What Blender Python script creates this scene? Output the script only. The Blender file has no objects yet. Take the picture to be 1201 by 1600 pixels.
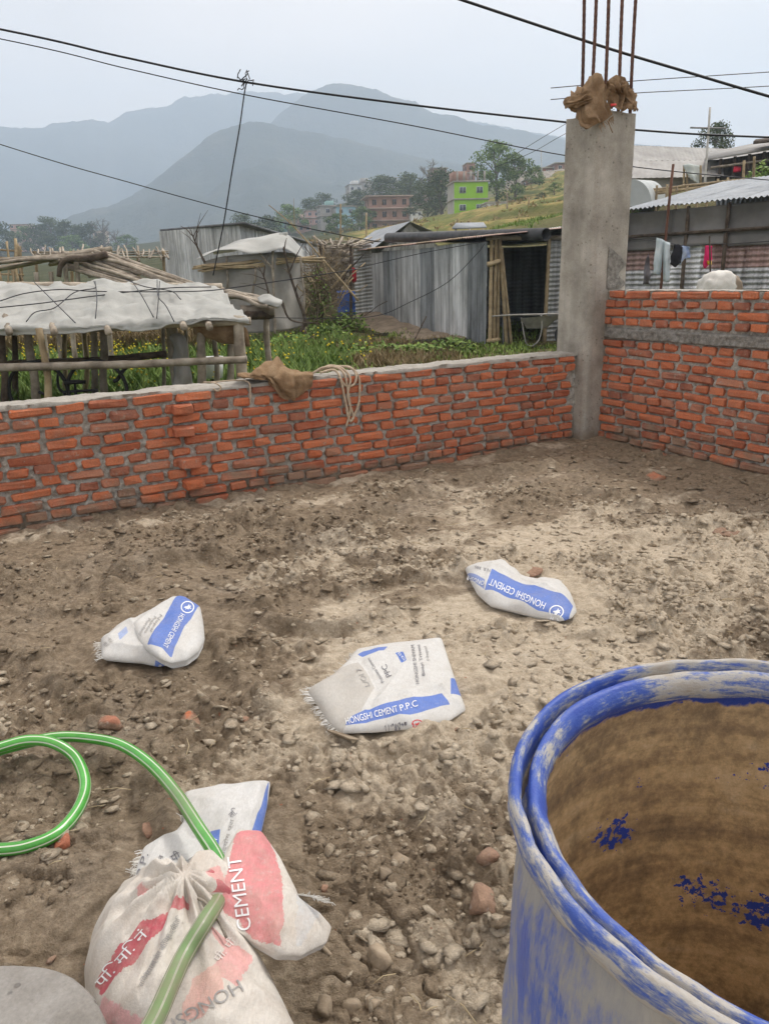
import bpy, bmesh, math, random
import numpy as np
from mathutils import Vector, Matrix
random.seed(7)
rng = np.random.default_rng(7)
sc = bpy.context.scene
col = sc.collection

# ------------------------------------------------------------------ camera
FPX, PITCH, ROLL, EYE = 1180.0, math.radians(17.4), math.radians(1.63), 1.4
IW, IH = 1201.0, 1600.0
cF = np.array([0, math.cos(PITCH), -math.sin(PITCH)])
cU0 = np.array([0, math.sin(PITCH), math.cos(PITCH)])
cR0 = np.array([1.0, 0, 0])
cR = math.cos(ROLL) * cR0 - math.sin(ROLL) * cU0
cU = math.sin(ROLL) * cR0 + math.cos(ROLL) * cU0
EYEP = np.array([0, 0, EYE])
cam = bpy.data.cameras.new('camera')
camo = bpy.data.objects.new('camera', cam)
col.objects.link(camo)
camo.matrix_world = Matrix(((cR[0], cU[0], -cF[0], 0), (cR[1], cU[1], -cF[1], 0),
                            (cR[2], cU[2], -cF[2], EYE), (0, 0, 0, 1)))
cam.sensor_fit = 'HORIZONTAL'
cam.sensor_width = 36
cam.lens = 36 * FPX / IW
cam.clip_start = 0.02
cam.clip_end = 9000
sc.camera = camo

# ------------------------------------------------------------------ sky and sun (bright overcast, hazy)
SUN_EL, SUN_AZ = math.radians(56), math.radians(48)       # azimuth clockwise from +Y: ahead of the viewer, to the right
world = bpy.data.worlds.new('World')
sc.world = world
world.use_nodes = True
wt = world.node_tree
wt.nodes.clear()
wo = wt.nodes.new('ShaderNodeOutputWorld')
wb = wt.nodes.new('ShaderNodeBackground')
sky = wt.nodes.new('ShaderNodeTexSky')
sky.sky_type = 'NISHITA'
sky.sun_disc = False
sky.sun_elevation = SUN_EL
sky.sun_rotation = SUN_AZ
sky.air_density = 1.0
sky.dust_density = 4.0
sky.ozone_density = 1.0
wtc = wt.nodes.new('ShaderNodeTexCoord')
wmap = wt.nodes.new('ShaderNodeMapping')
wmap.inputs['Scale'].default_value = (1.0, 1.0, 2.6)
wn = wt.nodes.new('ShaderNodeTexNoise')
wn.inputs['Scale'].default_value = 2.2
wn.inputs['Detail'].default_value = 4
wn.inputs['Roughness'].default_value = 0.5
wr = wt.nodes.new('ShaderNodeValToRGB')
wr.color_ramp.elements[0].position = 0.34
wr.color_ramp.elements[0].color = (6.05, 5.15, 4.45, 1)
wr.color_ramp.elements[1].position = 0.68
wr.color_ramp.elements[1].color = (7.95, 6.65, 5.65, 1)
wm = wt.nodes.new('ShaderNodeMix')
wm.data_type = 'RGBA'
wm.inputs[0].default_value = 0.93                           # cloud deck over the blue
wt.links.new(wtc.outputs['Generated'], wmap.inputs[0])
wt.links.new(wmap.outputs[0], wn.inputs['Vector'])
wt.links.new(wn.outputs['Fac'], wr.inputs[0])
wt.links.new(sky.outputs[0], wm.inputs[6])
wt.links.new(wr.outputs[0], wm.inputs[7])
wt.links.new(wm.outputs[2], wb.inputs[0])
wb.inputs[1].default_value = 0.095
wt.links.new(wb.outputs[0], wo.inputs[0])
sd = bpy.data.lights.new('sun', 'SUN')
sd.energy = 1.5
sd.angle = math.radians(12)
sd.color = (1.0, 0.965, 0.91)
so = bpy.data.objects.new('sun', sd)
col.objects.link(so)
sdir = Vector((math.sin(SUN_AZ) * math.cos(SUN_EL), math.cos(SUN_AZ) * math.cos(SUN_EL), math.sin(SUN_EL)))
so.rotation_euler = sdir.to_track_quat('Z', 'Y').to_euler()
so.location = (0, 0, 40)

sc.view_settings.view_transform = 'Standard'
sc.view_settings.look = 'None'
sc.view_settings.exposure = 1.25
sc.view_settings.gamma = 1.0
sc.view_settings.use_curve_mapping = False
sc.render.engine = 'CYCLES'
cy = sc.cycles
cy.use_denoising = True
cy.use_adaptive_sampling = True
cy.adaptive_threshold = 0.02
cy.max_bounces = 6
cy.diffuse_bounces = 3
cy.glossy_bounces = 3
cy.transmission_bounces = 4
cy.transparent_max_bounces = 8
cy.volume_bounces = 2
sc.render.film_transparent = False

# ------------------------------------------------------------------ pixel <-> place helpers (used only to read positions off the photo)
def ray(u, v):
    return cF * FPX + cR * (u - 600.5) - cU * (v - 800.0)
def gz(u, v, z=0.0):
    d = ray(u, v); return EYEP + d * ((z - EYE) / d[2])
def px(u, v, D):
    d = ray(u, v); return EYEP + d * (D / d[1])
def lerp(a, b, t): return np.asarray(a, float) * (1 - t) + np.asarray(b, float) * t

# ------------------------------------------------------------------ noise (numpy)
_perm = np.random.default_rng(3).permutation(256)
_perm = np.concatenate([_perm, _perm, _perm])
_g = np.random.default_rng(4).normal(size=(256, 3)); _g /= np.linalg.norm(_g, axis=1)[:, None]
def pnoise(x, y, z=None):
    x = np.asarray(x, float); y = np.asarray(y, float)
    z = np.zeros_like(x) + 0.37 if z is None else np.asarray(z, float)
    xi, yi, zi = np.floor(x), np.floor(y), np.floor(z)
    fx, fy, fz = x - xi, y - yi, z - zi
    xi = xi.astype(np.int64) & 255; yi = yi.astype(np.int64) & 255; zi = zi.astype(np.int64) & 255
    f = lambda t: t * t * t * (t * (t * 6 - 15) + 10)
    u, v, w = f(fx), f(fy), f(fz)
    def gr(i, j, k):
        h = _perm[_perm[_perm[xi + i] + yi + j] + zi + k]
        g = _g[h]
        return g[..., 0] * (fx - i) + g[..., 1] * (fy - j) + g[..., 2] * (fz - k)
    l = lambda a, b, t: a + (b - a) * t
    return l(l(l(gr(0,0,0), gr(1,0,0), u), l(gr(0,1,0), gr(1,1,0), u), v),
             l(l(gr(0,0,1), gr(1,0,1), u), l(gr(0,1,1), gr(1,1,1), u), v), w) * 1.6
def fbm(x, y, sc_=1.0, octv=4, z=None, gain=0.5, lac=2.03):
    s = 0; a = 1.0; x = np.asarray(x, float) * sc_; y = np.asarray(y, float) * sc_
    zz = None if z is None else np.asarray(z, float) * sc_
    for i in range(octv):
        s = s + a * pnoise(x + 17.3 * i, y - 9.1 * i, None if zz is None else zz + 5.7 * i)
        x = x * lac; y = y * lac; a *= gain
        if zz is not None: zz = zz * lac
    return s
def worley(x, y, sc_):
    x = np.asarray(x) * sc_; y = np.asarray(y) * sc_
    xi = np.floor(x).astype(np.int64); yi = np.floor(y).astype(np.int64)
    d1 = np.full(x.shape, 9.0); d2 = np.full(x.shape, 9.0); idc = np.zeros(x.shape, np.int64)
    for i in (-1, 0, 1):
        for j in (-1, 0, 1):
            h = _perm[_perm[(xi + i) & 255] + ((yi + j) & 255)]
            qx = xi + i + 0.1 + 0.8 * (_g[h, 0] * .5 + .5); qy = yi + j + 0.1 + 0.8 * (_g[h, 1] * .5 + .5)
            d = np.hypot(x - qx, y - qy)
            n = d < d1
            d2 = np.where(n, d1, np.minimum(d2, d)); idc = np.where(n, h, idc); d1 = np.where(n, d, d1)
    return d1, d2, idc
def sstep(a, b, x):
    t = np.clip((np.asarray(x, float) - a) / (b - a), 0, 1); return t * t * (3 - 2 * t)

# ------------------------------------------------------------------ mesh builder and scene tree
class MB:
    def __init__(s): s.v = []; s.f = []; s.n = 0; s.at = {}
    def add(s, v, f):
        v = np.asarray(v, float).reshape(-1, 3)
        s.v.append(v); k = s.n
        s.f.extend([tuple(int(i) + k for i in q) for q in f]); s.n += len(v)
        return s
    def grid(s, P, closeu=False, flip=False):
        P = np.asarray(P, float); m, n = P.shape[:2]
        f = []
        for i in range(m - 1):
            for j in range(n if closeu else n - 1):
                a = i * n + j; b = i * n + (j + 1) % n; c = (i + 1) * n + (j + 1) % n; d = (i + 1) * n + j
                f.append((a, d, c, b) if flip else (a, b, c, d))
        return s.add(P.reshape(-1, 3), f)
    def box(s, c, size, rz=0.0, axes=None):
        h = np.asarray(size, float) / 2
        if axes is None:
            ca, sa = math.cos(rz), math.sin(rz); axes = np.array([[ca, sa, 0], [-sa, ca, 0], [0, 0, 1.0]])
        axes = np.asarray(axes, float); c = np.asarray(c, float)
        v = [c + axes[0] * h[0] * i + axes[1] * h[1] * j + axes[2] * h[2] * k for k in (-1, 1) for j in (-1, 1) for i in (-1, 1)]
        return s.add(v, [(0, 2, 3, 1), (4, 5, 7, 6), (0, 1, 5, 4), (2, 6, 7, 3), (0, 4, 6, 2), (1, 3, 7, 5)])
    def bar(s, a, b, w, h=None):
        a = np.asarray(a, float); b = np.asarray(b, float); d = b - a; L = np.linalg.norm(d); x = d / L
        up = np.array([0, 0, 1.0]) if abs(x[2]) < .95 else np.array([0, 1.0, 0])
        y = np.cross(up, x); y /= np.linalg.norm(y); z = np.cross(x, y)
        return s.box((a + b) / 2, (L, w, h or w), axes=[x, y, z])
    def tube(s, P, r, n=8, cap=True, rnoise=0.0):
        P = np.asarray(P, float); m = len(P); r = np.broadcast_to(np.asarray(r, float), (m,))
        T = np.gradient(P, axis=0); T /= np.linalg.norm(T, axis=1)[:, None] + 1e-12
        up = np.array([0, 0, 1.0]) if abs(T[0, 2]) < .9 else np.array([1.0, 0, 0])
        X = np.cross(up, T[0]); X /= np.linalg.norm(X)
        R = []
        a = np.arange(n) / n * 2 * math.pi
        for i in range(m):
            X = X - T[i] * (X @ T[i]); X /= np.linalg.norm(X); Y = np.cross(T[i], X)
            rr = r[i] * (1 + rnoise * rng.normal(size=n)) if rnoise else np.full(n, r[i])
            R.append(P[i] + (np.cos(a) * rr)[:, None] * X + (np.sin(a) * rr)[:, None] * Y)
        k = s.n
        s.grid(np.array(R), closeu=True)
        if cap:
            s.f.append(tuple(k + i for i in reversed(range(n)))); s.f.append(tuple(k + (m - 1) * n + i for i in range(n)))
        return s
    def lathe(s, prof, c, n=48):
        a = np.arange(n) / n * 2 * math.pi
        P = np.array([[(c[0] + r * math.cos(t), c[1] + r * math.sin(t), z) for t in a] for r, z in prof])
        return s.grid(P, closeu=True)
    def attr(s, name, vals): s.at[name] = vals; return s
    def mesh(s, name, origin=(0, 0, 0), smooth=False):
        V = np.concatenate(s.v) - np.asarray(origin, float)
        me = bpy.data.meshes.new(name)
        nf = len(s.f)
        cnt = np.fromiter((len(q) for q in s.f), np.int32, nf)
        idx = np.fromiter((i for q in s.f for i in q), np.int32, int(cnt.sum()))
        return raw_mesh(me, V, cnt, idx, smooth, s.at)
    def build(s, name, mat, parent=None, smooth=False, local=False):
        o0 = np.zeros(3) if (parent is None or local) else root_loc(parent)
        me = s.mesh(name, o0, smooth)
        me.materials.append(mat)
        return link(name, me, parent)
def raw_mesh(me, V, cnt, idx, smooth=False, at=None):
    me.vertices.add(len(V)); me.vertices.foreach_set('co', np.asarray(V, np.float32).ravel())
    me.loops.add(len(idx)); me.loops.foreach_set('vertex_index', np.asarray(idx, np.int32))
    me.polygons.add(len(cnt))
    st = np.zeros(len(cnt), np.int32); st[1:] = np.cumsum(cnt)[:-1]
    me.polygons.foreach_set('loop_start', st)
    if smooth: me.polygons.foreach_set('use_smooth', np.ones(len(cnt), bool))
    for k, vals in (at or {}).items():
        vals = np.asarray(vals, np.float32)
        if vals.ndim == 1:
            a = me.attributes.new(k, 'FLOAT', 'POINT'); a.data.foreach_set('value', vals)
        else:
            a = me.attributes.new(k, 'FLOAT_COLOR', 'POINT')
            if vals.shape[1] == 3: vals = np.c_[vals, np.ones(len(vals), np.float32)]
            a.data.foreach_set('color', vals.ravel())
    me.update(calc_edges=True)
    me.validate()
    return me
def grid_faces(m, n, keep=None):
    i, j = np.meshgrid(np.arange(m - 1), np.arange(n - 1), indexing='ij')
    a = (i * n + j).ravel()
    q = np.stack([a, a + 1, a + n + 1, a + n], 1)
    if keep is not None: q = q[keep[q].all(1)]
    return q
LOC = {}
def root_loc(o):
    while o.parent is not None: o = o.parent
    return LOC.get(o.name, np.zeros(3))
def link(name, me, parent=None):
    o = bpy.data.objects.new(name, me); col.objects.link(o)
    if parent is not None: o.parent = parent
    return o
def tag(o, label=None, cat=None, group=None, kind=None):
    if label: o['label'] = label
    if cat: o['category'] = cat
    if group: o['group'] = group
    if kind: o['kind'] = kind
    return o
def thing(name, label, cat, loc=(0, 0, 0), group=None):
    o = bpy.data.objects.new(name, None); col.objects.link(o)
    o.empty_display_size = 0.1
    o.location = [float(q) for q in loc]; LOC[o.name] = np.asarray(loc, float)
    return tag(o, label, cat, group)
def clone(o, parent=None):
    c = o.copy(); col.objects.link(c); c.parent = parent
    for ch in o.children: clone(ch, c)
    return c
def crom(P, n):
    """smooth curve through points, n samples per span"""
    P = np.asarray(P, float); Q = np.vstack([2 * P[0] - P[1], P, 2 * P[-1] - P[-2]]); out = []
    for i in range(1, len(Q) - 2):
        for t in np.arange(n) / n:
            out.append(.5 * (2 * Q[i] + (Q[i+1] - Q[i-1]) * t + (2*Q[i-1] - 5*Q[i] + 4*Q[i+1] - Q[i+2]) * t*t + (3*Q[i] - Q[i-1] - 3*Q[i+1] + Q[i+2]) * t**3))
    out.append(P[-1]); return np.array(out)
def patch(ctrl, nu=6, nv=6, amp=0.0, nsc=8.0, seed=0.0, thick=0.0, folds=None):
    """smooth surface through a grid of control points, wrinkled along its normal; returns the MB"""
    C = np.asarray(ctrl, float)
    A = np.array([crom(r, nv) for r in C])
    S = np.array([crom(A[:, j], nu) for j in range(A.shape[1])]).transpose(1, 0, 2)
    du = np.gradient(S, axis=0); dv = np.gradient(S, axis=1)
    N = np.cross(dv, du); N /= np.linalg.norm(N, axis=2)[..., None] + 1e-9
    if amp:
        w = fbm(S[..., 0] + seed, S[..., 1] - seed, nsc, 4, S[..., 2])
        w2 = 1 - np.abs(pnoise(S[..., 0] * nsc * .7 + seed, S[..., 1] * nsc * .7, S[..., 2] * nsc * .7)) * 2
        S = S + N * (amp * (w * .6 + w2 * .5))[..., None]
    if folds:
        cnt, fa, axis = folds
        m, n = S.shape[:2]; U, V_ = np.meshgrid(np.linspace(0, 1, m), np.linspace(0, 1, n), indexing='ij')
        p, q = (U, V_) if axis == 0 else (V_, U)
        ph = p * cnt + .9 * fbm(p * 2.5 + seed, q * 1.6, 1, 2) + .5 * q
        S = S + N * (fa * (1 - 2 * np.abs(2 * (ph % 1) - 1) ** .8) * (.5 + .5 * fbm(p * 3, q * 3 + seed, 1, 2)))[..., None]
    mb = MB()
    if thick:
        T = S - N * thick
        m, n = S.shape[:2]
        mb.grid(S); mb.grid(T, flip=True)
        idx = lambda i, j, k: k * m * n + i * n + j
        for i in range(m - 1):
            mb.f.append((idx(i, 0, 0), idx(i + 1, 0, 0), idx(i + 1, 0, 1), idx(i, 0, 1)))
            mb.f.append((idx(i, n-1, 0), idx(i, n-1, 1), idx(i + 1, n-1, 1), idx(i + 1, n-1, 0)))
        for j in range(n - 1):
            mb.f.append((idx(0, j, 0), idx(0, j, 1), idx(0, j + 1, 1), idx(0, j + 1, 0)))
            mb.f.append((idx(m-1, j, 0), idx(m-1, j + 1, 0), idx(m-1, j + 1, 1), idx(m-1, j, 1)))
    else: mb.grid(S)
    mb.S = S
    return mb

# ------------------------------------------------------------------ procedural materials
class NT:
    def __init__(s, name):
        s.m = bpy.data.materials.new(name); s.m.use_nodes = True; s.t = s.m.node_tree
        s.b = s.t.nodes['Principled BSDF']; s.out = s.t.nodes['Material Output']
        s.pos = s.new('ShaderNodeNewGeometry').outputs['Position']
    def new(s, k, **kw):
        n = s.t.nodes.new(k)
        for a, b in kw.items(): setattr(n, a, b)
        return n
    def l(s, a, b): s.t.links.new(a, b)
    def vec(s, scale=(1, 1, 1), src=None, rand=False):
        n = s.new('ShaderNodeMapping'); n.inputs['Scale'].default_value = scale
        s.l(src or s.pos, n.inputs[0])
        return n.outputs[0]
    def noise(s, scale, detail=4, rough=.55, stretch=None, src=None, dist=0.0):
        n = s.new('ShaderNodeTexNoise'); n.inputs['Scale'].default_value = scale
        n.inputs['Detail'].default_value = detail; n.inputs['Roughness'].default_value = rough; n.inputs['Distortion'].default_value = dist
        s.l(s.vec(stretch or (1, 1, 1), src), n.inputs['Vector'])
        return n.outputs['Fac']
    def ramp(s, fac, stops, interp='LINEAR'):
        n = s.new('ShaderNodeValToRGB'); e = n.color_ramp.elements; n.color_ramp.interpolation = interp
        while len(e) < len(stops): e.new(0.5)
        for q, (p, c) in zip(e, stops):
            q.position = p; q.color = (c, c, c, 1) if isinstance(c, (int, float)) else (*c, 1)
        s.l(fac, n.inputs[0]); return n.outputs[0]
    def mix(s, fac, a, b, mode='MIX'):
        n = s.new('ShaderNodeMix', data_type='RGBA', blend_type=mode)
        for k, q in ((0, fac), (6, a), (7, b)):
            if hasattr(q, 'default_value') or hasattr(q, 'links'): s.l(q, n.inputs[k])
            elif k == 0: n.inputs[0].default_value = q
            else: n.inputs[k].default_value = (*q, 1) if not isinstance(q, (int, float)) else (q, q, q, 1)
        return n.outputs[2]
    def math(s, op, a, b=0.0):
        n = s.new('ShaderNodeMath', operation=op)
        for k, q in ((0, a), (1, b)):
            if isinstance(q, (int, float)): n.inputs[k].default_value = q
            else: s.l(q, n.inputs[k])
        return n.outputs[0]
    def attr(s, name, colr=False):
        n = s.new('ShaderNodeAttribute', attribute_name=name); return n.outputs['Color' if colr else 'Fac']
    def rand(s): return s.new('ShaderNodeObjectInfo').outputs['Random']
    def bump(s, h, strength=.3, dist=.01):
        n = s.new('ShaderNodeBump'); n.inputs['Strength'].default_value = strength; n.inputs['Distance'].default_value = dist
        s.l(h, n.inputs['Height']); s.l(n.outputs[0], s.b.inputs['Normal']); return n
    def done(s, c, rough=.8, metal=0.0, spec=.3):
        if isinstance(c, tuple): s.b.inputs['Base Color'].default_value = (*c, 1)
        else: s.l(c, s.b.inputs['Base Color'])
        if isinstance(rough, (int, float)): s.b.inputs['Roughness'].default_value = rough
        else: s.l(rough, s.b.inputs['Roughness'])
        s.b.inputs['Metallic'].default_value = metal
        s.b.inputs['Specular IOR Level'].default_value = spec
        return s.m
def simple(name, c1, c2, scale=6, rough=.8, metal=0., bump=.3, bdist=.01, bscale=None, stretch=None, rv=.25, spec=.3, lo=.35, hi=.65, detail=5):
    n = NT(name)
    f = n.noise(scale, detail, .6, stretch)
    c = n.ramp(f, [(lo, c1), (hi, c2)])
    if rv:
        c = n.mix(1.0, c, n.ramp(n.rand(), [(0, 1 - rv), (1, 1 + rv * .6)]), 'MULTIPLY')
    if bump: n.bump(n.noise(bscale or scale * 4, 5, .65, stretch), bump, bdist)
    return n.done(c, rough, metal, spec)
# ================================================================== the yard: frame of the two brick walls
FX, FY = 1.69, 6.24                       # front edge of the concrete column, on the ground
La = np.array([0.877, 0.480, 0.0]); La /= np.linalg.norm(La)     # along the low wall, to the right
Nb = np.array([La[1], -La[0], 0.0])                               # towards the viewer, along the tall wall
WANG = math.atan2(La[1], La[0])
def W(a, b, z=0.0): return np.array([FX, FY, 0]) + La * a + Nb * b + np.array([0, 0, z])
def ab(x, y): return (x - FX) * La[0] + (y - FY) * La[1], (x - FX) * Nb[0] + (y - FY) * Nb[1]
HL, HR = 0.753, 1.246
FACE_L, FACE_R = -0.11, 0.17               # face of low wall (b), face of tall wall (a)

# ------------------------------------------------------------------ soil relief
RIDGES = [([(395,968),(430,985),(500,990),(570,978),(625,960)], .034, .030),
          ([(440,905),(520,922),(620,912),(740,890),(800,870)], .030, .045),
          ([(340,868),(430,858),(520,838),(600,800)], .045, .060),
          ([(360,815),(450,818),(560,790),(660,760)], .034, .045),
          ([(150,900),(230,880),(330,872)], .036, .060),
          ([(30,930),(110,905),(190,930)], .036, .050),
          ([(640,770),(760,735),(860,730)], .036, .060),
          ([(760,800),(900,770),(1010,790)], .032, .055),
          ([(960,850),(1060,815),(1190,820)], .034, .060),
          ([(0,1010),(60,1040),(130,1090)], .036, .060),
          ([(340,1000),(370,1050),(420,1090)], .026, .045),
          ([(180,1240),(240,1210),(270,1290)], .028, .05),
          ([(700,1360),(760,1330),(780,1450)], .035, .06),
          ([(600,1100),(700,1180),(760,1170)], .016, .06),
          ([(560,1330),(640,1390),(700,1470)], .022, .05)]
DIPS = [((490, 955), .26, .12, .030), ((560, 935), .2, .06, .016), ((140, 1240), .28, .16, .035), ((330, 920), .25, .10, .03),
        ((560, 1500), .22, .12, .03), ((90, 880), .3, .12, .03), ((620, 850), .35, .08, .025), ((430, 800), .3, .07, .03),
        ((850, 760), .3, .08, .03), ((1050, 780), .25, .08, .025), ((230, 840), .22, .08, .03)]
_rl = np.random.default_rng(77); LIPS = []
for _k in range(95):
    # scraped lips of mud, mostly running along the low wall
    if _k < 62: _u, _v = _rl.uniform(-60, 1230), _rl.uniform(715, 1010)
    else: _u, _v = _rl.uniform(-60, 800), _rl.uniform(1000, 1590)
    _c = gz(_u, _v)[:2]; _a = WANG * _rl.uniform(-.3, 1.3) + _rl.normal(0, .35); _L = _rl.uniform(.10, .38) * (1.3 if _k < 62 else .6)
    _d = np.array([math.cos(_a), math.sin(_a)]); _n = np.array([-_d[1], _d[0]]); _b = _rl.normal(0, .22) * _L
    LIPS.append((np.array([_c - _d * _L / 2, _c - _d * _L / 6 + _n * _b, _c + _d * _L / 6 + _n * _b, _c + _d * _L / 2]), _rl.uniform(.022, .055) * (1 if _k < 62 else .55), _rl.uniform(.04, .13)))
for _P, _h in (([(395, 966), (440, 988), (520, 990), (600, 968), (640, 955)], .05), ([(440, 905), (540, 925), (660, 908), (800, 868)], .045), ([(330, 870), (430, 862), (540, 835), (610, 800)], .055), ([(150, 905), (240, 884), (330, 872)], .045), ([(700, 800), (850, 775), (1010, 792)], .04)):
    LIPS.append((np.array([gz(u, v)[:2] for u, v in _P]), _h, .12))
def seg_dist(x, y, P):
    d = np.full(x.shape, 9.0)
    for p, q in zip(P[:-1], P[1:]):
        e = q - p; t = np.clip(((x - p[0]) * e[0] + (y - p[1]) * e[1]) / (e @ e), 0, 1)
        d = np.minimum(d, np.hypot(x - p[0] - t * e[0], y - p[1] - t * e[1]))
    return d
def wetness(x, y):
    a, b = ab(x, y)
    w = .52 + .38 * fbm(x, y, .9, 3) + .55 * fbm(a * 1.3 + 4, b * 3.6, 1.0, 3) * sstep(1.6, 3.0, np.hypot(x, y)) + .3 * fbm(x * 2.2, y * 3.4, 1.0, 2) * sstep(2.6, 1.4, np.hypot(x, y))
    w = w + .62 * np.exp(-((x + 1.2) ** 2 / 1.5 + (y - 3.2) ** 2 / 1.0)) + .45 * np.exp(-((b - .45) / .55) ** 2) * sstep(.5, -1.5, a)
    w = w + .30 * np.exp(-((x + .4) ** 2 / .3 + (y - 1.5) ** 2 / .14)) + .30 * np.exp(-((x - 2.0) ** 2 / .5 + (y - 4.9) ** 2 / .5))
    w = w + .25 * np.exp(-((a - .3) / .7) ** 2) * sstep(2.5, 0, b) - .06 + .42 * np.exp(-((x + .05) ** 2 / .22 + (y - 1.35) ** 2 / .12)) + .22 * np.exp(-((x + 1.2) ** 2 / .9 + (y - 1.7) ** 2 / .5))
    w = w - .62 * np.exp(-((x - .35) ** 2 / .55 + (y - 2.5) ** 2 / .7)) - .5 * np.exp(-((x - 1.3) ** 2 / .5 + (y - 3.4) ** 2 / .5))
    return np.clip(w, 0, 1)
FLAT = [((240, 995), .34, .30), ((605, 1078), .37, .30), ((812, 928), .36, .30), ((318, 1312), .24, .26), ((290, 1480), .32, .34), ((40, 1560), .24, .22)]
def covered(x, y):
    k = np.zeros_like(x)
    for (u, v), rx, ry in FLAT:
        c = gz(u, v); k = np.maximum(k, np.exp(-(((x - c[0]) / rx) ** 2 + ((y - c[1]) / ry) ** 2) ** 3))
    return k
def soil(x, y, fine=True):
    x = np.asarray(x, float); y = np.asarray(y, float)
    a, b = ab(x, y)
    wx = x + .03 * fbm(x, y, 6, 2); wy = y + .03 * fbm(x + 5, y, 6, 2)
    h = .026 * fbm(x, y, .8, 2) + .014 * fbm(x, y, 3.1, 2)
    for P, hh, wd in RIDGES:
        Q = np.array([gz(u, v)[:2] for u, v in P])
        d = seg_dist(wx, wy, Q)
        hh = hh * 1.45
        h = h + hh * np.exp(-(d / wd) ** 2) * (.75 + .5 * pnoise(x * 9, y * 9)) - hh * .4 * np.exp(-((d - wd * 1.9) / (wd * .9)) ** 2)
    for Q, hh, wd in LIPS:
        lo, hi = Q.min(0) - .3, Q.max(0) + .3
        m = (x > lo[0]) & (x < hi[0]) & (y > lo[1]) & (y < hi[1])
        if not m.any(): continue
        px_, py_ = wx[m], wy[m]; d = seg_dist(px_, py_, Q)
        e = Q[-1] - Q[0]; sgn = (px_ - Q[0, 0]) * -e[1] + (py_ - Q[0, 1]) * e[0]; sd_ = np.where(sgn > 0, d, -d)
        t = np.clip(((px_ - Q[0, 0]) * e[0] + (py_ - Q[0, 1]) * e[1]) / (e @ e), 0, 1); end = np.exp(-((d - np.abs(sgn) / np.linalg.norm(e)) / .03).clip(0, 9) ** 2)
        prof = sstep(-.010, .002, sd_) * np.exp(-np.clip(sd_, 0, 9) / wd) - .45 * np.exp(-((sd_ + .03) / .03) ** 2)
        h[m] += hh * prof * np.sin(np.pi * (.06 + .88 * t)) ** .5 * (.75 + .5 * pnoise(px_ * 7, py_ * 7)) * end
    smooth = np.zeros_like(x)
    for (u, v), rx, ry, dep in DIPS:
        c = gz(u, v); q = ((wx - c[0]) / rx) ** 2 + ((wy - c[1]) / ry) ** 2
        k = np.exp(-q * q); h = h - dep * k; smooth = np.maximum(smooth, k)
    h = h + .032 * np.exp(-np.abs(b + .09) / .22) * (.7 + .7 * pnoise(a * 2.3, b * 2)) * (b > -.4)
    h = h + .028 * np.exp(-np.abs(a - .17) / .22) * (.7 + .7 * pnoise(a * 2, b * 2.3))
    if fine:
        cov = covered(x, y); smooth = np.maximum(smooth, cov)
        rad = np.hypot(x, y)
        churn = sstep(-.18, .22, fbm(x + 9, y, 1.25, 3)) * (1 - .9 * smooth)
        rough = (1 - .8 * smooth) * (.25 + .85 * churn)
        bl = np.abs(pnoise(x * 7, y * 7)) * .6 + np.abs(pnoise(x * 15 + 3, y * 15)) * .55 + np.abs(pnoise(x * 33, y * 33 + 4)) * .4
        h = h + .044 * rough * (bl - .35)
        dry = 1 - wetness(x, y)
        vx = wx + .018 * fbm(x, y, 19, 2); vy = wy + .018 * fbm(x + 3, y, 19, 2)
        d1, d2, idc = worley(vx, vy, 8.0)
        plate = 1 - sstep(.0, .09, d2 - d1)
        flat = (1 - churn) * (1 - cov)
        h = h - .016 * plate * flat + .009 * ((idc % 16) / 8 - 1) * flat * sstep(.0, .2, d2 - d1)
        d1, d2, idc = worley(vx + 2, vy + 9, 21.0)
        h = h - .005 * (1 - sstep(.0, .15, d2 - d1)) * flat + .003 * ((idc % 16) / 8 - 1) * flat * sstep(.0, .3, d2 - d1)
        d1, d2, idc = worley(vx + 5, vy, 14.0)
        h = h + churn * (.6 + .4 * sstep(1.5, 2.6, rad)) * (.026 * (sstep(.0, .6, d2 - d1) - .45) + .022 * ((idc % 16) / 8 - 1) * sstep(.0, .4, d2 - d1))
        d1, d2, idc = worley(vx + 3, vy + 1, 32.0)
        h = h + rough * (.4 + .6 * sstep(6, 3.2, rad)) * (.55 + .45 * sstep(1.6, 2.8, rad)) * (.013 * (sstep(.0, .5, d2 - d1) - .5) + .011 * ((idc % 16) / 8 - 1) * sstep(.0, .4, d2 - d1))
        d1, d2, idc = worley(vx, vy + 7, 80.0)
        h = h + rough * sstep(3.4, 1.7, rad) * (.0042 * (sstep(.0, .5, d2 - d1) - .5) + .003 * ((idc % 16) / 8 - 1) * sstep(.0, .4, d2 - d1))
        h = h + .0025 * fbm(x, y, 60, 2) * (1 - .5 * smooth)
    return h - .012 * covered(x, y)
def ylevel(x, y): return float(soil(np.array([x]), np.array([y]))[0])

def in_yard(x, y, m=0.0):
    a, b = ab(x, y); return (b > -.23 - m) & (a < .29 + m)

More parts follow.
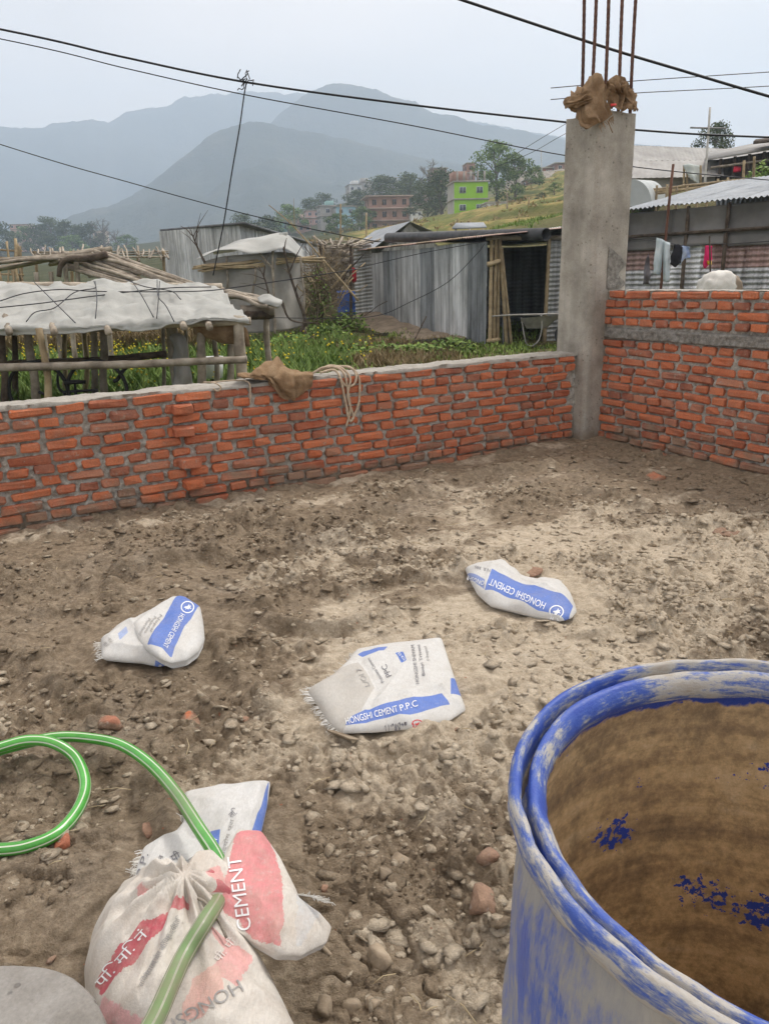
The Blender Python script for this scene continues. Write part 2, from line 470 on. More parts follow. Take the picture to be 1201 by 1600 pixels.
def soil_material():
    n = NT('soil')
    w = n.attr('wet')
    f1 = n.noise(3.2, 5, .6); f2 = n.noise(28, 6, .7); f3 = n.noise(140, 3, .7)
    dry = n.ramp(f2, [(.32, (.40, .322, .232)), (.5, (.535, .45, .338)), (.68, (.65, .56, .435))])
    wet = n.ramp(f2, [(.30, (.155, .115, .074)), (.5, (.25, .192, .130)), (.70, (.385, .31, .22))])
    k = n.math('ADD', w, n.math('MULTIPLY', n.math('SUBTRACT', f1, .5), .9))
    k = n.math('ADD', k, n.math('MULTIPLY', n.math('SUBTRACT', n.noise(13, 5, .7), .5), .75))
    kk = n.ramp(k, [(.38, 0.0), (.62, 1.0)])
    c = n.mix(kk, dry, wet)
    grey = n.ramp(n.noise(1.7, 4, .6), [(.52, 0.0), (.72, .32)])
    c = n.mix(grey, c, n.ramp(f2, [(.3, (.22, .19, .155)), (.7, (.44, .385, .32))]))
    redbits = n.ramp(n.noise(46, 2, .5), [(.755, 0.0), (.77, .8)], 'LINEAR')
    c = n.mix(redbits, c, (.36, .13, .07))
    c = n.mix(1.0, c, n.ramp(f3, [(.3, .80), (.7, 1.15)]), 'MULTIPLY')
    h = n.math('ADD', n.math('MULTIPLY', n.noise(75, 6, .7), 1.0), n.math('MULTIPLY', n.noise(260, 3, .7), .45))
    n.bump(h, .9, .014)
    return n.done(c, n.ramp(kk, [(0, .95), (1, .74)]), 0, .25)
M_SOIL = soil_material()

rr = np.concatenate([np.geomspace(.25, .85, 40)[:-1], np.geomspace(.85, 7.6, 880), np.geomspace(7.65, 9.6, 20)])
az = np.radians(np.concatenate([np.arange(-180, -62, 4.0), np.arange(-62, -36, 1.0), np.arange(-36, 34, .175), np.arange(34, 62, .6), np.arange(62, 181, 4.0)]))
RR, AZ = np.meshgrid(rr, az, indexing='ij')
gx, gy = RR * np.sin(AZ), RR * np.cos(AZ)
keep = in_yard(gx, gy).ravel() 
a_, b_ = ab(gx, gy)
gh = np.zeros_like(gx)
msk = in_yard(gx, gy, .1)
gh[msk] = soil(gx[msk], gy[msk])
ghs = gh.copy()
for _ in range(2):
    ghs[1:-1, 1:-1] = .36 * ghs[1:-1, 1:-1] + .16 * (ghs[2:, 1:-1] + ghs[:-2, 1:-1] + ghs[1:-1, 2:] + ghs[1:-1, :-2])
_k = sstep(1.2, 3.0, RR); gh = np.where(msk, gh * (1 - _k) + ghs * _k, gh)
gwet = np.zeros_like(gx); gwet[msk] = wetness(gx[msk], gy[msk])
q = grid_faces(len(rr), len(az), keep)
q = q[:, ::-1]
used = np.zeros(gx.size, bool); used[q.ravel()] = True
remap = np.cumsum(used) - 1
V = np.c_[gx.ravel(), gy.ravel(), gh.ravel()][used]
me = raw_mesh(bpy.data.meshes.new('yard_ground'), V, np.full(len(q), 4, np.int32), remap[q].ravel(), True, {'wet': gwet.ravel()[used]})
me.materials.append(M_SOIL)
tag(link('yard_ground', me), 'trodden muddy brown soil floor of the walled yard', 'ground', kind='structure')

# loose clods and crumbs lying on the soil
def ico(sub):
    bm = bmesh.new(); bmesh.ops.create_icosphere(bm, subdivisions=sub, radius=1.0)
    v = np.array([q.co[:] for q in bm.verts]); f = [[q.index for q in p.verts] for p in bm.faces]; bm.free()
    return v, np.array(f)
def scatter_clods(name, N, smin, smax, sub, pick, zf, mat, flat=.7, seed=1, wet=None, maskf=None):
    r_ = np.random.default_rng(seed)
    v0, f0 = ico(sub); k = len(v0)
    P = pick(r_, N * 3)
    ok = in_yard(P[:, 0], P[:, 1], -.28)
    if maskf is not None: ok &= r_.random(len(P)) < maskf(P[:, 0], P[:, 1])
    P = P[ok][:N]; N = len(P)
    s = smin * (smax / smin) ** (r_.random(N) ** 2.2)
    z = zf(P[:, 0], P[:, 1])
    e = s[:, None] * np.c_[r_.uniform(.7, 1.35, N), r_.uniform(.7, 1.25, N), flat * r_.uniform(.6, 1.2, N)]
    v = v0[None] * (1 + .12 * r_.normal(size=(N, k, 1)))
    for _ in range(6):
        pn = r_.normal(size=(N, 1, 3)); pn /= np.linalg.norm(pn, axis=2)[..., None]; dd = (v * pn).sum(2, keepdims=True)
        v = v - pn * np.clip(dd - r_.uniform(.45, .75, (N, 1, 1)), 0, 9)
    v = v * e[:, None, :]
    th = r_.uniform(0, 6.28, N); tl = r_.normal(0, .35, N)
    c, s_ = np.cos(th)[:, None], np.sin(th)[:, None]
    y1 = v[..., 1] * np.cos(tl)[:, None] - v[..., 2] * np.sin(tl)[:, None]; z1 = v[..., 1] * np.sin(tl)[:, None] + v[..., 2] * np.cos(tl)[:, None]
    X = v[..., 0] * c - y1 * s_ + P[:, 0:1]; Y = v[..., 0] * s_ + y1 * c + P[:, 1:2]; Z = z1 + z[:, None] + e[:, 2:3] * (.25 if smax < .012 else -.12)
    V = np.stack([X, Y, Z], 2).reshape(-1, 3)
    F = (f0[None] + (np.arange(N) * k)[:, None, None]).reshape(-1)
    w = np.repeat(wetness(P[:, 0], P[:, 1]) * .85 - .10 + .17 * r_.normal(size=N), k)
    me = raw_mesh(bpy.data.meshes.new(name), V, np.full(N * len(f0), 3, np.int32), F, False, {'wet': np.clip(w, 0, 1)})
    me.materials.append(mat); return link(name, me)
def pick_near(r_, N):
    rad = .6 + 7.4 * r_.random(N) ** 1.35; t = np.radians(r_.uniform(-38, 38, N)); return np.c_[rad * np.sin(t), rad * np.cos(t)]
def clump(x, y): return (.18 + .82 * sstep(-.05, .45, fbm(x + 4, y - 3, 2.6, 3))) * (covered(x, y) < .15)
tag(scatter_clods('soil_crumbs', 15000, .0022, .011, 1, pick_near, soil, M_SOIL, .75, 11, maskf=clump), 'fine loose soil crumbs strewn over the yard', 'soil', kind='stuff')
def churned(x, y): return (.06 + .9 * sstep(-.15, .2, fbm(x + 9, y, 1.25, 3))) * (covered(x, y) < .15) * (.05 + .95 * sstep(1.7, 3.4, np.hypot(x, y)))
def pick_mid(r_, N):
    rad = .8 + 7.0 * r_.random(N) ** .95; t = np.radians(r_.uniform(-36, 34, N)); return np.c_[rad * np.sin(t), rad * np.cos(t)]
tag(scatter_clods('broken_clods', 12500, .007, .026, 1, pick_mid, soil, M_SOIL, .75, 13, maskf=churned), 'broken clods of mud churned up all over the yard', 'soil', kind='stuff')
tag(scatter_clods('mud_flakes', 3600, .012, .042, 1, pick_mid, soil, M_SOIL, .22, 14, maskf=lambda x, y: .9 * (covered(x, y) < .15)), 'flat flakes of dried mud crust', 'soil', kind='stuff')
tag(scatter_clods('soil_clods', 420, .008, .026, 2, pick_near, soil, M_SOIL, .55, 12, maskf=clump), 'lumps of dried soil lying on the trodden yard', 'soil', kind='stuff')

# ------------------------------------------------------------------ brick, mortar, concrete
def brick_material(name, mudh=.30):
    n = NT(name)
    r = n.rand()
    f = n.noise(14, 5, .65); f2 = n.noise(90, 4, .7)
    base = n.ramp(r, [(0, (.31, .074, .036)), (.2, (.48, .125, .050)), (.5, (.62, .175, .070)), (.7, (.46, .122, .056)), (.86, (.24, .076, .050)), (1, (.50, .215, .13))])
    c = n.mix(n.ramp(f, [(.38, 0.0), (.72, .55)]), base, (.60, .22, .115))
    c = n.mix(n.ramp(n.noise(5.5, 4, .6), [(.56, 0.0), (.75, .55)]), c, (.27, .092, .058))
    # splashed mud low on the wall and smears of mortar
    sep = n.new('ShaderNodeSeparateXYZ'); n.l(n.pos, sep.inputs[0])
    k = n.math('ADD', n.math('MULTIPLY', sep.outputs['Z'], -1 / mudh), n.math('ADD', n.math('MULTIPLY', n.noise(2.6, 4, .6), 2.4), -.62))
    k = n.math('ADD', k, n.math('MULTIPLY', r, .35))
    c = n.mix(n.ramp(k, [(.30, 0.0), (.62, .85)]), c, n.ramp(f, [(.3, (.19, .135, .092)), (.7, (.30, .225, .16))]))
    sm = n.ramp(n.math('ADD', n.noise(20, 4, .7), n.math('MULTIPLY', r, .08)), [(.66, 0.0), (.74, .6)])
    c = n.mix(sm, c, (.42, .38, .34))
    c = n.mix(n.ramp(n.noise(8, 6, .7), [(.40, .06), (.70, .42)]), c, (.36, .235, .17))
    c = n.mix(1.0, c, n.ramp(f2, [(.3, .78), (.7, 1.14)]), 'MULTIPLY')
    n.bump(n.math('ADD', n.noise(45, 5, .7), n.math('MULTIPLY', f2, .5)), .55, .008)
    return n.done(c, .88, 0, .25)
M_BRICK = brick_material('fired_brick')
def concrete(name, c1, c2, c3, streak=True, scale=5, pits=.0, bump=.5, mud=0.0):
    n = NT(name)
    f = n.noise(scale, 6, .65)
    c = n.ramp(f, [(.3, c1), (.52, c2), (.75, c3)])
    if streak:
        c = n.mix(n.ramp(n.noise(7, 4, .6, (1, 1, .07)), [(.40, 0.0), (.66, .55)]), c, n.ramp(f, [(.3, tuple(q * .70 for q in c1)), (.7, tuple(q * .80 for q in c2))]))
    c = n.mix(1.0, c, n.ramp(n.noise(120, 3, .7), [(.3, .85), (.7, 1.1)]), 'MULTIPLY')
    if mud:
        sep = n.new('ShaderNodeSeparateXYZ'); n.l(n.pos, sep.inputs[0])
        k = n.math('ADD', n.math('MULTIPLY', sep.outputs['Z'], -1 / mud), n.math('MULTIPLY', n.noise(4, 4, .6), 2.0))
        c = n.mix(n.ramp(k, [(.45, 0.0), (.9, .8)]), c, (.21, .16, .11))
    h = n.noise(60, 6, .7)
    if pits:
        v = n.new('ShaderNodeTexVoronoi'); v.inputs['Scale'].default_value = 26; n.l(n.pos, v.inputs['Vector'])
        pit = n.ramp(n.math('ADD', v.outputs['Distance'], n.math('MULTIPLY', n.noise(9, 3, .6), .75)), [(.44, 0.0), (.50, 1.0)])
        c = n.mix(n.math('MULTIPLY', n.math('SUBTRACT', 1.0, pit), .55), c, tuple(q * .45 for q in c1))
        h = n.math('ADD', n.math('MULTIPLY', h, .35), pit)
    n.bump(h, bump, .008)
    return n.done(c, .92, 0, .2)
M_MORTAR = concrete('mortar', (.25, .225, .192), (.45, .418, .37), (.62, .585, .53), False, 30, 0, 1.0, .22)
M_CAP = concrete('cement_cap', (.27, .25, .215), (.37, .345, .305), (.46, .435, .39), False, 12, 0, .6)
M_COLUMN = concrete('cast_concrete', (.27, .246, .208), (.44, .405, .35), (.60, .56, .495), True, 3.6, .7, .8, .30)
M_BAND = concrete('rubble_concrete', (.13, .12, .105), (.26, .245, .22), (.40, .38, .345), False, 30, 0, 1.0)

def brick_mesh(name, l, seed, chip=.0):
    r_ = random.Random(seed); h, d = .0545, .10
    bm = bmesh.new(); bmesh.ops.create_cube(bm, size=1.0)
    for v in bm.verts:
        v.co = Vector((v.co.x * l, v.co.y * d, v.co.z * h))
    bmesh.ops.bevel(bm, geom=[e for e in bm.edges], offset=.0075 + r_.random() * .005, segments=1, affect='EDGES', profile=.5)
    sk = r_.uniform(-.004, .004); tw = r_.uniform(-.03, .03)
    for v in bm.verts:
        j = .0042
        v.co.x += r_.uniform(-j, j) * 1.3; v.co.z += r_.uniform(-j, j) + sk * v.co.x / l; v.co.y += r_.uniform(-j, j)
        v.co.y += tw * v.co.x * .5
    cs = [(-1, -1), (1, -1), (-1, 1), (1, 1)]
    for q in range(r_.choice([0, 1, 1, 2, 3])):
        sx, sz = r_.choice(cs); amt = r_.uniform(.003, .010)
        for v in bm.verts:
            if v.co.x * sx > l * .34 and v.co.z * sz > h * .2 and v.co.y < 0:
                v.co.x -= sx * amt * r_.uniform(.5, 1.2); v.co.z -= sz * amt * .45; v.co.y += amt * .6
    me = bpy.data.meshes.new(name); bm.to_mesh(me); bm.free()
    me.materials.append(M_BRICK)
    return me
STRETCH = [brick_mesh('brick_long', .232, 100 + i) for i in range(18)]
HEADER = [brick_mesh('brick_short', .112, 200 + i) for i in range(18)]
MEDIUM = [brick_mesh('brick_cut', .165, 300 + i) for i in range(8)]

def lay_course(wall, pos, a0, a1, z, kind, ang, r_, tilt=0.0, hs=1.0, limit=None):
    """one course of bricks; pos(s) -> point on the face at distance s along it"""
    s = a0 + r_.uniform(-.10, 0); n = 0
    root = LOC[wall.name]
    while s < a1:
        k = kind
        if r_.random() < .11: k = 'S' if kind == 'H' else 'H'
        if r_.random() < .05: k = 'M'
        me, l = {'S': (r_.choice(STRETCH), .232), 'H': (r_.choice(HEADER), .112), 'M': (r_.choice(MEDIUM), .165)}[k]
        sx = r_.uniform(.95, 1.05); gap = r_.uniform(.016, .033)
        if s + l * sx > a1:
            sx = (a1 - s) / l
            if sx < .45: break
        o = bpy.data.objects.new('brick', me); col.objects.link(o); o.parent = wall
        p = pos(s + l * sx / 2)
        out = r_.gauss(0, .0028)
        nrm = np.array([math.sin(ang), -math.cos(ang), 0])
        o.location = [float(q) for q in p + nrm * (out - .05 + .003) + np.array([0, 0, z + r_.gauss(0, .0022)]) - root]
        o.rotation_euler = (r_.gauss(0, .02), r_.gauss(0, .012) + tilt, ang + r_.gauss(0, .012))
        o.scale = (sx, 1, hs * r_.uniform(.94, 1.05))
        s += l * sx + gap; n += 1
    return n

def mortar_body(name, mat, parent, face_pt, a0, a1, ztop, thick, ang, z0=-.12, rec=.0250, amp=.0160, step=.011, topamp=.006):
    """one bed of mortar: rough front face and top, plain back"""
    nrm = np.array([math.sin(ang), -math.cos(ang), 0])
    na = int((a1 - a0) / step); S = np.linspace(a0, a1, na)
    zf = np.linspace(z0, ztop, int((ztop - z0) / step)); bt = np.linspace(0, thick, 16)[1:]
    prof = [(0.0, z) for z in zf] + [(b, ztop) for b in bt] + [(thick, z0)]
    P = np.zeros((len(prof), na, 3))
    for i, (b, z) in enumerate(prof):
        base = np.array([face_pt(s) for s in (a0, a1)])
        L = base[0] + (base[1] - base[0]) * ((S - a0) / (a1 - a0))[:, None]
        zz = np.full(na, z)
        if b == 0.0:
            n1 = fbm(S * 1.0, zz, 34, 3, None, .65); n2 = np.abs(pnoise(S * 62, zz * 62)); n3 = pnoise(S * 8, zz * 8)
            off = -rec + amp * (n1 * .9 - n2 * 1.1 + .35 + .55 * n3)
            if z > ztop - .02: off = off + .004
            P[i] = L + nrm * off[:, None]; P[i, :, 2] = z
            if z > ztop - .004: P[i, :, 2] = ztop + topamp * .5 * fbm(S, zz * 0 + 2, 6, 4)
        else:
            P[i] = L - nrm * b; P[i, :, 2] = z
            if z == ztop: P[i, :, 2] = ztop + topamp * (fbm(S, np.full(na, b), 6, 4) * .7 + .6 * np.abs(pnoise(S * 28, np.full(na, b * 28)))) 
    mb = MB(); mb.grid(P)
    return mb.build(name, mat, parent, smooth=True)

# low wall on the left, running back to the column
low_wall = thing('brick_wall', 'long low red brick wall along the back of the yard, topped with pale cement', 'wall', W(-4.4, FACE_L - .12))
fpL = lambda s: W(s, FACE_L)
mortar_body('mortar', M_MORTAR, low_wall, fpL, -6.6, -.002, HL - .016, .24, WANG, step=.0112)
mb = MB()
S = np.linspace(-6.6, -.004, 560); bt = np.concatenate([[0.0, .0], np.linspace(0.004, .235, 24), [.24]])
P = np.zeros((len(bt), len(S), 3))
for i, b in enumerate(bt):
    edge = .012 * fbm(S, S * 0, 9, 4) + .006
    z = HL - .006 + .009 * fbm(S, np.full_like(S, b), 5, 4) + .006 * np.abs(pnoise(S * 40, np.full_like(S, b * 40)))
    if i == 0: z = np.full_like(S, HL - .03)
    inn = (.004 - edge * .6) if i < 2 else 0
    if i == len(bt) - 1: z = z * 0 + HL - .04
    P[i] = np.array([W(s, FACE_L - b) for s in S])
    if i < 2: P[i] += Nb * ((-edge * .7 - .001)[:, None])
    elif b < .02: P[i] += Nb * ((-edge * .4)[:, None])
    P[i, :, 2] = z
mb.grid(P); mb.build('cement_cap', M_CAP, low_wall, smooth=True)
r_ = random.Random(5)
nb = 0
CP = .0695
for k in range(11):
    z = HL - .022 - .029 - k * CP
    kind = 'S' if k % 2 == 0 else 'H'
    nb += lay_course(low_wall, fpL, -5.15, -.03, z, kind, WANG, r_)
# half bricks left sticking out where a cross wall will tie in
ca = ab(*gz(280, 770)[:2])[0]
for k in (1, 3, 6, 8):
    o = bpy.data.objects.new('tie_brick', HEADER[k]); col.objects.link(o); o.parent = low_wall
    p = W(ca + r_.uniform(-.02, .02), FACE_L + .022, HL - .051 - k * CP)
    o.location = [float(q) for q in p - LOC[low_wall.name]]; o.rotation_euler = (0, r_.uniform(-.05, .05), WANG + r_.uniform(-.1, .1)); o.scale = (1.15, 1.0, 1.12)

# taller wall on the right
tall_wall = thing('brick_wall', 'taller red brick wall on the right, split by a rough concrete band', 'wall', W(FACE_R + .12, 1.0))
ANGR = math.atan2(Nb[1], Nb[0])               # runs towards the viewer; its face looks along -La
fpR = lambda s: W(FACE_R, s)
mortar_body('mortar', M_MORTAR, tall_wall, fpR, .0, 3.4, HR - .010, .24, ANGR, step=.0115)
mb = MB()
S = np.linspace(.0, 3.4, 260); zz = np.linspace(.858, .950, 10)
P = np.zeros((10, len(S), 3))
for i, z in enumerate(zz):
    base = np.array([fpR(s) for s in S])
    off = .002 + .014 * np.abs(fbm(S, np.full_like(S, z), 24, 3)) + .010 * pnoise(S * 12, S * 0 + z * 12)
    if i in (0, 9): off = off * 0 - .03
    P[i] = base - La * off[:, None]; P[i, :, 2] = z + .006 * pnoise(S * 6, S * 0 + 3)
mb.grid(P); mb.build('concrete_band', M_BAND, tall_wall, smooth=True)
for k in range(4):
    lay_course(tall_wall, fpR, .03, 2.9, HR - .012 - .029 - k * .070, 'S' if k % 2 == 0 else 'H', ANGR, r_)
for k in range(13):
    lay_course(tall_wall, fpR, .03, 2.9, .857 - .029 - k * .0695, 'H' if k % 2 == 0 else 'S', ANGR, r_)

# concrete column at the corner with its starter bars
HC = 2.53
column = thing('concrete_column', 'bare grey concrete column in the corner between the two brick walls', 'column', W(.21, -.21))
bm = bmesh.new()
def colmesh():
    mb = MB(); n = 14; nz = 70
    ring = []
    c = .022
    pts = [(c, 0), (.39 - c, 0), (.39, -c), (.39, -.39 + c), (.39 - c, -.39), (c, -.39), (0, -.39 + c), (0, -c)]
    per = []
    for i in range(8):
        p, q2 = np.array(pts[i]), np.array(pts[(i + 1) % 8]); m = 10 if i % 2 == 0 else 1
        for t in range(m): per.append(p + (q2 - p) * t / m)
    per = np.array(per)
    Z = np.linspace(-.2, HC, nz); P = np.zeros((nz, len(per), 3))
    for i, z in enumerate(Z):
        d = per - np.array([.195, -.195])
        sc_ = 1 + .010 * fbm(per[:, 0], per[:, 1] * 1.0, 4, 3, np.full(len(per), z)) + .006 * math.sin(z * 2.1)
        e = np.array([.195, -.195]) + d * sc_[:, None]
        for j in range(len(per)): P[i, j] = W(e[j, 0], e[j, 1], z + (.012 * pnoise(np.array([per[j, 0] * 9]), np.array([per[j, 1] * 9]))[0] if i == nz - 1 else 0))
    mb.grid(P, closeu=True)
    mb.add([W(.195, -.195, HC + .008)] + list(P[-1]), [(0, j + 1, (j + 1) % len(per) + 1) for j in range(len(per))])
    return mb
bm.free()
colmesh().build('shaft', M_COLUMN, column, smooth=False)
M_STEEL = simple('rusty_bar', (.10, .045, .035), (.22, .12, .085), 30, .75, .3, .4, .004, rv=.3)
mb = MB()
# patch of fresh cement where the tall wall meets the column
S = np.linspace(0, 1, 16)
mb.grid(np.array([[W(.16 + .20 * s * (0.8 + .2 * math.sin(z * 9)), .006 + .010 * max(0, pnoise(np.array([s * 6]), np.array([z * 5]))[0]) + .008 * math.sin(s * 3.1), 1.25 + .32 * z * (1 - .35 * s)) for s in S] for z in np.linspace(0, 1, 14)]))
mb.build('cement_patch', M_BAND, column, smooth=True)
BARS = [((908, 178), (909, -60), .04, -.38), ((922, 180), (933, -60), .05, -.2), ((943, 178), (949, -60), .06, -.05), ((965, 176), (973, -60), .26, -.05), ((985, 172), (994, -60), .39, -.06)]
for (u0, v0), (u1, v1), a, b in BARS:
    p = W(a, b, HC - .05)
    D0 = p[1]
    top = px(u1, v1, D0); top[2] = max(top[2], 4.4)
    bot = px(u0, v0, D0); bot[2] = HC - .03
    m = MB(); n = 90
    L = np.array([lerp(bot, top, t) for t in np.linspace(0, 1, n)])
    L[:, 0] += .006 * np.sin(np.linspace(0, 5, n) + a * 9)
    m.tube(L, .0125 * (1 + .10 * (np.arange(n) % 2)), 8)
    m.build('reinforcing_bar', M_STEEL, column, smooth=False)
mb = MB()
st = [W(.05, -.05, HC + .17), W(.34, -.05, HC + .175), W(.34, -.34, HC + .17), W(.05, -.34, HC + .165), W(.05, -.05, HC + .17)]
mb.tube(np.array(st), .007, 6); mb.build('stirrup', M_STEEL, column)

# bits of straw trodden into the soil
mb = MB(); rs_ = random.Random(9)
for k in range(150):
    d = rs_.uniform(.9, 5.5); t = math.radians(rs_.uniform(-30, 30)); x, y = d * math.sin(t), d * math.cos(t)
    if not in_yard(np.array([x]), np.array([y]), -.3)[0] or covered(np.array([x]), np.array([y]))[0] > .1: continue
    z = ylevel(x, y) + .008; a = rs_.uniform(0, 6.28); L = rs_.uniform(.02, .09); c_, s_ = math.cos(a) * L / 2, math.sin(a) * L / 2
    mb.tube(np.array([[x - c_, y - s_, z + rs_.uniform(-.004, .006)], [x + .2 * s_, y - .2 * c_, z + .004], [x + c_, y + s_, z + rs_.uniform(-.004, .010)]]), [.0016, .0015, .001], 4)
tag(mb.build('straw_litter', simple('straw', (.34, .26, .15), (.52, .43, .28), 20, .8, 0, 0, rv=0)), 'bits of straw and twig trodden into the soil', 'litter', kind='stuff')
# ================================================================== things lying in the yard
def pip(x, y, poly):
    x = np.asarray(x); y = np.asarray(y); ins = np.zeros(x.shape, bool); n = len(poly)
    for i in range(n):
        x1, y1 = poly[i][:2]; x2, y2 = poly[(i + 1) % n][:2]
        c = ((y1 > y) != (y2 > y)) & (x < (x2 - x1) * (y - y1) / (y2 - y1 + 1e-12) + x1)
        ins ^= c
    return ins
def poly_sd(x, y, poly):
    d = seg_dist(x, y, np.vstack([poly, poly[:1]])); return np.where(pip(x, y, poly), d, -d)
class Sheet:
    """a soft sack-like body: an outline on its own level, a puffed and creased top, a flat underside"""
    def __init__(s, outline, zb, puff, power=3.0, base=None, centre=None, wr=.006, wsc=9, seed=0.0, creases=(), extra=None, corner=6):
        zb = [zb] * len(outline) if isinstance(zb, (int, float)) else zb
        B = np.array([gz(u, v, z) for (u, v), z in zip(outline, zb)])
        B = np.vstack([B, B[:1]]); D = []
        for p, q in zip(B[:-1], B[1:]):
            for t in np.arange(corner * 4) / (corner * 4): D.append(p + (q - p) * t)
        D = np.array(D)
        for _ in range(corner): D = .25 * np.roll(D, 1, 0) + .5 * D + .25 * np.roll(D, -1, 0)
        s.c = D[:, :2].mean(0) if centre is None else np.array(gz(*centre, float(np.mean(zb)))[:2])
        th = np.arctan2(D[:, 1] - s.c[1], D[:, 0] - s.c[0]); R = np.hypot(D[:, 0] - s.c[0], D[:, 1] - s.c[1]); o = np.argsort(th)
        s.th = np.concatenate([th[o] - 2 * math.pi, th[o], th[o] + 2 * math.pi]); s.R = np.tile(R[o], 3); s.Z = np.tile(D[o, 2], 3)
        s.puff, s.power, s.base, s.wr, s.wsc, s.seed, s.extra = puff, power, base, wr, wsc, seed, extra
        s.creases = [(np.array([gz(u, v, float(np.mean(zb)) + .02)[:2] for u, v in P]), h, w) for P, h, w in creases]
    def tr(s, x, y):
        a = np.arctan2(y - s.c[1], x - s.c[0]); return np.hypot(x - s.c[0], y - s.c[1]) / np.interp(a, s.th, s.R), a
    def z(s, x, y):
        x = np.asarray(x, float); y = np.asarray(y, float)
        t, a = s.tr(x, y); t = np.clip(t, 0, 1)
        zb = np.interp(a, s.th, s.Z); zm = s.Z.mean()
        b = zm + (zb - zm) * t ** 1.5 if s.base is None else s.base(x, y)
        e = (1 - t ** s.power) ** .55
        z = b + s.puff * e
        k = np.clip(e * 1.3, 0, 1)
        z = z + s.wr * k * (fbm(x + s.seed, y, s.wsc, 3) * .55 + (1 - 2.4 * np.abs(pnoise(x * s.wsc * .55 + s.seed, y * s.wsc * .55))) * 1.1 + (1 - 2.4 * np.abs(pnoise(x * s.wsc * 1.5 - s.seed, y * s.wsc * 1.1))) * .45)
        for P, h, w in s.creases:
            d = seg_dist(x + .004 * pnoise(x * 40, y * 40), y, P); z = z + h * 1.25 * np.exp(-np.sqrt(d * d + 4e-6) / (w * .75)) * k
        if s.extra is not None: z = z + s.extra(x, y) * k
        return z
    def mesh(s, bands, nt=66, na=220, under=.012):
        t = np.sin(np.linspace(0, math.pi / 2, nt)) ** .9; t[0] = .004
        a = np.arange(na) / na * 2 * math.pi - math.pi
        T, A = np.meshgrid(t, a, indexing='ij'); R = np.interp(A, s.th, s.R) * T
        x = s.c[0] + R * np.cos(A); y = s.c[1] + R * np.sin(A); z = s.z(x, y)
        mb = MB(); mb.grid(np.stack([x, y, z], 2), closeu=True)
        x2 = s.c[0] + R[-1] * .93 * np.cos(a); y2 = s.c[1] + R[-1] * .93 * np.sin(a); z2 = z[-1] - under
        mb.add(np.c_[x2, y2, z2], [])
        k = (nt - 1) * na; k2 = nt * na
        for j in range(na): mb.f.append((k + j, k + (j + 1) % na, k2 + (j + 1) % na, k2 + j))
        mb.f.append(tuple(k2 + j for j in reversed(range(na))))
        for i, P in enumerate(bands):
            d = poly_sd(x.ravel(), y.ravel(), np.array(P)); mb.attr('band%d' % i, np.append(d, d[-na:]))
        return mb
    def at(s, u, v, lift=.0):
        z = s.Z.mean() + s.puff * .6
        for _ in range(14):
            p = gz(u, v, z); z = .5 * z + .5 * float(s.z(np.array([p[0]]), np.array([p[1]]))[0])
        p = gz(u, v, z); p[2] += lift; return p
    def atv(s, UV, lift=0.0):
        UV = np.asarray(UV, float); d = cF * FPX + cR * (UV[:, :1] - 600.5) - cU * (UV[:, 1:] - 800.0)
        z = np.full(len(UV), s.Z.mean() + s.puff * .6)
        for _ in range(16):
            p = EYEP + d * ((z - EYE) / d[:, 2])[:, None]; z = .5 * z + .5 * s.z(p[:, 0], p[:, 1])
        p = EYEP + d * ((z - EYE) / d[:, 2])[:, None]; p[:, 2] = s.z(p[:, 0], p[:, 1]) + lift; return p
    def poly(s, P): return [s.at(u, v)[:2] for u, v in P]
def sack_material(name, base, bands=(), dirt=.35, dirtc=(.36, .30, .225), wear=.25, attr=False):
    n = NT(name)
    c = n.attr('print', True) if attr else n.mix(0.0, base, base)
    wr_ = n.math('MULTIPLY', n.math('SUBTRACT', n.noise(34, 5, .75), .5), .010 * wear * 4)
    for i, bc in enumerate(bands):
        k = n.math('ADD', n.attr('band%d' % i), wr_ if wear > .4 else 0.0)
        k = n.ramp(n.math('ADD', n.math('MULTIPLY', k, 500.0), .5), [(.2, 0.0), (.8, 1.0)])
        if wear: k = n.math('MULTIPLY', k, n.ramp(n.noise(55, 5, .75), [(.55, 1.0), (.78, 1 - wear)]))
        c = n.mix(k, c, bc)
    d = n.ramp(n.noise(9, 6, .68), [(.44, 0.0), (.72, 1.0)])
    c = n.mix(n.math('MULTIPLY', d, dirt), c, dirtc)
    c = n.mix(n.math('MULTIPLY', n.ramp(n.noise(60, 4, .7), [(.5, 0.0), (.75, .6)]), dirt), c, dirtc)
    c = n.mix(1.0, c, n.ramp(n.noise(260, 2, .6, (1, .25, 1)), [(.3, .90), (.7, 1.05)]), 'MULTIPLY')
    h = n.math('ADD', n.noise(24, 5, .6), n.math('MULTIPLY', n.noise(300, 2, .5), .25))
    n.bump(h, .35, .008)
    return n.done(c, .6, 0, .35)
M_SACK = sack_material('plain_woven_sack', (.6, .6, .57), (), .3, attr=True)
M_SACKD = sack_material('plain_dirty_sack', (.6, .6, .57), (), .62, (.40, .335, .27), attr=True)
def ink(name, c, wear=.45):
    n = NT(name)
    f = n.ramp(n.noise(70, 5, .75), [(.48, 0.0), (.70, wear)])
    return n.done(n.mix(f, c, (.55, .52, .47)), .6, 0, .3)
INK_W, INK_G, INK_B, INK_R, INK_FG = ink('white_ink', (.78, .79, .80), .1), ink('grey_ink', (.17, .17, .19)), ink('blue_ink', (.10, .17, .50)), ink('red_ink', (.62, .06, .07), .2), ink('faded_ink', (.30, .29, .28), .8)
WHITE, BLUE, PINK, REDC, CREAM = (.57, .565, .545), (.105, .185, .50), (.62, .235, .24), (.50, .10, .125), (.60, .565, .51)
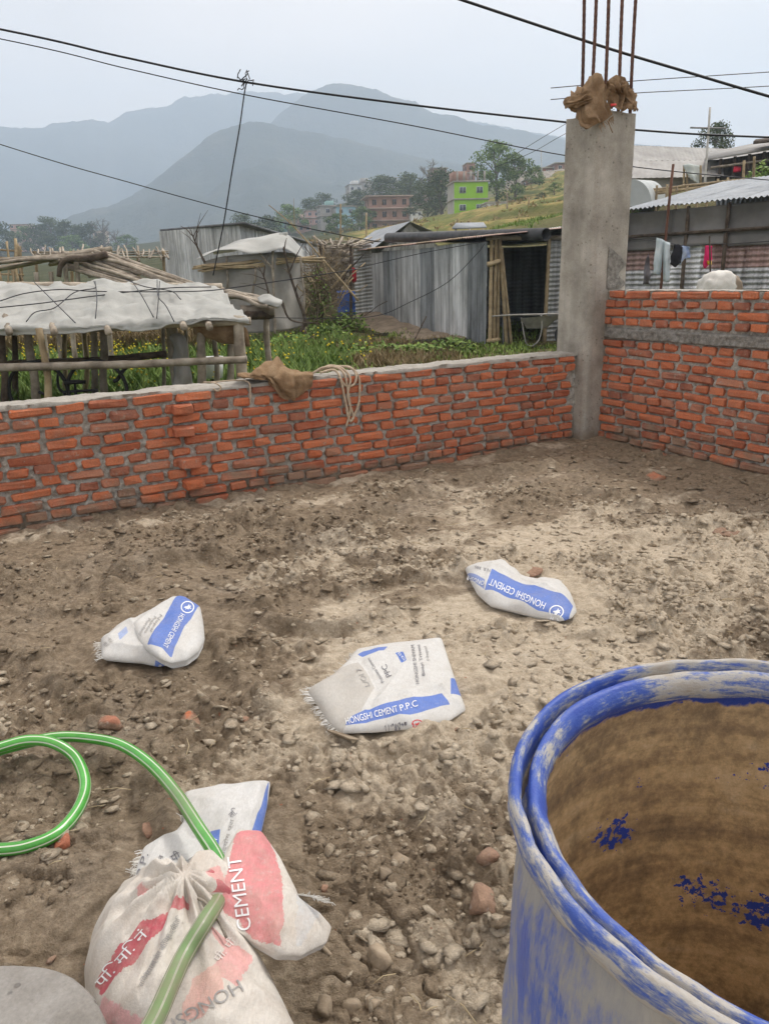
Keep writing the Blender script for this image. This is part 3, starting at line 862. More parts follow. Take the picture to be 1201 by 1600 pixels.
def letter_mesh(txt):
    cu = bpy.data.curves.new('lettering', 'FONT'); cu.body = txt; cu.size = 1.0; cu.resolution_u = 3
    o = bpy.data.objects.new('lettering', cu); col.objects.link(o)
    dg = bpy.context.evaluated_depsgraph_get(); me = bpy.data.meshes.new_from_object(o.evaluated_get(dg))
    bm = bmesh.new(); bm.from_mesh(me); bmesh.ops.triangulate(bm, faces=bm.faces[:])
    for _ in range(2):
        bmesh.ops.subdivide_edges(bm, edges=[e for e in bm.edges if e.calc_length() > .16], cuts=1, use_grid_fill=False)
        bmesh.ops.triangulate(bm, faces=bm.faces[:])
    v = np.array([q.co[:] for q in bm.verts]); f = [tuple(q.index for q in p.verts) for p in bm.faces]
    bm.free(); bpy.data.objects.remove(o); bpy.data.meshes.remove(me); bpy.data.curves.remove(cu)
    return v, f
def write(sheet, txt, A, B, hpx, mat, parent, lift=.0020, shear=0.0, bold=0):
    """lettering printed on the sack: baseline from A to B in the photo, letter height hpx"""
    v, f = letter_mesh(txt)
    if len(v) == 0: return
    x0, x1 = v[:, 0].min(), v[:, 0].max()
    A = np.array(A, float); B = np.array(B, float); d = B - A; L = np.linalg.norm(d); d /= L; up = np.array([d[1], -d[0]])
    t = (v[:, 0] - x0) / (x1 - x0); y = v[:, 1] / .70 * hpx
    uv = A + d * (t * L)[:, None] + (up + d * shear) * y[:, None]
    mb = MB(); mb.add(sheet.atv(uv, lift), f)
    return mb.build('lettering', mat, parent)
def ring_mark(sheet, c, rx, ry, mat, parent, w=.16, name='emblem'):
    mb = MB(); n = 36; P = []
    for k in (1, 1 - w):
        P.append(sheet.atv([(c[0] + rx * k * math.cos(t), c[1] + ry * k * math.sin(t)) for t in np.arange(n) / n * 6.2832], .0012))
    mb.grid(np.array(P), closeu=True)
    # leaping animal inside the ring
    an = [(-.55, .1), (-.35, -.12), (-.15, -.1), (.05, -.2), (.25, -.5), (.3, -.2), (.55, -.25), (.4, .05), (.6, .35), (.25, .2), (.1, .42), (-.05, .2), (-.3, .45), (-.25, .15)]
    pts = list(sheet.atv([(c[0] + rx * a, c[1] + ry * b) for a, b in an], .0012)); cc = sheet.at(c[0] + rx * .02, c[1], .0012)
    mb.add([cc] + pts, [(0, i + 1, (i + 1) % len(pts) + 1) for i in range(len(pts))])
    return mb.build(name, mat, parent)
def fray(sheet, seg, n, ln, mat, parent, seed=0, lift=.004):
    r_ = random.Random(seed); mb = MB()
    seg = [np.array(q, float) for q in seg]
    cen = np.array(px_of(np.append(sheet.c, sheet.Z.mean())))
    for i in range(n):
        t = r_.random() * (len(seg) - 1); k = int(t); p = seg[k] + (seg[min(k + 1, len(seg) - 1)] - seg[k]) * (t - k)
        q = gz(p[0], p[1], sheet.Z.mean() + lift); c = np.append(sheet.c, q[2]); d = q - c; d /= np.linalg.norm(d)
        side = np.array([-d[1], d[0], 0]); l = ln * r_.uniform(.3, 1.3); bnd = r_.uniform(-.6, .6)
        P = [q - d * .012, q + d * l * .5 + side * bnd * l * .3 + np.array([0, 0, .003 * r_.random()]), q + d * l + side * bnd * l + np.array([0, 0, r_.uniform(-.008, .01)])]
        mb.tube(np.array(P), .0009, 3, cap=False)
    return mb.build('frayed_threads', mat, parent)
def px_of(p):
    q = np.asarray(p) - EYEP; w = q @ cF; return 600.5 + FPX * (q @ cR) / w, 800 - FPX * (q @ cU) / w
M_THREAD = simple('sack_thread', (.62, .60, .55), (.74, .73, .70), 20, .7, 0, 0, rv=.1)

def sack_body(name, sheet, base, bands, parent, dirt=.22, dirtc=(.36, .30, .225), wear=.2, **kw):
    """printed cloth: each band is an outline and its ink colour"""
    m = sack_material('woven_sack_print', base, [c for _, c in bands], dirt, dirtc, wear)
    return sheet.mesh([sheet.poly(P) for P, _ in bands], **kw).build(name, m, parent, True)

# ---- sack on the left, folded over, blue band with emblem
zA = .016 + ylevel(*gz(240, 990)[:2]) + .012
SA = Sheet([(157,1003),(182,984),(206,974),(236,956),(262,958),(280,985),(285,1010),(275,1036),(250,1041),(220,1035),(188,1033),(159,1030)], zA, .045, 3.2, wr=.012, wsc=8, seed=1.3,
           creases=[([(205,980),(222,1010),(232,1030)], 0.0084, 0.0280), ([(170,1010),(230,1022)], 0.0084, 0.0280)])
bagA = thing('cement_sack', 'empty white cement sack folded over, blue band across it, leftmost of those lying flat', 'sack', (SA.c[0], SA.c[1], zA), 'empty cement sacks strewn on the soil')
sack_body('sack_body', SA, WHITE, [([(184,990),(197,978),(200,988),(187,1000)], (.33, .40, .60)), ([(236,1041),(246,1028),(262,1040)], BLUE)], bagA)
SA2 = Sheet([(205,976),(236,955),(270,935),(290,935),(313,949),(318,975),(320,1000),(311,1018),(292,1032),(268,1037),(250,1030),(228,1016),(216,1000)], [zA + .05]*5 + [zA + .02]*5 + [zA + .05]*3, .026, 4.5, wr=.009, wsc=7, seed=4.1,
            creases=[([(226,1012),(268,1034)], 0.0050, 0.0168), ([(282,936),(316,955)], 0.0042, 0.0140)])
sack_body('folded_half', SA2, WHITE, [([(230,1008),(272,936),(284,931),(313,948),(268,1029)], BLUE)], bagA, under=.03)
write(SA2, 'HONGSHI CEMENT', (282, 958), (254, 1010), 8.5, INK_W, bagA)
ring_mark(SA2, (293, 949), 10.5, 9.5, INK_W, bagA)
write(SA, 'पी. पी.', (166, 1013), (178, 1001), 7, INK_FG, bagA)
for k, tx in enumerate(('Portland', 'Pozzolana', 'Nepal')):
    write(SA2, tx, (232 + 9 * k, 966 - 3 * k), (216 + 9 * k, 992 - 3 * k), 4.5, INK_FG, bagA)
fray(SA, [(155,1004),(158,1016),(158,1030)], 46, .02, M_THREAD, bagA, 1)
fray(SA, [(160,1003),(182,984)], 20, .012, M_THREAD, bagA, 2)

# ---- sack in the middle with the mouth torn open
zB = .016 + ylevel(*gz(600, 1070)[:2]) + .012
SB = Sheet([(480,1082),(515,1064),(540,1040),(556,1019),(600,1010),(645,1004),(690,998),(700,1030),(716,1078),(728,1110),(702,1127),(640,1140),(585,1145),(530,1147),(512,1130),(497,1106)], zB, .040, 4.5, wr=.011, wsc=6, seed=2.2, centre=(615, 1078),
           creases=[([(690,1084),(727,1103)], 0.0059, 0.0196), ([(540,1128),(585,1105),(640,1092),(690,1083)], 0.0067, 0.0224), ([(585,1110),(620,1065),(630,1050)], 0.0059, 0.0196), ([(565,1040),(590,1090),(570,1130)], -0.0084, 0.0280), ([(700,1030),(690,1084)], 0.0050, 0.0168)])
bagB = thing('cement_sack', 'empty white cement sack with torn frayed mouth, lying in the middle of the yard', 'sack', (SB.c[0], SB.c[1], zB), 'empty cement sacks strewn on the soil')
sack_body('sack_body', SB, WHITE, [([(470,1080),(560,1035),(585,1075),(565,1110),(530,1150)], (.46, .44, .405)),
    ([(538,1134),(548,1120),(570,1109),(620,1095),(690,1083),(703,1101),(640,1117),(560,1131)], BLUE),
    ([(704,1060),(711,1062),(724,1090),(704,1086)], BLUE), ([(558,1023),(567,1018),(606,1010),(600,1016),(566,1027)], BLUE),
    ([(617,1020),(629,1018),(635,1031),(627,1036)], BLUE)], bagB)
write(SB, 'HONGSHI CEMENT', (541, 1133), (622, 1113), 10.5, INK_W, bagB)
write(SB, 'P.P.C', (626, 1112), (653, 1104), 10, INK_W, bagB)
write(SB, 'HONGSHI SHIVAM', (655, 1069), (647, 1008), 5.5, INK_G, bagB)
write(SB, 'Binayi Triveni', (664, 1056), (656, 1008), 5, INK_G, bagB)
write(SB, 'Nepal', (671, 1032), (666, 1010), 4.5, INK_FG, bagB)
write(SB, 'Pozzolana Cement', (600, 1066), (577, 1028), 5, INK_G, bagB)
write(SB, 'PPC', (612, 1056), (603, 1038), 9, INK_G, bagB)
write(SB, 'L/OI 7', (578, 1072), (563, 1044), 8, INK_FG, bagB, shear=.2)
write(SB, '50 KG', (621, 1022), (631, 1033), 4, INK_W, bagB)
write(SB, '11>2>24', (602, 1142), (636, 1137), 6.5, INK_G, bagB)
ring_mark(SB, (652, 1132), 9, 7, INK_R, bagB, .2)
fray(SB, [(478,1080),(488,1096),(500,1112),(512,1130),(530,1147)], 90, .022, M_THREAD, bagB, 3)
fray(SB, [(480,1078),(515,1064),(535,1042),(556,1019)], 60, .016, M_THREAD, bagB, 4)

# ---- sack further back on the right
zC = .016 + ylevel(*gz(815, 925)[:2]) + .012
SC = Sheet([(726,889),(752,882),(783,875),(797,890),(812,903),(846,911),(858,907),(876,909),(892,930),(901,956),(893,966),(878,971),(845,966),(800,955),(764,946),(746,930),(734,908)], zC, .044, 3.8, wr=.010, wsc=7, seed=6.0, centre=(812, 930),
           creases=[([(768,890),(830,915),(890,945)], 0.0092, 0.0308), ([(757,922),(768,890)], 0.0059, 0.0196), ([(846,912),(870,930)], 0.0063, 0.0210)])
bagC = thing('cement_sack', 'crumpled white cement sack with a broad blue lettered band, lying farthest to the right', 'sack', (SC.c[0], SC.c[1], zC), 'empty cement sacks strewn on the soil')
sack_body('sack_body', SC, WHITE, [([(727,896),(757,905),(756,921),(733,907)], (.22, .28, .50)), ([(768,888),(830,914),(895,947),(887,971),(840,960),(757,922)], BLUE)], bagC)
write(SC, 'HONGSHI CEMENT', (853, 943), (767, 904), 11, INK_W, bagC)
ring_mark(SC, (869, 956), 11.5, 10, INK_W, bagC)
write(SC, 'ONGSHI', (757, 909), (731, 900), 7, INK_W, bagC)
write(SC, 'N.S. 385', (766, 890), (742, 884), 4.5, INK_G, bagC)
fray(SC, [(846,912),(858,907),(876,909)], 24, .014, M_THREAD, bagC, 5)

# ---- sack lying under the hose, in front
zD = .016 + ylevel(*gz(320, 1300)[:2]) + .012
SD = Sheet([(288,1242),(350,1230),(423,1222),(417,1262),(408,1302),(395,1350),(360,1420),(290,1430),(235,1410),(206,1392),(214,1355),(224,1328),(250,1312),(275,1300),(287,1288)], zD, .030, 4.5, wr=.010, wsc=9, seed=8.0,
           creases=[([(290,1295),(330,1330),(370,1390)], -0.0120, 0.0420), ([(408,1235),(380,1330)], 0.0063, 0.0210)])
bagD = thing('cement_sack', 'flat white cement sack under the green hose, with grey lettering and a blue edge', 'sack', (SD.c[0], SD.c[1], zD), 'empty cement sacks strewn on the soil')
sack_body('sack_body', SD, (.57, .565, .55), [([(421,1222),(417,1262),(408,1302),(393,1299),(408,1260)], BLUE), ([(329,1299),(344,1296),(341,1332),(333,1338),(325,1330)], BLUE)], bagD)
write(SD, 'पी.', (270, 1348), (286, 1340), 11, INK_G, bagD)
write(SD, 'नेपाल', (243, 1372), (256, 1338), 7, INK_G, bagD)
write(SD, 'P.P.', (222, 1372), (232, 1336), 10, INK_G, bagD)
write(SD, 'शिवम', (333, 1334), (340, 1312), 5, INK_W, bagD)
write(SD, 'उद्योग प्रा', (350, 1340), (366, 1282), 6, INK_FG, bagD)
write(SD, 'लि.', (362, 1280), (373, 1270), 9, INK_G, bagD)
write(SD, 'सिमेन्ट', (284, 1360), (306, 1345), 8, INK_FG, bagD)
fray(SD, [(206,1392),(214,1355),(224,1328)], 50, .018, M_THREAD, bagD, 6)
fray(SD, [(286,1246),(288,1262),(286,1290)], 40, .02, M_THREAD, bagD, 7)

# ---- big filled sack tied at the neck, hose held across it
NECK = gz(292, 1404, .20)
def pleats(x, y):
    d = np.hypot(x - NECK[0], y - NECK[1]); a = np.arctan2(y - NECK[1], x - NECK[0])
    f = np.exp(-d / .22) * sstep(.0, .05, d)
    return f * (.015 * np.sin(a * 11 + 3 * d) + .008 * np.sin(a * 23 + 1.7)) + .055 * np.exp(-(d / .10) ** 2)
SK = Sheet([(230,1386),(192,1402),(165,1440),(143,1480),(132,1525),(136,1580),(150,1660),(230,1760),(360,1780),(470,1720),(478,1650),(452,1595),(425,1545),(392,1492),(352,1440),(318,1398),(285,1380)],
           [.07,.06,.05,.05,.05,.05,.05,.05,.05,.05,.05,.05,.05,.06,.07,.09,.09], .130, 2.3, wr=.023, wsc=8, seed=3.0, extra=pleats, centre=(300, 1550))
bagE = thing('tied_sack', 'full dirty pink and white cement sack tied at the neck, in the lower left corner', 'sack', (SK.c[0], SK.c[1], 0))
pinkd = (.66, .36, .34)
sack_body('sack_body', SK, CREAM, [([(148,1540),(185,1480),(250,1430),(288,1404),(296,1412),(255,1450),(205,1510),(160,1556)], REDC),
    ([(320,1440),(360,1470),(395,1495),(370,1545),(330,1515),(352,1485)], pinkd), ([(300,1530),(340,1510),(350,1545),(318,1590),(280,1600)], (.68, .42, .37)),
    ([(160,1560),(190,1570),(230,1600),(180,1640),(150,1600)], (.68, .40, .40)), ([(212,1392),(228,1384),(240,1395),(225,1408)], pinkd)], bagE, dirt=.6, dirtc=(.40, .325, .26), wear=.6, nt=90, na=280)
write(SK, 'पि. मि. नं', (158, 1546), (232, 1462), 15, INK_W, bagE)
write(SK, 'HONGSHI', (372, 1532), (245, 1606), 20, INK_FG, bagE)
write(SK, 'पी. पी.', (342, 1506), (372, 1470), 12, ink('pale_ink', (.66, .60, .56), .3), bagE)
for k in range(7):
    write(SK, ('सिमेन्ट', 'नेपाल', 'उद्योग', 'प्रा लि', 'शिवम', 'होङ्सी', 'मिति')[k], (222 + 9 * k, 1545 - 15 * k), (236 + 8 * k, 1518 - 14 * k), 7, INK_FG, bagE)
# the loose mouth above the tie, flopped to the right
def flapbase(x, y): return NECK[2] + .035 - .42 * np.clip(x - NECK[0], 0, 1) - .05 * np.sin(np.clip(x - NECK[0], 0, 1) * 20) * .3
SF = Sheet([(288,1400),(312,1362),(330,1352),(348,1362),(356,1340),(372,1305),(408,1298),(438,1335),(462,1380),(470,1398),(516,1412),(508,1440),(468,1476),(432,1484),(392,1466),(352,1440),(312,1412)],
           .18, .022, 3.0, base=lambda x, y: flapbase(x, y), wr=.012, wsc=11, seed=9.0, centre=(398, 1400),
           creases=[([(300,1404),(360,1400),(420,1380)], 0.0059, 0.0196), ([(352,1362),(365,1400),(372,1440)], -0.0050, 0.0168), ([(395,1340),(430,1365)], -0.0050, 0.0168), ([(300,1400),(340,1375)], 0.0050, 0.0168)])
sack_body('loose_mouth', SF, CREAM, [([(368,1305),(416,1298),(440,1370),(444,1440),(438,1482),(395,1468),(372,1440),(348,1425),(352,1370)], PINK), ([(318,1360),(345,1354),(352,1380),(335,1380)], pinkd), ([(466,1392),(520,1410),(470,1480),(462,1478)], (.55, .55, .54))], bagE, dirt=.6, dirtc=(.40, .325, .26), wear=.6, under=.02)
write(SF, 'CEMENT', (393, 1454), (376, 1338), 22, INK_W, bagE, lift=.002)
fray(SF, [(470,1398),(494,1402),(516,1412)], 30, .012, M_THREAD, bagE, 8)
mb = MB()
for k in range(3):
    a = np.linspace(0, 6.6, 30)
    mb.tube(np.c_[NECK[0] + .004 * k + (.032 + .004 * np.sin(3 * a)) * np.cos(a), NECK[1] + (.030) * np.sin(a), NECK[2] - .005 + .018 * np.sin(a + k * .3) + .008 * k], .0035, 5)
mb.tube(crom([NECK + [.02, -.03, .03], NECK + [.05, -.05, .04], NECK + [.08, -.075, .02], NECK + [.10, -.10, .0]], 5), .003, 5)
mb.build('tie_cord', simple('dirty_cord', (.22, .19, .15), (.42, .38, .32), 30, .9, 0, .3), bagE, True)
# gathered ruffles round the tie
mb = MB()
R = []
for i, (r0, dz) in enumerate(((.026, .0), (.032, .014), (.044, .026), (.056, .028), (.066, .012))):
    a = np.linspace(0, 2 * math.pi, 90, endpoint=False)
    rad = r0 * (1 + (.10 + .13 * i / 4) * np.sin(a * 9 + i * .35) + .1 * np.sin(a * 4 + 1))
    R.append(np.c_[NECK[0] + rad * np.cos(a) * 1.05, NECK[1] + rad * np.sin(a) * .8, NECK[2] + dz + .006 * np.sin(a * 9) + .01 * np.sin(a)])
mb.grid(np.array(R), closeu=True)
aa = np.concatenate([np.linspace(0, 2 * math.pi, 90, endpoint=False)] * 5)
cc = np.tile(np.array(CREAM), (450, 1)); cc[(np.sin(aa * 2 + 1.0) > .55)] = REDC
mb.attr('print', cc); mb.build('gathered_neck', M_SACKD, bagE, True)

# ---- green hose with white lines
def hose_material():
    n = NT('green_hose')
    u = n.math('FRACT', n.math('MULTIPLY', n.attr('ang'), 6.0))
    st = n.ramp(u, [(0.0, 1.0), (.20, 1.0), (.23, 0.0), (1, 0.0)])
    dirt = n.attr('dirt')
    g = n.ramp(n.noise(12, 4, .6), [(.3, (.05, .30, .03)), (.7, (.09, .46, .06))])
    c = n.mix(st, g, (.66, .72, .58))
    k = n.math('MULTIPLY', dirt, n.ramp(n.noise(16, 5, .7), [(.2, .55), (.6, 1.0)]))
    c = n.mix(k, c, (.27, .25, .17))
    n.b.inputs['Transmission Weight'].default_value = 0.12
    n.b.inputs['Coat Weight'].default_value = 0.25
    n.bump(n.noise(40, 3, .6), .06, .004)
    return n.done(c, n.ramp(dirt, [(0, .28), (1, .65)]), 0, .5)
def hose():
    P3 = [gz(175, 1720, .36), gz(205, 1655, .33), gz(240, 1598, .29), gz(285, 1515, .40), gz(320, 1455, .345), gz(342, 1410, .2), gz(350, 1372, .165), gz(338, 1338, .14), gz(312, 1297, .12), gz(275, 1240, .095), gz(235, 1195, .065), gz(190, 1165, .05)]
    P3 += [gz(140, 1154, .045), gz(90, 1152, .055), gz(40, 1162, .06), gz(-20, 1180, .055), gz(-90, 1215, .04), gz(-130, 1265, .03), gz(-110, 1310, .03), gz(-50, 1328, .03)]
    P3 += [gz(0, 1328, .032), gz(45, 1322, .035), gz(90, 1302, .035), gz(122, 1265, .035), gz(133, 1225, .035), gz(118, 1185, .04), gz(85, 1162, .075), gz(45, 1157, .09), gz(0, 1168, .085), gz(-60, 1188, .07), gz(-140, 1215, .03), gz(-260, 1240, .025)]
    for i, (u, v) in ((3, (285, 1515)), (4, (320, 1455)), (5, (341, 1415))): P3[i] = SK.at(u, v, .019 if i < 5 else .012)
    P = crom(P3, 14); n = 26
    mb = MB(); R = .0165
    mb.tube(P, R, n - 1, cap=False)
    V = np.concatenate(mb.v).reshape(len(P), n - 1, 3); mb = MB(); mb.grid(np.concatenate([V, V[:, :1]], 1))
    mb.f.append(tuple(reversed(range(n - 1)))); mb.f.append(tuple((len(P) - 1) * n + i for i in range(n - 1)))
    L = np.concatenate([[0], np.cumsum(np.linalg.norm(np.diff(P, axis=0), axis=1))])
    ang = np.tile(np.arange(n) / (n - 1), (len(P), 1)) + (L * .10)[:, None] + 2.0
    dirt = sstep(.72, .48, L)
    dirt = np.maximum(dirt, .62 * np.exp(-((L - 1.02) / .16) ** 2))
    dirt = np.clip(dirt + .2 * np.clip(fbm(L, L * 0, 4, 3), 0, 1), .04, .8)
    dirt = np.repeat(dirt, n)
    mb.attr('ang', ang.ravel()); mb.attr('dirt', dirt)
    o = mb.build('garden_hose', hose_material(), None, True)
    return tag(o, 'bright green water hose with white lines, looped on the soil and across the tied sack', 'hose')
hose()

# ---- blue plastic drum, cement splashed, open top
DC = (.408, .613); DR = .292
def cyl(n):
    """(arc length, height, radius) round the drum's axis"""
    sp = n.new('ShaderNodeSeparateXYZ'); n.l(n.pos, sp.inputs[0])
    dx = n.math('SUBTRACT', sp.outputs['X'], DC[0]); dy = n.math('SUBTRACT', sp.outputs['Y'], DC[1])
    at = n.new('ShaderNodeMath', operation='ARCTAN2'); n.l(dx, at.inputs[0]); n.l(dy, at.inputs[1])
    r = n.math('SQRT', n.math('ADD', n.math('MULTIPLY', dx, dx), n.math('MULTIPLY', dy, dy)))
    cb = n.new('ShaderNodeCombineXYZ'); n.l(n.math('MULTIPLY', at.outputs[0], .29), cb.inputs[0]); n.l(sp.outputs['Z'], cb.inputs[1]); n.l(r, cb.inputs[2])
    return cb.outputs[0]
def drum_out():
    n = NT('drum_plastic_outside'); v = cyl(n)
    big = n.noise(7, 5, .65, (1, .6, 1), v); mid = n.noise(30, 6, .75, (1, .35, 1), v); sc_ = n.noise(110, 4, .75, (1, .10, 1), v)
    k = n.math('ADD', n.math('MULTIPLY', big, .55), n.math('ADD', n.math('MULTIPLY', mid, .30), n.math('MULTIPLY', sc_, .20)))
    c = n.ramp(k, [(.40, (.045, .085, .36)), (.475, (.075, .125, .40)), (.515, (.20, .22, .34)), (.56, (.30, .295, .29)), (.66, (.38, .36, .325))])
    c = n.mix(n.ramp(n.noise(16, 5, .7, (1, .2, 1), v), [(.60, 0.0), (.75, .6)]), c, (.30, .265, .215))
    n.bump(n.math('ADD', mid, sc_), .3, .004)
    return n.done(c, n.ramp(k, [(.45, .42), (.6, .85)]), 0, .35)
def drum_rim(name, bias):
    n = NT(name); v = cyl(n)
    big = n.noise(5, 4, .6, (1, 1.5, 2), v); mid = n.noise(34, 6, .75, (.40, 1, 1), v); sc_ = n.noise(150, 4, .75, (.12, 1, 1), v)
    k = n.math('ADD', n.math('MULTIPLY', big, .28), n.math('ADD', n.math('MULTIPLY', mid, .50), n.math('MULTIPLY', sc_, .26)))
    k = n.math('ADD', k, bias)
    c = n.ramp(k, [(.40, (.030, .065, .33)), (.495, (.055, .105, .38)), (.535, (.20, .23, .34)), (.57, (.42, .40, .37)), (.68, (.34, .295, .235))])
    n.bump(n.math('ADD', mid, n.math('MULTIPLY', n.noise(60, 5, .7), .6)), .5, .004)
    return n.done(c, n.ramp(k, [(.45, .38), (.6, .85)]), 0, .35)
def drum_in():
    n = NT('drum_lining'); v = cyl(n)
    big = n.noise(4, 6, .7, (.6, 1, 1), v); ring = n.noise(26, 4, .6, (.03, 1, 0), v); scr = n.noise(140, 3, .7, (1, .06, 1), v); g = n.noise(55, 6, .75, None, v)
    k = n.math('ADD', n.math('MULTIPLY', big, .55), n.math('ADD', n.math('MULTIPLY', ring, .30), n.math('MULTIPLY', g, .20)))
    c = n.ramp(k, [(.42, (.22, .165, .11)), (.50, (.42, .30, .175)), (.56, (.62, .45, .25)), (.64, (.70, .55, .36))])
    c = n.mix(n.ramp(n.noise(13, 6, .75, (1, .6, 1), v), [(.52, 0.0), (.66, .6)]), c, (.17, .135, .095))
    c = n.mix(n.ramp(scr, [(.60, 0.0), (.72, .45)]), c, (.50, .39, .25))
    c = n.mix(1.0, c, n.ramp(g, [(.35, .84), (.65, 1.1)]), 'MULTIPLY')
    fl = n.math('ADD', n.math('MULTIPLY', n.noise(8.5, 1, .5, None, v), .62), n.math('MULTIPLY', n.noise(85, 3, .65, None, v), .42))
    c = n.mix(n.ramp(fl, [(.662, 0.0), (.668, 1.0)]), c, (.03, .07, .45))
    sp = n.new('ShaderNodeSeparateXYZ'); n.l(n.pos, sp.inputs[0])
    top = n.math('ADD', n.math('MULTIPLY', n.math('SUBTRACT', sp.outputs['Z'], .84), 22.0), n.math('MULTIPLY', n.noise(22, 5, .7, None, v), 1.0))
    c = n.mix(n.ramp(top, [(.62, 0.0), (.75, 1.0)]), c, (.035, .075, .38))
    n.bump(n.math('ADD', g, n.noise(18, 4, .7, None, v)), .45, .005)
    return n.done(c, .6, 0, .4)
drum = thing('plastic_drum', 'large open blue plastic drum crusted with cement, brown inside, in the foreground', 'drum', (DC[0], DC[1], 0))
def wob(prof, n=160, amp=.0012):
    a = np.arange(n) / n * 2 * math.pi
    P = []
    for r, z in prof:
        rr_ = r + amp * fbm(np.cos(a) * 3, np.sin(a) * 3, 2.0, 3, np.full(n, z * 4))
        P.append(np.c_[DC[0] + rr_ * np.cos(a), DC[1] + rr_ * np.sin(a), z + amp * 1.2 * pnoise(np.cos(a) * 4, np.sin(a) * 4)])
    mb = MB(); mb.grid(np.array(P), closeu=True); return mb
wob([(.268, -.03), (.276, .0), (.283, .05), (.287, .12), (.288, .28), (.294, .30), (.294, .33), (.288, .35), (.287, .55), (.293, .57), (.293, .60), (.287, .62), (.285, .74), (.281, .80), (.274, .84), (.270, .862), (.272, .872)]).build('outer_wall', drum_out(), drum, True)
wob([(.270, .868), (.284, .867), (.291, .874), (.2925, .884), (.2915, .894), (.288, .8995), (.283, .9005), (.2805, .8985), (.2790, .892), (.2785, .874), (.2780, .866)], amp=.0022).build('rim', drum_rim('drum_plastic_rim', .022), drum, True)
wob([(.2785, .868), (.2715, .868)], amp=.0008).build('rim_groove', simple('groove_dark_brown', (.045, .04, .04), (.17, .14, .11), 25, .9, 0, .3), drum, True)  # groove floor coloured darker than rim and lip
wob([(.2722, .862), (.2722, .884), (.2700, .8915), (.2665, .8935), (.2610, .8905), (.2560, .8840), (.2528, .8760), (.2525, .868), (.256, .860)], amp=.0020).build('inner_lip', drum_rim('drum_plastic_lip', .008), drum, True)
wob([(.2555, .862), (.262, .848), (.268, .82), (.275, .77), (.279, .70), (.280, .40), (.279, .12), (.272, .05), (.25, .03), (.12, .022), (.002, .022)]).build('lining', drum_in(), drum, True)

# ---- round grey concrete block in the corner
CBZ = .20
pts = np.array([gz(u, v, CBZ)[:2] for u, v in ((0,1504),(45,1500),(100,1514),(140,1545),(160,1575),(171,1600))])
Am = np.c_[2 * pts, np.ones(len(pts))]; sol = np.linalg.lstsq(Am, (pts ** 2).sum(1), rcond=None)[0]
cbr = math.sqrt(sol[2] + sol[0] ** 2 + sol[1] ** 2)
CB = thing('concrete_block', 'round smooth grey concrete block with a dusty flat top, beside the tied sack', 'block', (sol[0], sol[1], 0))
a = np.arange(72) / 72 * 2 * math.pi; P = []
for r, z in ((1.02, -.05), (1.01, .08), (1.0, CBZ - .03), (.985, CBZ - .008), (.955, CBZ), (.8, CBZ + .003), (.6, CBZ), (.4, CBZ + .002), (.2, CBZ + .001), (.01, CBZ)):
    e = cbr * r * (1 + .008 * pnoise(np.cos(a) * 2, np.sin(a) * 2) + .004 * pnoise(np.cos(a) * 9, np.sin(a) * 9))
    x, y = sol[0] + e * np.cos(a), sol[1] + e * np.sin(a)
    P.append(np.c_[x, y, z + .003 * fbm(x, y, 14, 3)])
mb = MB(); mb.grid(np.array(P), closeu=True)
mb.build('block_body', concrete('smooth_concrete', (.20, .185, .165), (.27, .255, .235), (.33, .315, .29), False, 7, .35, .35), CB, True)

# ---- broken brick and stones lying on the soil
def chunk(name, u, v, size, label, mat, cat='brick', seed=0, group='broken brick lying on the soil', sink=.3):
    p = gz(u, v, .0); p[2] = ylevel(p[0], p[1])
    r_ = np.random.default_rng(seed); v0, f0 = ico(2)
    w = np.sign(v0) * np.abs(v0) ** (.5 if cat == 'brick' else .8)
    w = w / np.abs(w).max(0) * (1 + .10 * r_.normal(size=(len(v0), 1)))
    for _ in range(7 if cat != 'brick' else 4):
        cut = r_.normal(size=3); cut /= np.linalg.norm(cut); d = w @ cut; w = w - np.outer(np.clip(d - r_.uniform(.4, .75), 0, 9), cut)
    w = w * np.array(size) / 2
    th = r_.uniform(0, 6.28); tl = r_.normal(0, .25)
    Rm = np.array(Matrix.Rotation(th, 3, 'Z') @ Matrix.Rotation(tl, 3, 'X'))
    mb = MB(); mb.add(w @ Rm.T + p + [0, 0, size[2] * (.5 - sink)], f0)
    return tag(mb.build(name, mat, None), label, cat, group)
M_BRK = brick_material('broken_brick', .025); M_BRKM = brick_material('muddy_brick', .40)
M_STONE = simple('tan_stone', (.21, .163, .112), (.37, .298, .215), 16, .9, 0, .5, .006, rv=.2)
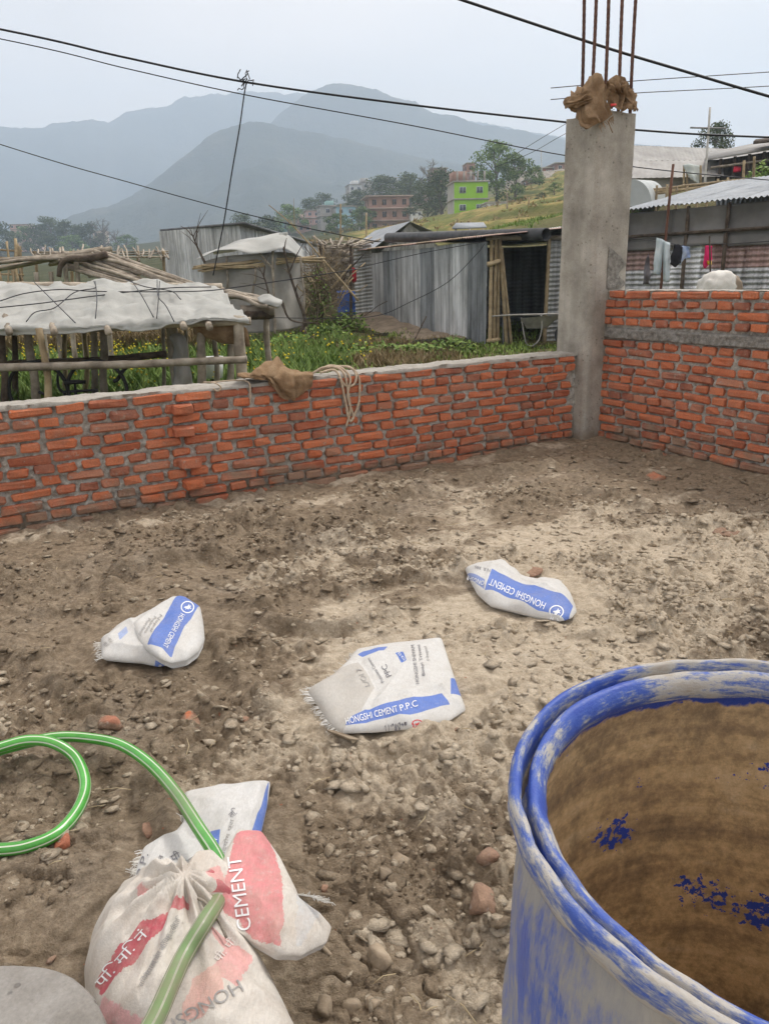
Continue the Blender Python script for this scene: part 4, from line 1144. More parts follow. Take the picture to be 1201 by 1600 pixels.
for i, (u, v, s, lab) in enumerate([
    (1016, 744, (.24, .12, .05), 'half buried red brick in the mud before the tall brick wall'),
    (1138, 832, (.16, .10, .03), 'muddy red brick scrap pressed into the soil below the tall wall'),
    (835, 893, (.14, .09, .03), 'brick piece buried in the soil just behind the sack with the broad blue band'),
    (296, 1122, (.095, .08, .055), 'clean orange brick lump above the white sack under the hose'),
    (171, 1131, (.10, .08, .05), 'dusty broken brick beside the top of the green hose loop'),
    (96, 1326, (.05, .045, .04), 'small dusty brick lump under the lower curve of the hose'),
    (232, 1292, (.05, .035, .03), 'little red brick chip left of the white sack under the hose'),
    (757, 1425, (.075, .085, .06), 'mud caked brick lump against the blue drum'),
    (382, 1121, (.03, .025, .02), 'tiny red brick chip to the right of the clean orange lump'),
    (764, 1362, (.05, .045, .03), 'rusty brown scrap lying against the foot of the blue drum'),
    (506, 1378, (.022, .018, .014), 'tiny red chip lying to the right of the pink loose sack mouth'),
    (78, 1488, (.022, .02, .014), 'tiny red crumb of brick above the round concrete block'),
    (712, 1140, (.022, .018, .014), 'tiny red chip to the right of the torn middle sack')]):
    chunk('brick_fragment', u, v, s, lab, M_BRKM if i in (0, 1, 2, 7, 9) else M_BRK, 'brick', 40 + i, sink=.42)
for i, (u, v, s, lab) in enumerate([
    (600, 1368, (.05, .045, .035), 'pale rounded stone in the bare soil midway between tied sack and drum'),
    (625, 1335, (.06, .05, .03), 'larger tan clod just above the pale rounded stone'),
    (596, 1475, (.07, .06, .05), 'dark damp lump of earth right of the pink sack mouth'),
    (545, 1545, (.055, .045, .04), 'rounded grey stone near the bottom edge of the picture'),
    (505, 1562, (.05, .045, .035), 'pale flattened stone near the bottom edge beside the tied sack'),
    (583, 1550, (.035, .03, .03), 'small white pebble right of the rounded grey stone'),
    (75, 1342, (.03, .035, .02), 'grey flat stone just below the hose loop'),
    (537, 1160, (.13, .08, .018), 'flat grey flake of dried mud below the torn middle sack'),
    (690, 1190, (.06, .03, .02), 'pale elongated clod below the right corner of the middle sack'),
    (548, 790, (.035, .02, .012), 'pale stick like scrap lying in the mud before the low wall'),
    (508, 1468, (.02, .045, .012), 'whitish bone shaped scrap below the pink sack mouth')]):
    chunk('stone', u, v, s, lab, M_STONE, 'stone', 80 + i, 'stones and clods lying loose on the soil')

# ---- sackcloth and rope lying over the low wall
def onface(u, v, off=0.0):
    d = ray(u, v); n3 = Nb; p0 = W(0, FACE_L + off); t = ((p0 - EYEP) @ n3) / (d @ n3); return EYEP + d * t
def ontop(u, v, z=HL + .02): return gz(u, v, z)
def jute():
    n = NT('jute_cloth')
    f = n.noise(8, 5, .65)
    c = n.ramp(f, [(.3, (.17, .105, .058)), (.55, (.29, .195, .115)), (.75, (.38, .275, .175))])
    wv = n.noise(220, 2, .5); c = n.mix(1.0, c, n.ramp(wv, [(.3, .75), (.7, 1.15)]), 'MULTIPLY')
    n.bump(n.math('ADD', wv, n.noise(30, 4, .6)), .5, .006)
    return n.done(c, .95, 0, .1)
M_JUTE = jute()
rag = thing('jute_rag', 'brown jute sackcloth slung over the top of the low brick wall', 'cloth', onface(440, 600))
C = [[onface(378, 590, -.20), onface(405, 580, -.16), onface(430, 562, -.20), onface(446, 577, -.19), onface(470, 582, -.19), onface(482, 583, -.17)],
     [onface(372, 587, -.06), onface(405, 574, -.09), onface(432, 560, -.10), onface(447, 574, -.10), onface(468, 580, -.08), onface(487, 582, -.06)],
     [onface(372, 590, .00), onface(402, 583, .01), onface(428, 584, .02), onface(450, 583, .02), onface(470, 584, .02), onface(489, 585, .02)],
     [onface(380, 590, .018), onface(408, 588, .02), onface(430, 595, .03), onface(450, 598, .05), onface(470, 592, .04), onface(489, 594, .03)],
     [onface(395, 592, .02), onface(415, 592, .02), onface(436, 608, .022), onface(456, 608, .05), onface(472, 602, .04), onface(487, 605, .03)],
     [onface(405, 594, .02), onface(420, 596, .02), onface(438, 620, .02), onface(458, 625, .035), onface(468, 618, .03), onface(476, 610, .03)]]
m = patch(C, 14, 14, .010, 9, 2.0, .004, (4, .024, 1)); m.build('cloth', M_JUTE, rag, True)
mb = MB(); rq = random.Random(3)
for k in range(40):
    t = rq.random(); p = lerp(onface(436, 618, .02), onface(476, 610, .03), t)
    mb.tube(np.array([p, p + [rq.uniform(-.01, .01), rq.uniform(-.005, .005), -rq.uniform(.01, .035)]]), .0013, 3, cap=False)
mb.build('frayed_edge', M_JUTE, rag)
M_ROPE = simple('pale_rope', (.40, .31, .22), (.58, .47, .35), 40, .9, 0, .6, .004, stretch=(1, 1, 1), rv=0)
rope = thing('rope', 'pale loose coil of rope hanging over the low brick wall beside the jute rag', 'rope', onface(540, 600))
for P in ([(488, 583, -.12), (505, 574, -.10), (525, 574, -.05), (538, 585, .012), (543, 610, .012), (547, 640, .012), (541, 666, .012)],
          [(496, 580, -.14), (515, 571, -.10), (535, 576, -.03), (547, 592, .014), (543, 620, .016), (552, 650, .014), (546, 657, .014), (541, 640, .014)],
          [(505, 576, -.12), (530, 572, -.08), (550, 576, -.02), (561, 592, .013), (561, 625, .013), (555, 645, .013), (547, 660, .013)],
          [(520, 574, -.10), (545, 573, -.06), (556, 585, .010), (553, 600, .014), (541, 603, .014), (530, 590, .016)],
          [(500, 582, -.06), (522, 578, -.04), (532, 592, .014), (538, 620, .016), (544, 648, .014)]):
    MB().tube(crom([onface(*q) for q in P], 8), .0085, 7).build('strand', M_ROPE, rope, True)
twine = thing('twine', 'thin pale twine curled on the low wall left of the jute rag', 'rope', onface(360, 600))
for P in ([(318, 597, -.05), (335, 598, .0), (345, 605, .008), (340, 611, .010), (333, 607, .006)], [(330, 597, -.06), (370, 594, -.05), (388, 597, .006), (391, 612, .010), (391, 630, .010)]):
    MB().tube(crom([onface(*q) for q in P], 8), .005, 6).build('strand', M_ROPE, twine, True)

# ---- sackcloth bunched among the bars on top of the column
rag2 = thing('jute_rag', 'brown sackcloth bunched around the steel bars on top of the column', 'cloth', W(.2, -.2, HC))
cp = lambda u, v, b=0.03: EYEP + ray(u, v) * (((W(.2, b) - EYEP) @ np.array([0, 1, 0])) / ray(u, v)[1])
C = [[cp(884, 155, -.05), cp(890, 148, -.1), cp(902, 138, -.1), cp(918, 128, -.05), cp(926, 117, -.1), cp(932, 125, -.1)],
     [cp(881, 162, .0), cp(892, 158, .04), cp(905, 148, .05), cp(920, 140, .08), cp(930, 118, .05), cp(940, 128, .02)],
     [cp(886, 166, .0), cp(898, 165, .02), cp(906, 168, .10), cp(920, 160, .14), cp(934, 145, .12), cp(945, 140, .10)],
     [cp(900, 172, .0), cp(905, 180, .08), cp(908, 190, .16), cp(922, 180, .17), cp(938, 168, .15), cp(948, 160, .12)],
     [cp(906, 190, .08), cp(910, 198, .14), cp(916, 202, .17), cp(930, 194, .17), cp(945, 188, .16), cp(957, 178, .14)]]
patch(C, 16, 16, .012, 9, 5.0, .004, (4.5, .040, 1)).build('cloth', M_JUTE, rag2, True)
C = [[cp(940, 140, .05), cp(950, 125, .05), cp(960, 118, .0), cp(968, 122, .0), cp(978, 135, .0), cp(988, 140, .0)],
     [cp(944, 148, .07), cp(955, 138, .06), cp(962, 135, .04), cp(972, 135, .02), cp(984, 145, .02), cp(992, 150, .0)],
     [cp(948, 160, .06), cp(958, 150, .03), cp(966, 150, .0), cp(976, 150, -.02), cp(988, 158, .03), cp(994, 164, .02)],
     [cp(950, 170, .05), cp(962, 168, .08), cp(970, 172, .08), cp(978, 172, .05), cp(990, 170, .04), cp(995, 174, .03)]]
patch(C, 16, 16, .012, 10, 7.0, .004, (4, .036, 1)).build('cloth_fold', M_JUTE, rag2, True)
C = [[cp(958, 128, -.15), cp(972, 120, -.2), cp(985, 136, -.2)], [cp(962, 140, -.1), cp(978, 138, -.12), cp(992, 152, -.1)], [cp(966, 160, -.08), cp(980, 165, -.05), cp(995, 172, -.06)]]
patch(C, 16, 16, .012, 14, 11.0, .004, (3, .035, 0)).build('cloth_fold', M_JUTE, rag2, True)
C = [[cp(882, 158, .05), cp(892, 150, .08), cp(906, 146, .1), cp(922, 140, .1)], [cp(881, 164, .08), cp(894, 160, .13), cp(908, 156, .15), cp(924, 152, .14)], [cp(888, 168, .05), cp(900, 168, .1), cp(912, 166, .12), cp(926, 164, .12)]]
patch(C, 16, 16, .010, 15, 21.0, .004, (3, .030, 0)).build('cloth_fold', M_JUTE, rag2, True)
mb = MB()
for k in range(26):
    p = lerp(cp(935, 196, .18), cp(958, 180, .16), rq.random()); mb.tube(np.array([p, p + [rq.uniform(-.02, .03), 0, -rq.uniform(.02, .05)]]), .002, 3, cap=False)
mb.tube(crom([cp(950, 188, .17), cp(953, 198, .175), cp(957, 207, .165)], 4), .004, 4)
mb.build('frayed_edge', M_JUTE, rag2)
tag(patch([[cp(953, 162, .1), cp(962, 161, .1)], [cp(954, 166, .11), cp(963, 164, .11)]], 4, 4, .004, 30, 1., .003).build('red_scrap', simple('red_plastic', (.55, .03, .03), (.7, .06, .05), 10, .5, 0, 0), None, True),
    'small red plastic scrap caught in the sackcloth on the column', 'scrap')
# ================================================================== land beyond the yard
CTRL = [(x, y, 0.0) for x in (-30, -14, -6, 0, 4) for y in (6, 11, 16)] + [(-14, 26, .3), (-4, 25, .3), (-40, 40, .6), (5, 18, .1), (6, 6, 0), (9, 11, .2), (7, 16, .3), (30, 0, .5), (0, -30, 0), (-40, -30, 0), (40, -30, 0), (-60, 10, 0), (14, 20, 1.6)]
CTRL += [tuple(px(*q)) for q in [(1000, 312, 30), (1100, 292, 31), (1201, 278, 30), (1300, 262, 30), (1112, 262, 58), (1010, 276, 60), (1300, 252, 70), (930, 330, 45), (880, 350, 50), (760, 356, 55), (640, 360, 70),
         (880, 302, 95), (800, 322, 110), (740, 338, 136), (640, 348, 150), (880, 264, 150), (830, 285, 150), (1000, 266, 170), (1150, 268, 180), (610, 364, 195), (540, 364, 215), (470, 362, 240), (400, 366, 270), (690, 302, 230), (560, 312, 290),
         (640, 290, 290), (480, 325, 330), (300, 385, 290), (200, 392, 300), (100, 393, 330), (0, 393, 350), (-200, 395, 380), (-600, 400, 380)]]
for t in np.radians(np.arange(-80, 81, 20)):
    CTRL += [(620 * math.sin(t), 620 * math.cos(t), 14.0), (1000 * math.sin(t), 1000 * math.cos(t), 4.0)]
CTRL = np.array(CTRL)
def _phi(r): return r
_Km = _phi(np.hypot(CTRL[:, None, 0] - CTRL[None, :, 0], CTRL[:, None, 1] - CTRL[None, :, 1]))
_n = len(CTRL)
_A = np.block([[_Km + np.eye(_n) * .02, np.ones((_n, 1))], [np.ones((1, _n)), np.zeros((1, 1))]])
_w = np.linalg.solve(_A, np.append(CTRL[:, 2], 0))
def TZ(x, y):
    x = np.asarray(x, float); y = np.asarray(y, float); z = np.full(x.shape, _w[-1])
    for i in range(_n): z = z + _w[i] * np.hypot(x - CTRL[i, 0], y - CTRL[i, 1])
    r = np.hypot(x, y)
    z = z * sstep(1500, 900, r) * sstep(-300, -20, y)
    # ploughed and stepped terraces on the hillside
    k = sstep(40, 60, r) * sstep(210, 160, r) * sstep(-5, 12, x)
    s = 1.25; q = z / s + .25 * fbm(x, y, .03, 2); fl = np.floor(q); fr = q - fl
    zt = (fl + sstep(.62, .98, fr)) * s
    z = z * (1 - k) + zt * k
    return z + .05 * fbm(x, y, .7, 3) * sstep(3, 10, r) + .35 * fbm(x, y, .06, 3) * sstep(60, 200, r)
def tz(x, y): return float(TZ(np.array([x]), np.array([y]))[0])
def land_material():
    n = NT('farm_land')
    f = n.noise(.55, 6, .65); g = n.noise(.07, 4, .6); h = n.noise(7, 5, .7)
    sep = n.new('ShaderNodeSeparateXYZ'); n.l(n.pos, sep.inputs[0])
    near = n.ramp(h, [(.3, (.055, .060, .022)), (.5, (.095, .090, .040)), (.7, (.19, .15, .085))])
    hill = n.ramp(n.math('ADD', n.math('MULTIPLY', f, .4), n.math('MULTIPLY', n.noise(.11, 4, .65, (1, 1, 9)), .6)), [(.36, (.085, .115, .035)), (.48, (.17, .175, .055)), (.56, (.33, .26, .10)), (.66, (.24, .19, .10))])
    far = n.ramp(sep.outputs['Y'], [(0.0, 0.0), (1.0, 1.0)])
    k = n.ramp(n.math('DIVIDE', sep.outputs['Y'], 100.0), [(.28, 0.0), (.42, 1.0)])
    c = n.mix(k, near, hill)
    c = n.mix(n.math('MULTIPLY', n.ramp(n.math('DIVIDE', sep.outputs['Y'], 100.0), [(.24, 0.0), (.32, 1.0)]), n.ramp(n.math('ADD', n.math('DIVIDE', sep.outputs['X'], 20.0), .5), [(.30, 1.0), (.45, 0.0)])), c, n.ramp(f, [(.35, (.045, .056, .028)), (.7, (.10, .10, .055))]))
    c = n.mix(n.ramp(n.math('DIVIDE', sep.outputs['Y'], 1000.0), [(.17, 0.0), (.24, 1.0)]), c, n.ramp(f, [(.35, (.040, .050, .026)), (.7, (.085, .085, .05))]))
    nn = n.new('ShaderNodeNewGeometry'); s2 = n.new('ShaderNodeSeparateXYZ'); n.l(nn.outputs['Normal'], s2.inputs[0])
    c = n.mix(n.ramp(s2.outputs['Z'], [(.72, .8), (.93, 0.0)]), c, (.085, .105, .04))
    n.bump(n.noise(3, 6, .7), .5, .2)
    return n.done(c, .95, 0, .1)
M_LAND = land_material()
rr = np.concatenate([np.geomspace(1.2, 12, 40)[:-1], np.geomspace(12, 420, 330), np.geomspace(430, 2550, 40)])
az = np.radians(np.concatenate([np.arange(-180, -50, 4.0), np.arange(-50, -34, 1.0), np.arange(-32, 36, .33), np.arange(40, 60, 1.0), np.arange(60, 181, 4.0)]))
RR, AZ = np.meshgrid(rr, az, indexing='ij'); gx, gy = RR * np.sin(AZ), RR * np.cos(AZ)
gh = TZ(gx, gy) - .03
keep = (~(in_yard(gx, gy, -.02) & (RR < 9.0))).ravel()
q = grid_faces(len(rr), len(az), keep)[:, ::-1]
me = raw_mesh(bpy.data.meshes.new('terrain'), np.c_[gx.ravel(), gy.ravel(), gh.ravel()], np.full(len(q), 4, np.int32), q.ravel(), True)
me.materials.append(M_LAND)
tag(link('terrain', me), 'farm land behind the wall rising to a terraced hillside', 'terrain', kind='structure')

# mountains
def mountain(name, label, prof, D, foot, mat, spur, seed, back=1.22, rough=.012):
    P = np.array([px(u, v, D) for u, v in prof]); azp = np.arctan2(P[:, 0], P[:, 1]); el = (P[:, 2] - EYE) / np.hypot(P[:, 0], P[:, 1])
    A = np.radians(np.arange(-60, 60, .24)); E_ = np.interp(A, azp, el)
    E_ = E_ * (1 + .012 * fbm(A * 40, A * 0 + seed, 1, 4)) + .0010 * fbm(A * 400, A * 0 + seed, 1, 3)
    r = np.concatenate([np.linspace(foot, 1, 60), np.linspace(1, back, 14)[1:]])
    X = np.zeros((len(r), len(A), 3))
    for i, k in enumerate(r):
        Dk = D * k * (1 + (.06 * fbm(A * 9, A * 0 + seed, 1, 2) if False else 0))
        x, y = Dk * np.sin(A), Dk * np.cos(A)
        t = (k - foot) / (1 - foot) if k <= 1 else 1 - (k - 1) / (back - 1) * .9
        e = np.power(max(t, 0), 1.35)
        sp = 1 + (spur * fbm(x, y, 5.0 / D, 4) * 4 * t * (1 - t) if k <= 1 else 0)
        z = E_ * D * e * sp + (rough * D * .1 * fbm(x, y, 60 / D, 3) * (1 - t * .6) if k < 1 else 0)
        X[i] = np.c_[x, y, np.maximum(z, 0) + (-8 if t <= 0 else 0)]
    q = grid_faces(len(r), len(A))[:, ::-1]
    me = raw_mesh(bpy.data.meshes.new(name), X.reshape(-1, 3), np.full(len(q), 4, np.int32), q.ravel(), True)
    me.materials.append(mat); return tag(link(name, me), label, 'mountain', kind='structure')
def forest(name, c1, c2, c3, s):
    n = NT(name); f = n.noise(s, 8, .7)
    c = n.ramp(f, [(.35, c1), (.5, c2), (.68, c3)])
    n.bump(n.noise(s * 6, 6, .7), .8, 8.0); return n.done(c, .95, 0, .1)
mountain('near_hill', 'dark wooded hill rising behind the sheds', [(-500, 420), (-100, 405), (60, 372), (110, 338), (180, 318), (225, 290), (262, 262), (290, 240), (320, 214), (352, 198), (392, 187), (432, 193), (470, 201), (540, 215), (620, 236), (760, 262), (900, 285), (1200, 330), (1700, 380)], 1150, .52, forest('hill_forest', (.022, .030, .020), (.040, .048, .030), (.085, .078, .050), .012), .55, 3.0)
mountain('middle_ridge', 'hazy central massif with the highest summit', [(-500, 430), (200, 400), (300, 330), (360, 262), (410, 205), (440, 172), (470, 150), (495, 134), (520, 126), (545, 131), (575, 134), (610, 147), (645, 158), (680, 174), (720, 182), (760, 196), (800, 201), (850, 208), (900, 222), (1000, 250), (1200, 270), (1700, 330)], 1500, .62, forest('ridge_forest', (.022, .030, .022), (.040, .048, .034), (.075, .070, .050), .009), .55, 7.0)
mountain('far_range', 'pale far mountain range with a broad summit', [(-900, 240), (-300, 215), (0, 198), (70, 198), (100, 191), (170, 186), (195, 174), (250, 165), (290, 151), (340, 143), (420, 143), (470, 146), (520, 150), (560, 155), (610, 160), (660, 172), (720, 186), (800, 200), (900, 215), (1200, 240), (1700, 260)], 2050, .66, forest('range_forest', (.025, .032, .026), (.042, .050, .040), (.070, .068, .054), .006), .5, 11.0)

# ------------------------------------------------------------------ materials of the huts
def galvanised(name, tint=(.68, .69, .70), dark=(.42, .43, .435), rust=.25, rough=.42, metal=.55):
    n = NT(name)
    f = n.noise(2.2, 5, .65, (1, 1, .35)); g = n.noise(14, 5, .7)
    c = n.ramp(f, [(.34, dark), (.55, tint), (.72, tuple(min(1, q * 1.18) for q in tint))])
    c = n.mix(n.ramp(n.noise(5, 6, .75, (1, 1, .5)), [(.58, 0.0), (.74, rust)]), c, (.26, .17, .10))
    c = n.mix(1.0, c, n.ramp(n.noise(9, 4, .75, (1, 1, .03)), [(.38, .62), (.62, 1.2)]), 'MULTIPLY')  # vertical streaks painted in as light and shade of the ribs
    c = n.mix(n.ramp(g, [(.64, 0.0), (.70, .5)]), c, (.70, .71, .71))
    c = n.mix(1.0, c, n.ramp(n.rand(), [(0, .72), (1, 1.12)]), 'MULTIPLY')
    n.bump(n.noise(6, 4, .6), .15, .02)
    return n.done(c, n.ramp(g, [(.3, rough), (.7, rough + .25)]), metal, .4)
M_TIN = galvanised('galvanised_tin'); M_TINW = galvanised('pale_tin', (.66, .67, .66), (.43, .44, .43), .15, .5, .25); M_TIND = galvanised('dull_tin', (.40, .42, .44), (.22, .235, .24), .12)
M_TINR = galvanised('rust_stained_tin', (.42, .30, .27), (.33, .21, .19), .5, .6, .2)
M_ROOF = simple('rusty_roof_edge', (.30, .22, .15), (.52, .42, .31), 7, .85, .1, .3, .02)
M_WHITETIN = simple('white_roof_tin', (.27, .295, .32), (.38, .405, .43), 3, .75, .0, .1, .01, rv=.1)
M_BAMBOO = simple('grey_bamboo', (.20, .165, .125), (.46, .40, .32), 6, .8, 0, .4, .006, stretch=(1, 1, 1), rv=.35)
M_BAMBOOY = simple('yellow_bamboo', (.27, .20, .115), (.47, .37, .225), 6, .7, 0, .3, .006, rv=.3)
M_BRANCH = simple('dark_branch', (.055, .04, .03), (.13, .10, .075), 12, .9, 0, .5, .008, rv=.3)
M_TARP = simple('pale_tarpaulin', (.46, .465, .435), (.58, .58, .545), 2.6, .5, 0, .3, .02, bscale=9, rv=.1)
def let_through(m, amount):
    nt = m.node_tree; b = nt.nodes['Principled BSDF']; t = nt.nodes.new('ShaderNodeBsdfTranslucent'); mx = nt.nodes.new('ShaderNodeMixShader'); mx.inputs[0].default_value = amount
    for l in b.inputs['Base Color'].links: nt.links.new(l.from_socket, t.inputs[0])
    nt.links.new(b.outputs[0], mx.inputs[1]); nt.links.new(t.outputs[0], mx.inputs[2]); nt.links.new(mx.outputs[0], nt.nodes['Material Output'].inputs['Surface'])
let_through(M_TARP, .28)
M_TARPG = simple('grey_tarpaulin', (.27, .255, .23), (.43, .41, .375), 1.6, .6, 0, .35, .02, bscale=9, rv=.15)
M_TARPD = simple('dark_tarpaulin', (.10, .095, .09), (.19, .18, .17), 1.4, .5, 0, .35, .02, bscale=7, rv=.15)
M_BLACKPIPE = simple('black_pipe', (.035, .037, .04), (.08, .082, .085), 6, .45, 0, .1, .01, rv=0)
M_WIRE = simple('black_wire', (.012, .012, .014), (.022, .022, .025), 4, .5, 0, 0, rv=0)
M_DARK = simple('dark_inside', (.03, .027, .024), (.06, .054, .048), 3, .9, 0, .2)
def corr(p, ux, uz, w, h, nrm=None, pitch=.076, amp=.010, horiz=False, rows=3, bend=.0, seed=0.0):
    """one corrugated sheet from corner p, w along ux, h along uz"""
    ux = np.asarray(ux, float); ux = ux / np.linalg.norm(ux); uz = np.asarray(uz, float); uz = uz / np.linalg.norm(uz)
    n = np.cross(ux, uz); n /= np.linalg.norm(n); p = np.asarray(p, float)
    L = h if horiz else w; k = max(8, int(L / pitch * 6)); s = np.linspace(0, L, k); wv = amp * np.sin(s / pitch * 2 * math.pi)
    t = np.linspace(0, 1, rows + 1)
    bd = bend * fbm(t * 2, t * 0 + seed, 1, 2)
    P = np.zeros((rows + 1, k, 3))
    for i in range(rows + 1):
        a, b = (t[i] * w + s * 0, s) if horiz else (s, t[i] * h + s * 0)
        P[i] = p + ux * a[:, None] + uz * b[:, None] + n * (wv + bd[i])[:, None]
    mb = MB(); mb.grid(P); return mb
UP = np.array([0, 0, 1.0])
def unit(v): v = np.asarray(v, float); return v / np.linalg.norm(v)
def pole(a, b, r, name, mat, parent, n=7, sag=0.0, wob=.0, seg=6, taper=.85, node=True):
    a = np.asarray(a, float); b = np.asarray(b, float); L = np.linalg.norm(b - a)
    m = max(seg, int(L / .3) * 3 + 1) if node else seg + 1
    t = np.linspace(0, 1, m); P = a + (b - a) * t[:, None]
    P[:, 2] -= sag * 4 * t * (1 - t)
    if wob:
        s = rng.uniform(0, 50); P[:, 0] += wob * fbm(t * 2 + s, t * 0, 1, 2); P[:, 2] += wob * fbm(t * 2 - s, t * 0, 1, 2)
    rad = r * (1 - (1 - taper) * t) * (1 + (.09 * (np.arange(m) % 3 == 0) if node else 0))
    return MB().tube(P, rad, n).build(name, mat, parent, True)

# ------------------------------------------------------------------ long tin shed with the open doorway
sC = gz(757, 537, 0.0); sE = px(584, 503, 21.4)
sTop = px(757, 376, sC[1])[2]
uF = unit((sE - sC) * [1, 1, 0]); uD = unit(np.array([-uF[1], uF[0], 0]) * (-1)); 
if uD[0] < 0: uD = -uD
LF = np.linalg.norm((sE - sC)[:2]); LD = 4.3
shed = thing('tin_shed', 'grey corrugated tin shed with a dark open doorway, just left of the concrete column', 'shed', sC)
nS = 8; wS = LF / nS
for i in range(nS):
    p = sC + uF * (wS * i - .03) + uD * (-.012 * (i % 2)); p[2] = -.05 + .20 * i / nS
    h = sTop - p[2] + random.uniform(-.03, .02)
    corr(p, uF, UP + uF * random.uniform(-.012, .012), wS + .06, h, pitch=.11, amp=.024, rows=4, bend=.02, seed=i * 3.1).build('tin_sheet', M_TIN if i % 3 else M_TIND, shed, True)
# end panel with the ribs lying flat
p = sE + uF * 0.0; p[2] = .12
endL = px(556, 503, 21.7); endL[2] = .12
corr(endL, sE - endL, UP, np.linalg.norm((sE - endL)[:2]), px(560, 384, 21.6)[2] - .12, pitch=.095, amp=.018, horiz=True, rows=2).build('end_sheet', M_TINW, shed, True)
# far walls, so the inside is dark
bk = sC + uD * LD
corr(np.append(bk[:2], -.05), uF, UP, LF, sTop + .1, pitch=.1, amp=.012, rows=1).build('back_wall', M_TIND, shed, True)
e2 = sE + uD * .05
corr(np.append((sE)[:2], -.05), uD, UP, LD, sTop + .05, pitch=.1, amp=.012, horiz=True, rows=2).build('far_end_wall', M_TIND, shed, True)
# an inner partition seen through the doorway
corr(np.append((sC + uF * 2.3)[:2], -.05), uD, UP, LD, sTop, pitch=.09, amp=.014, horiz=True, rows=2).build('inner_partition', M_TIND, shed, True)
def dwall(u, z=0.0):
    """point of the doorway wall seen at photo column u"""
    d = ray(u, 450); n3 = uF; t = ((sC - EYEP) @ n3) / (d @ n3); q = EYEP + d * t; q[2] = z; return q
zt = sTop + .02
for u0, u1, nm in ((852, 905, 'side_sheet'), (905, 1000, 'side_sheet')):
    p = dwall(u0, -.05); corr(p, uD, UP, np.linalg.norm(dwall(u1) - dwall(u0)), zt + .05, pitch=.095, amp=.018, horiz=True, rows=2).build(nm, M_TINW, shed, True)
for u in (764, 770, 776): pole(dwall(u, -.05) - uF * .06, dwall(u + random.uniform(-1, 1), zt + .05) - uF * .06, .042, 'bamboo_post', M_BAMBOOY, shed)
pole(dwall(783, -.05) - uF * .25, dwall(776, zt) - uF * .08, .04, 'bamboo_prop', M_BAMBOOY, shed)
pole(dwall(790, -.02) - uF * .25, dwall(779, zt * .92) - uF * .08, .035, 'bamboo_prop', M_BAMBOOY, shed)
mb = MB(); a0, a1, b1 = dwall(780, -.02) - uF * .16, dwall(792, -.02) - uF * .2, dwall(779, zt * .9) - uF * .1
mb.grid(np.array([[lerp(lerp(a0, a1, s), b1, t) - uF * .012 * math.sin(s * 20) for s in np.linspace(0, 1, 20)] for t in np.linspace(0, .98, 8)])); mb.build('leaning_sheet', M_TIND, shed, True)
pole(dwall(757, 1.55) - uF * .12, dwall(775, 1.62) - uF * .12, .05, 'tie_bamboo', M_BAMBOOY, shed)
pole(dwall(757, .06) - uF * .14, dwall(776, .08) - uF * .14, .05, 'tie_bamboo', M_BAMBOOY, shed)
pole(dwall(851, -.05) - uF * .05, dwall(853, zt) - uF * .05, .045, 'door_post', M_BAMBOOY, shed)
pole(dwall(757, zt + .03) - uF * .06, dwall(1012, zt + .03) - uF * .06, .05, 'lintel_pole', M_BAMBOO, shed)
# roof
rz = sTop + .10
def roofpt(a, b, z): q = sC + uF * a + uD * b; q[2] = z; return q
def roofsheet(a0, a1, b0, b1, mat, z0, z1, nm):
    p = roofpt(a0, b0, z0); q2 = roofpt(a1, b0, z0); r2 = roofpt(a0, b1, z1)
    corr(p, q2 - p, r2 - p, np.linalg.norm(q2 - p), np.linalg.norm(r2 - p), pitch=.09, amp=.014, rows=2).build(nm, mat, shed, True)
na = 9
for i in range(na):
    a0 = -.35 + i * (LF + .7) / na
    roofsheet(a0, a0 + (LF + .7) / na + .05, -.28, 2.2, M_ROOF if i % 2 else M_TINR, rz - .03 + .012 * (i % 2), rz + .16 + .012 * (i % 2), 'roof_sheet')
    roofsheet(a0, a0 + (LF + .7) / na + .05, 2.1, LD + .3, M_TIN, rz + .17 + .012 * (i % 2), rz + .02, 'roof_sheet')
for b in (345, 352):
    p = dwall(985, zt + .12 + (352 - b) * .012); pole(p - uD * 1.2, p + uD * (.55 if b == 345 else .75) - uF * .1, .065, 'roof_pole', M_BAMBOOY, shed)
pole(dwall(985, 1.05) - uF * .05 - uD * .6, dwall(1010, 1.05) - uF * .1, .06, 'side_pole', M_BAMBOOY, shed)
for k, u in enumerate((990, 995, 1000, 1005)):
    p = dwall(u, -.05); corr(p - uF * .02 * k, uD + uF * (.5 if k % 2 else -.2), UP, .13, 1.95, pitch=.08, amp=.02, rows=1).build('metal_strip', M_TINW if k % 2 else M_TIN, shed, True)
# big black pipe lying on the roof
pp = thing('black_pipe', 'thick black plastic pipe lying along the roof edge of the tin shed', 'pipe', px(852, 366, 15.6))
pa, pb = px(606, 371, 21.5), px(853, 366, 15.5); r0 = .122; d_ = unit(pb - pa)
a = np.arange(24) / 24 * 6.2832; X = unit(np.cross(d_, UP)); Y = np.cross(X, d_)
ring = lambda c, r: c + (np.cos(a) * r)[:, None] * X + (np.sin(a) * r)[:, None] * Y
mb = MB(); mb.grid(np.array([ring(pa, r0), ring(lerp(pa, pb, .5), r0), ring(pb, r0), ring(pb + d_ * .005, r0 * .97), ring(pb, r0 * .86), ring(pb - d_ * 2.0, r0 * .85)]), closeu=True); mb.build('tube', M_BLACKPIPE, pp, True)

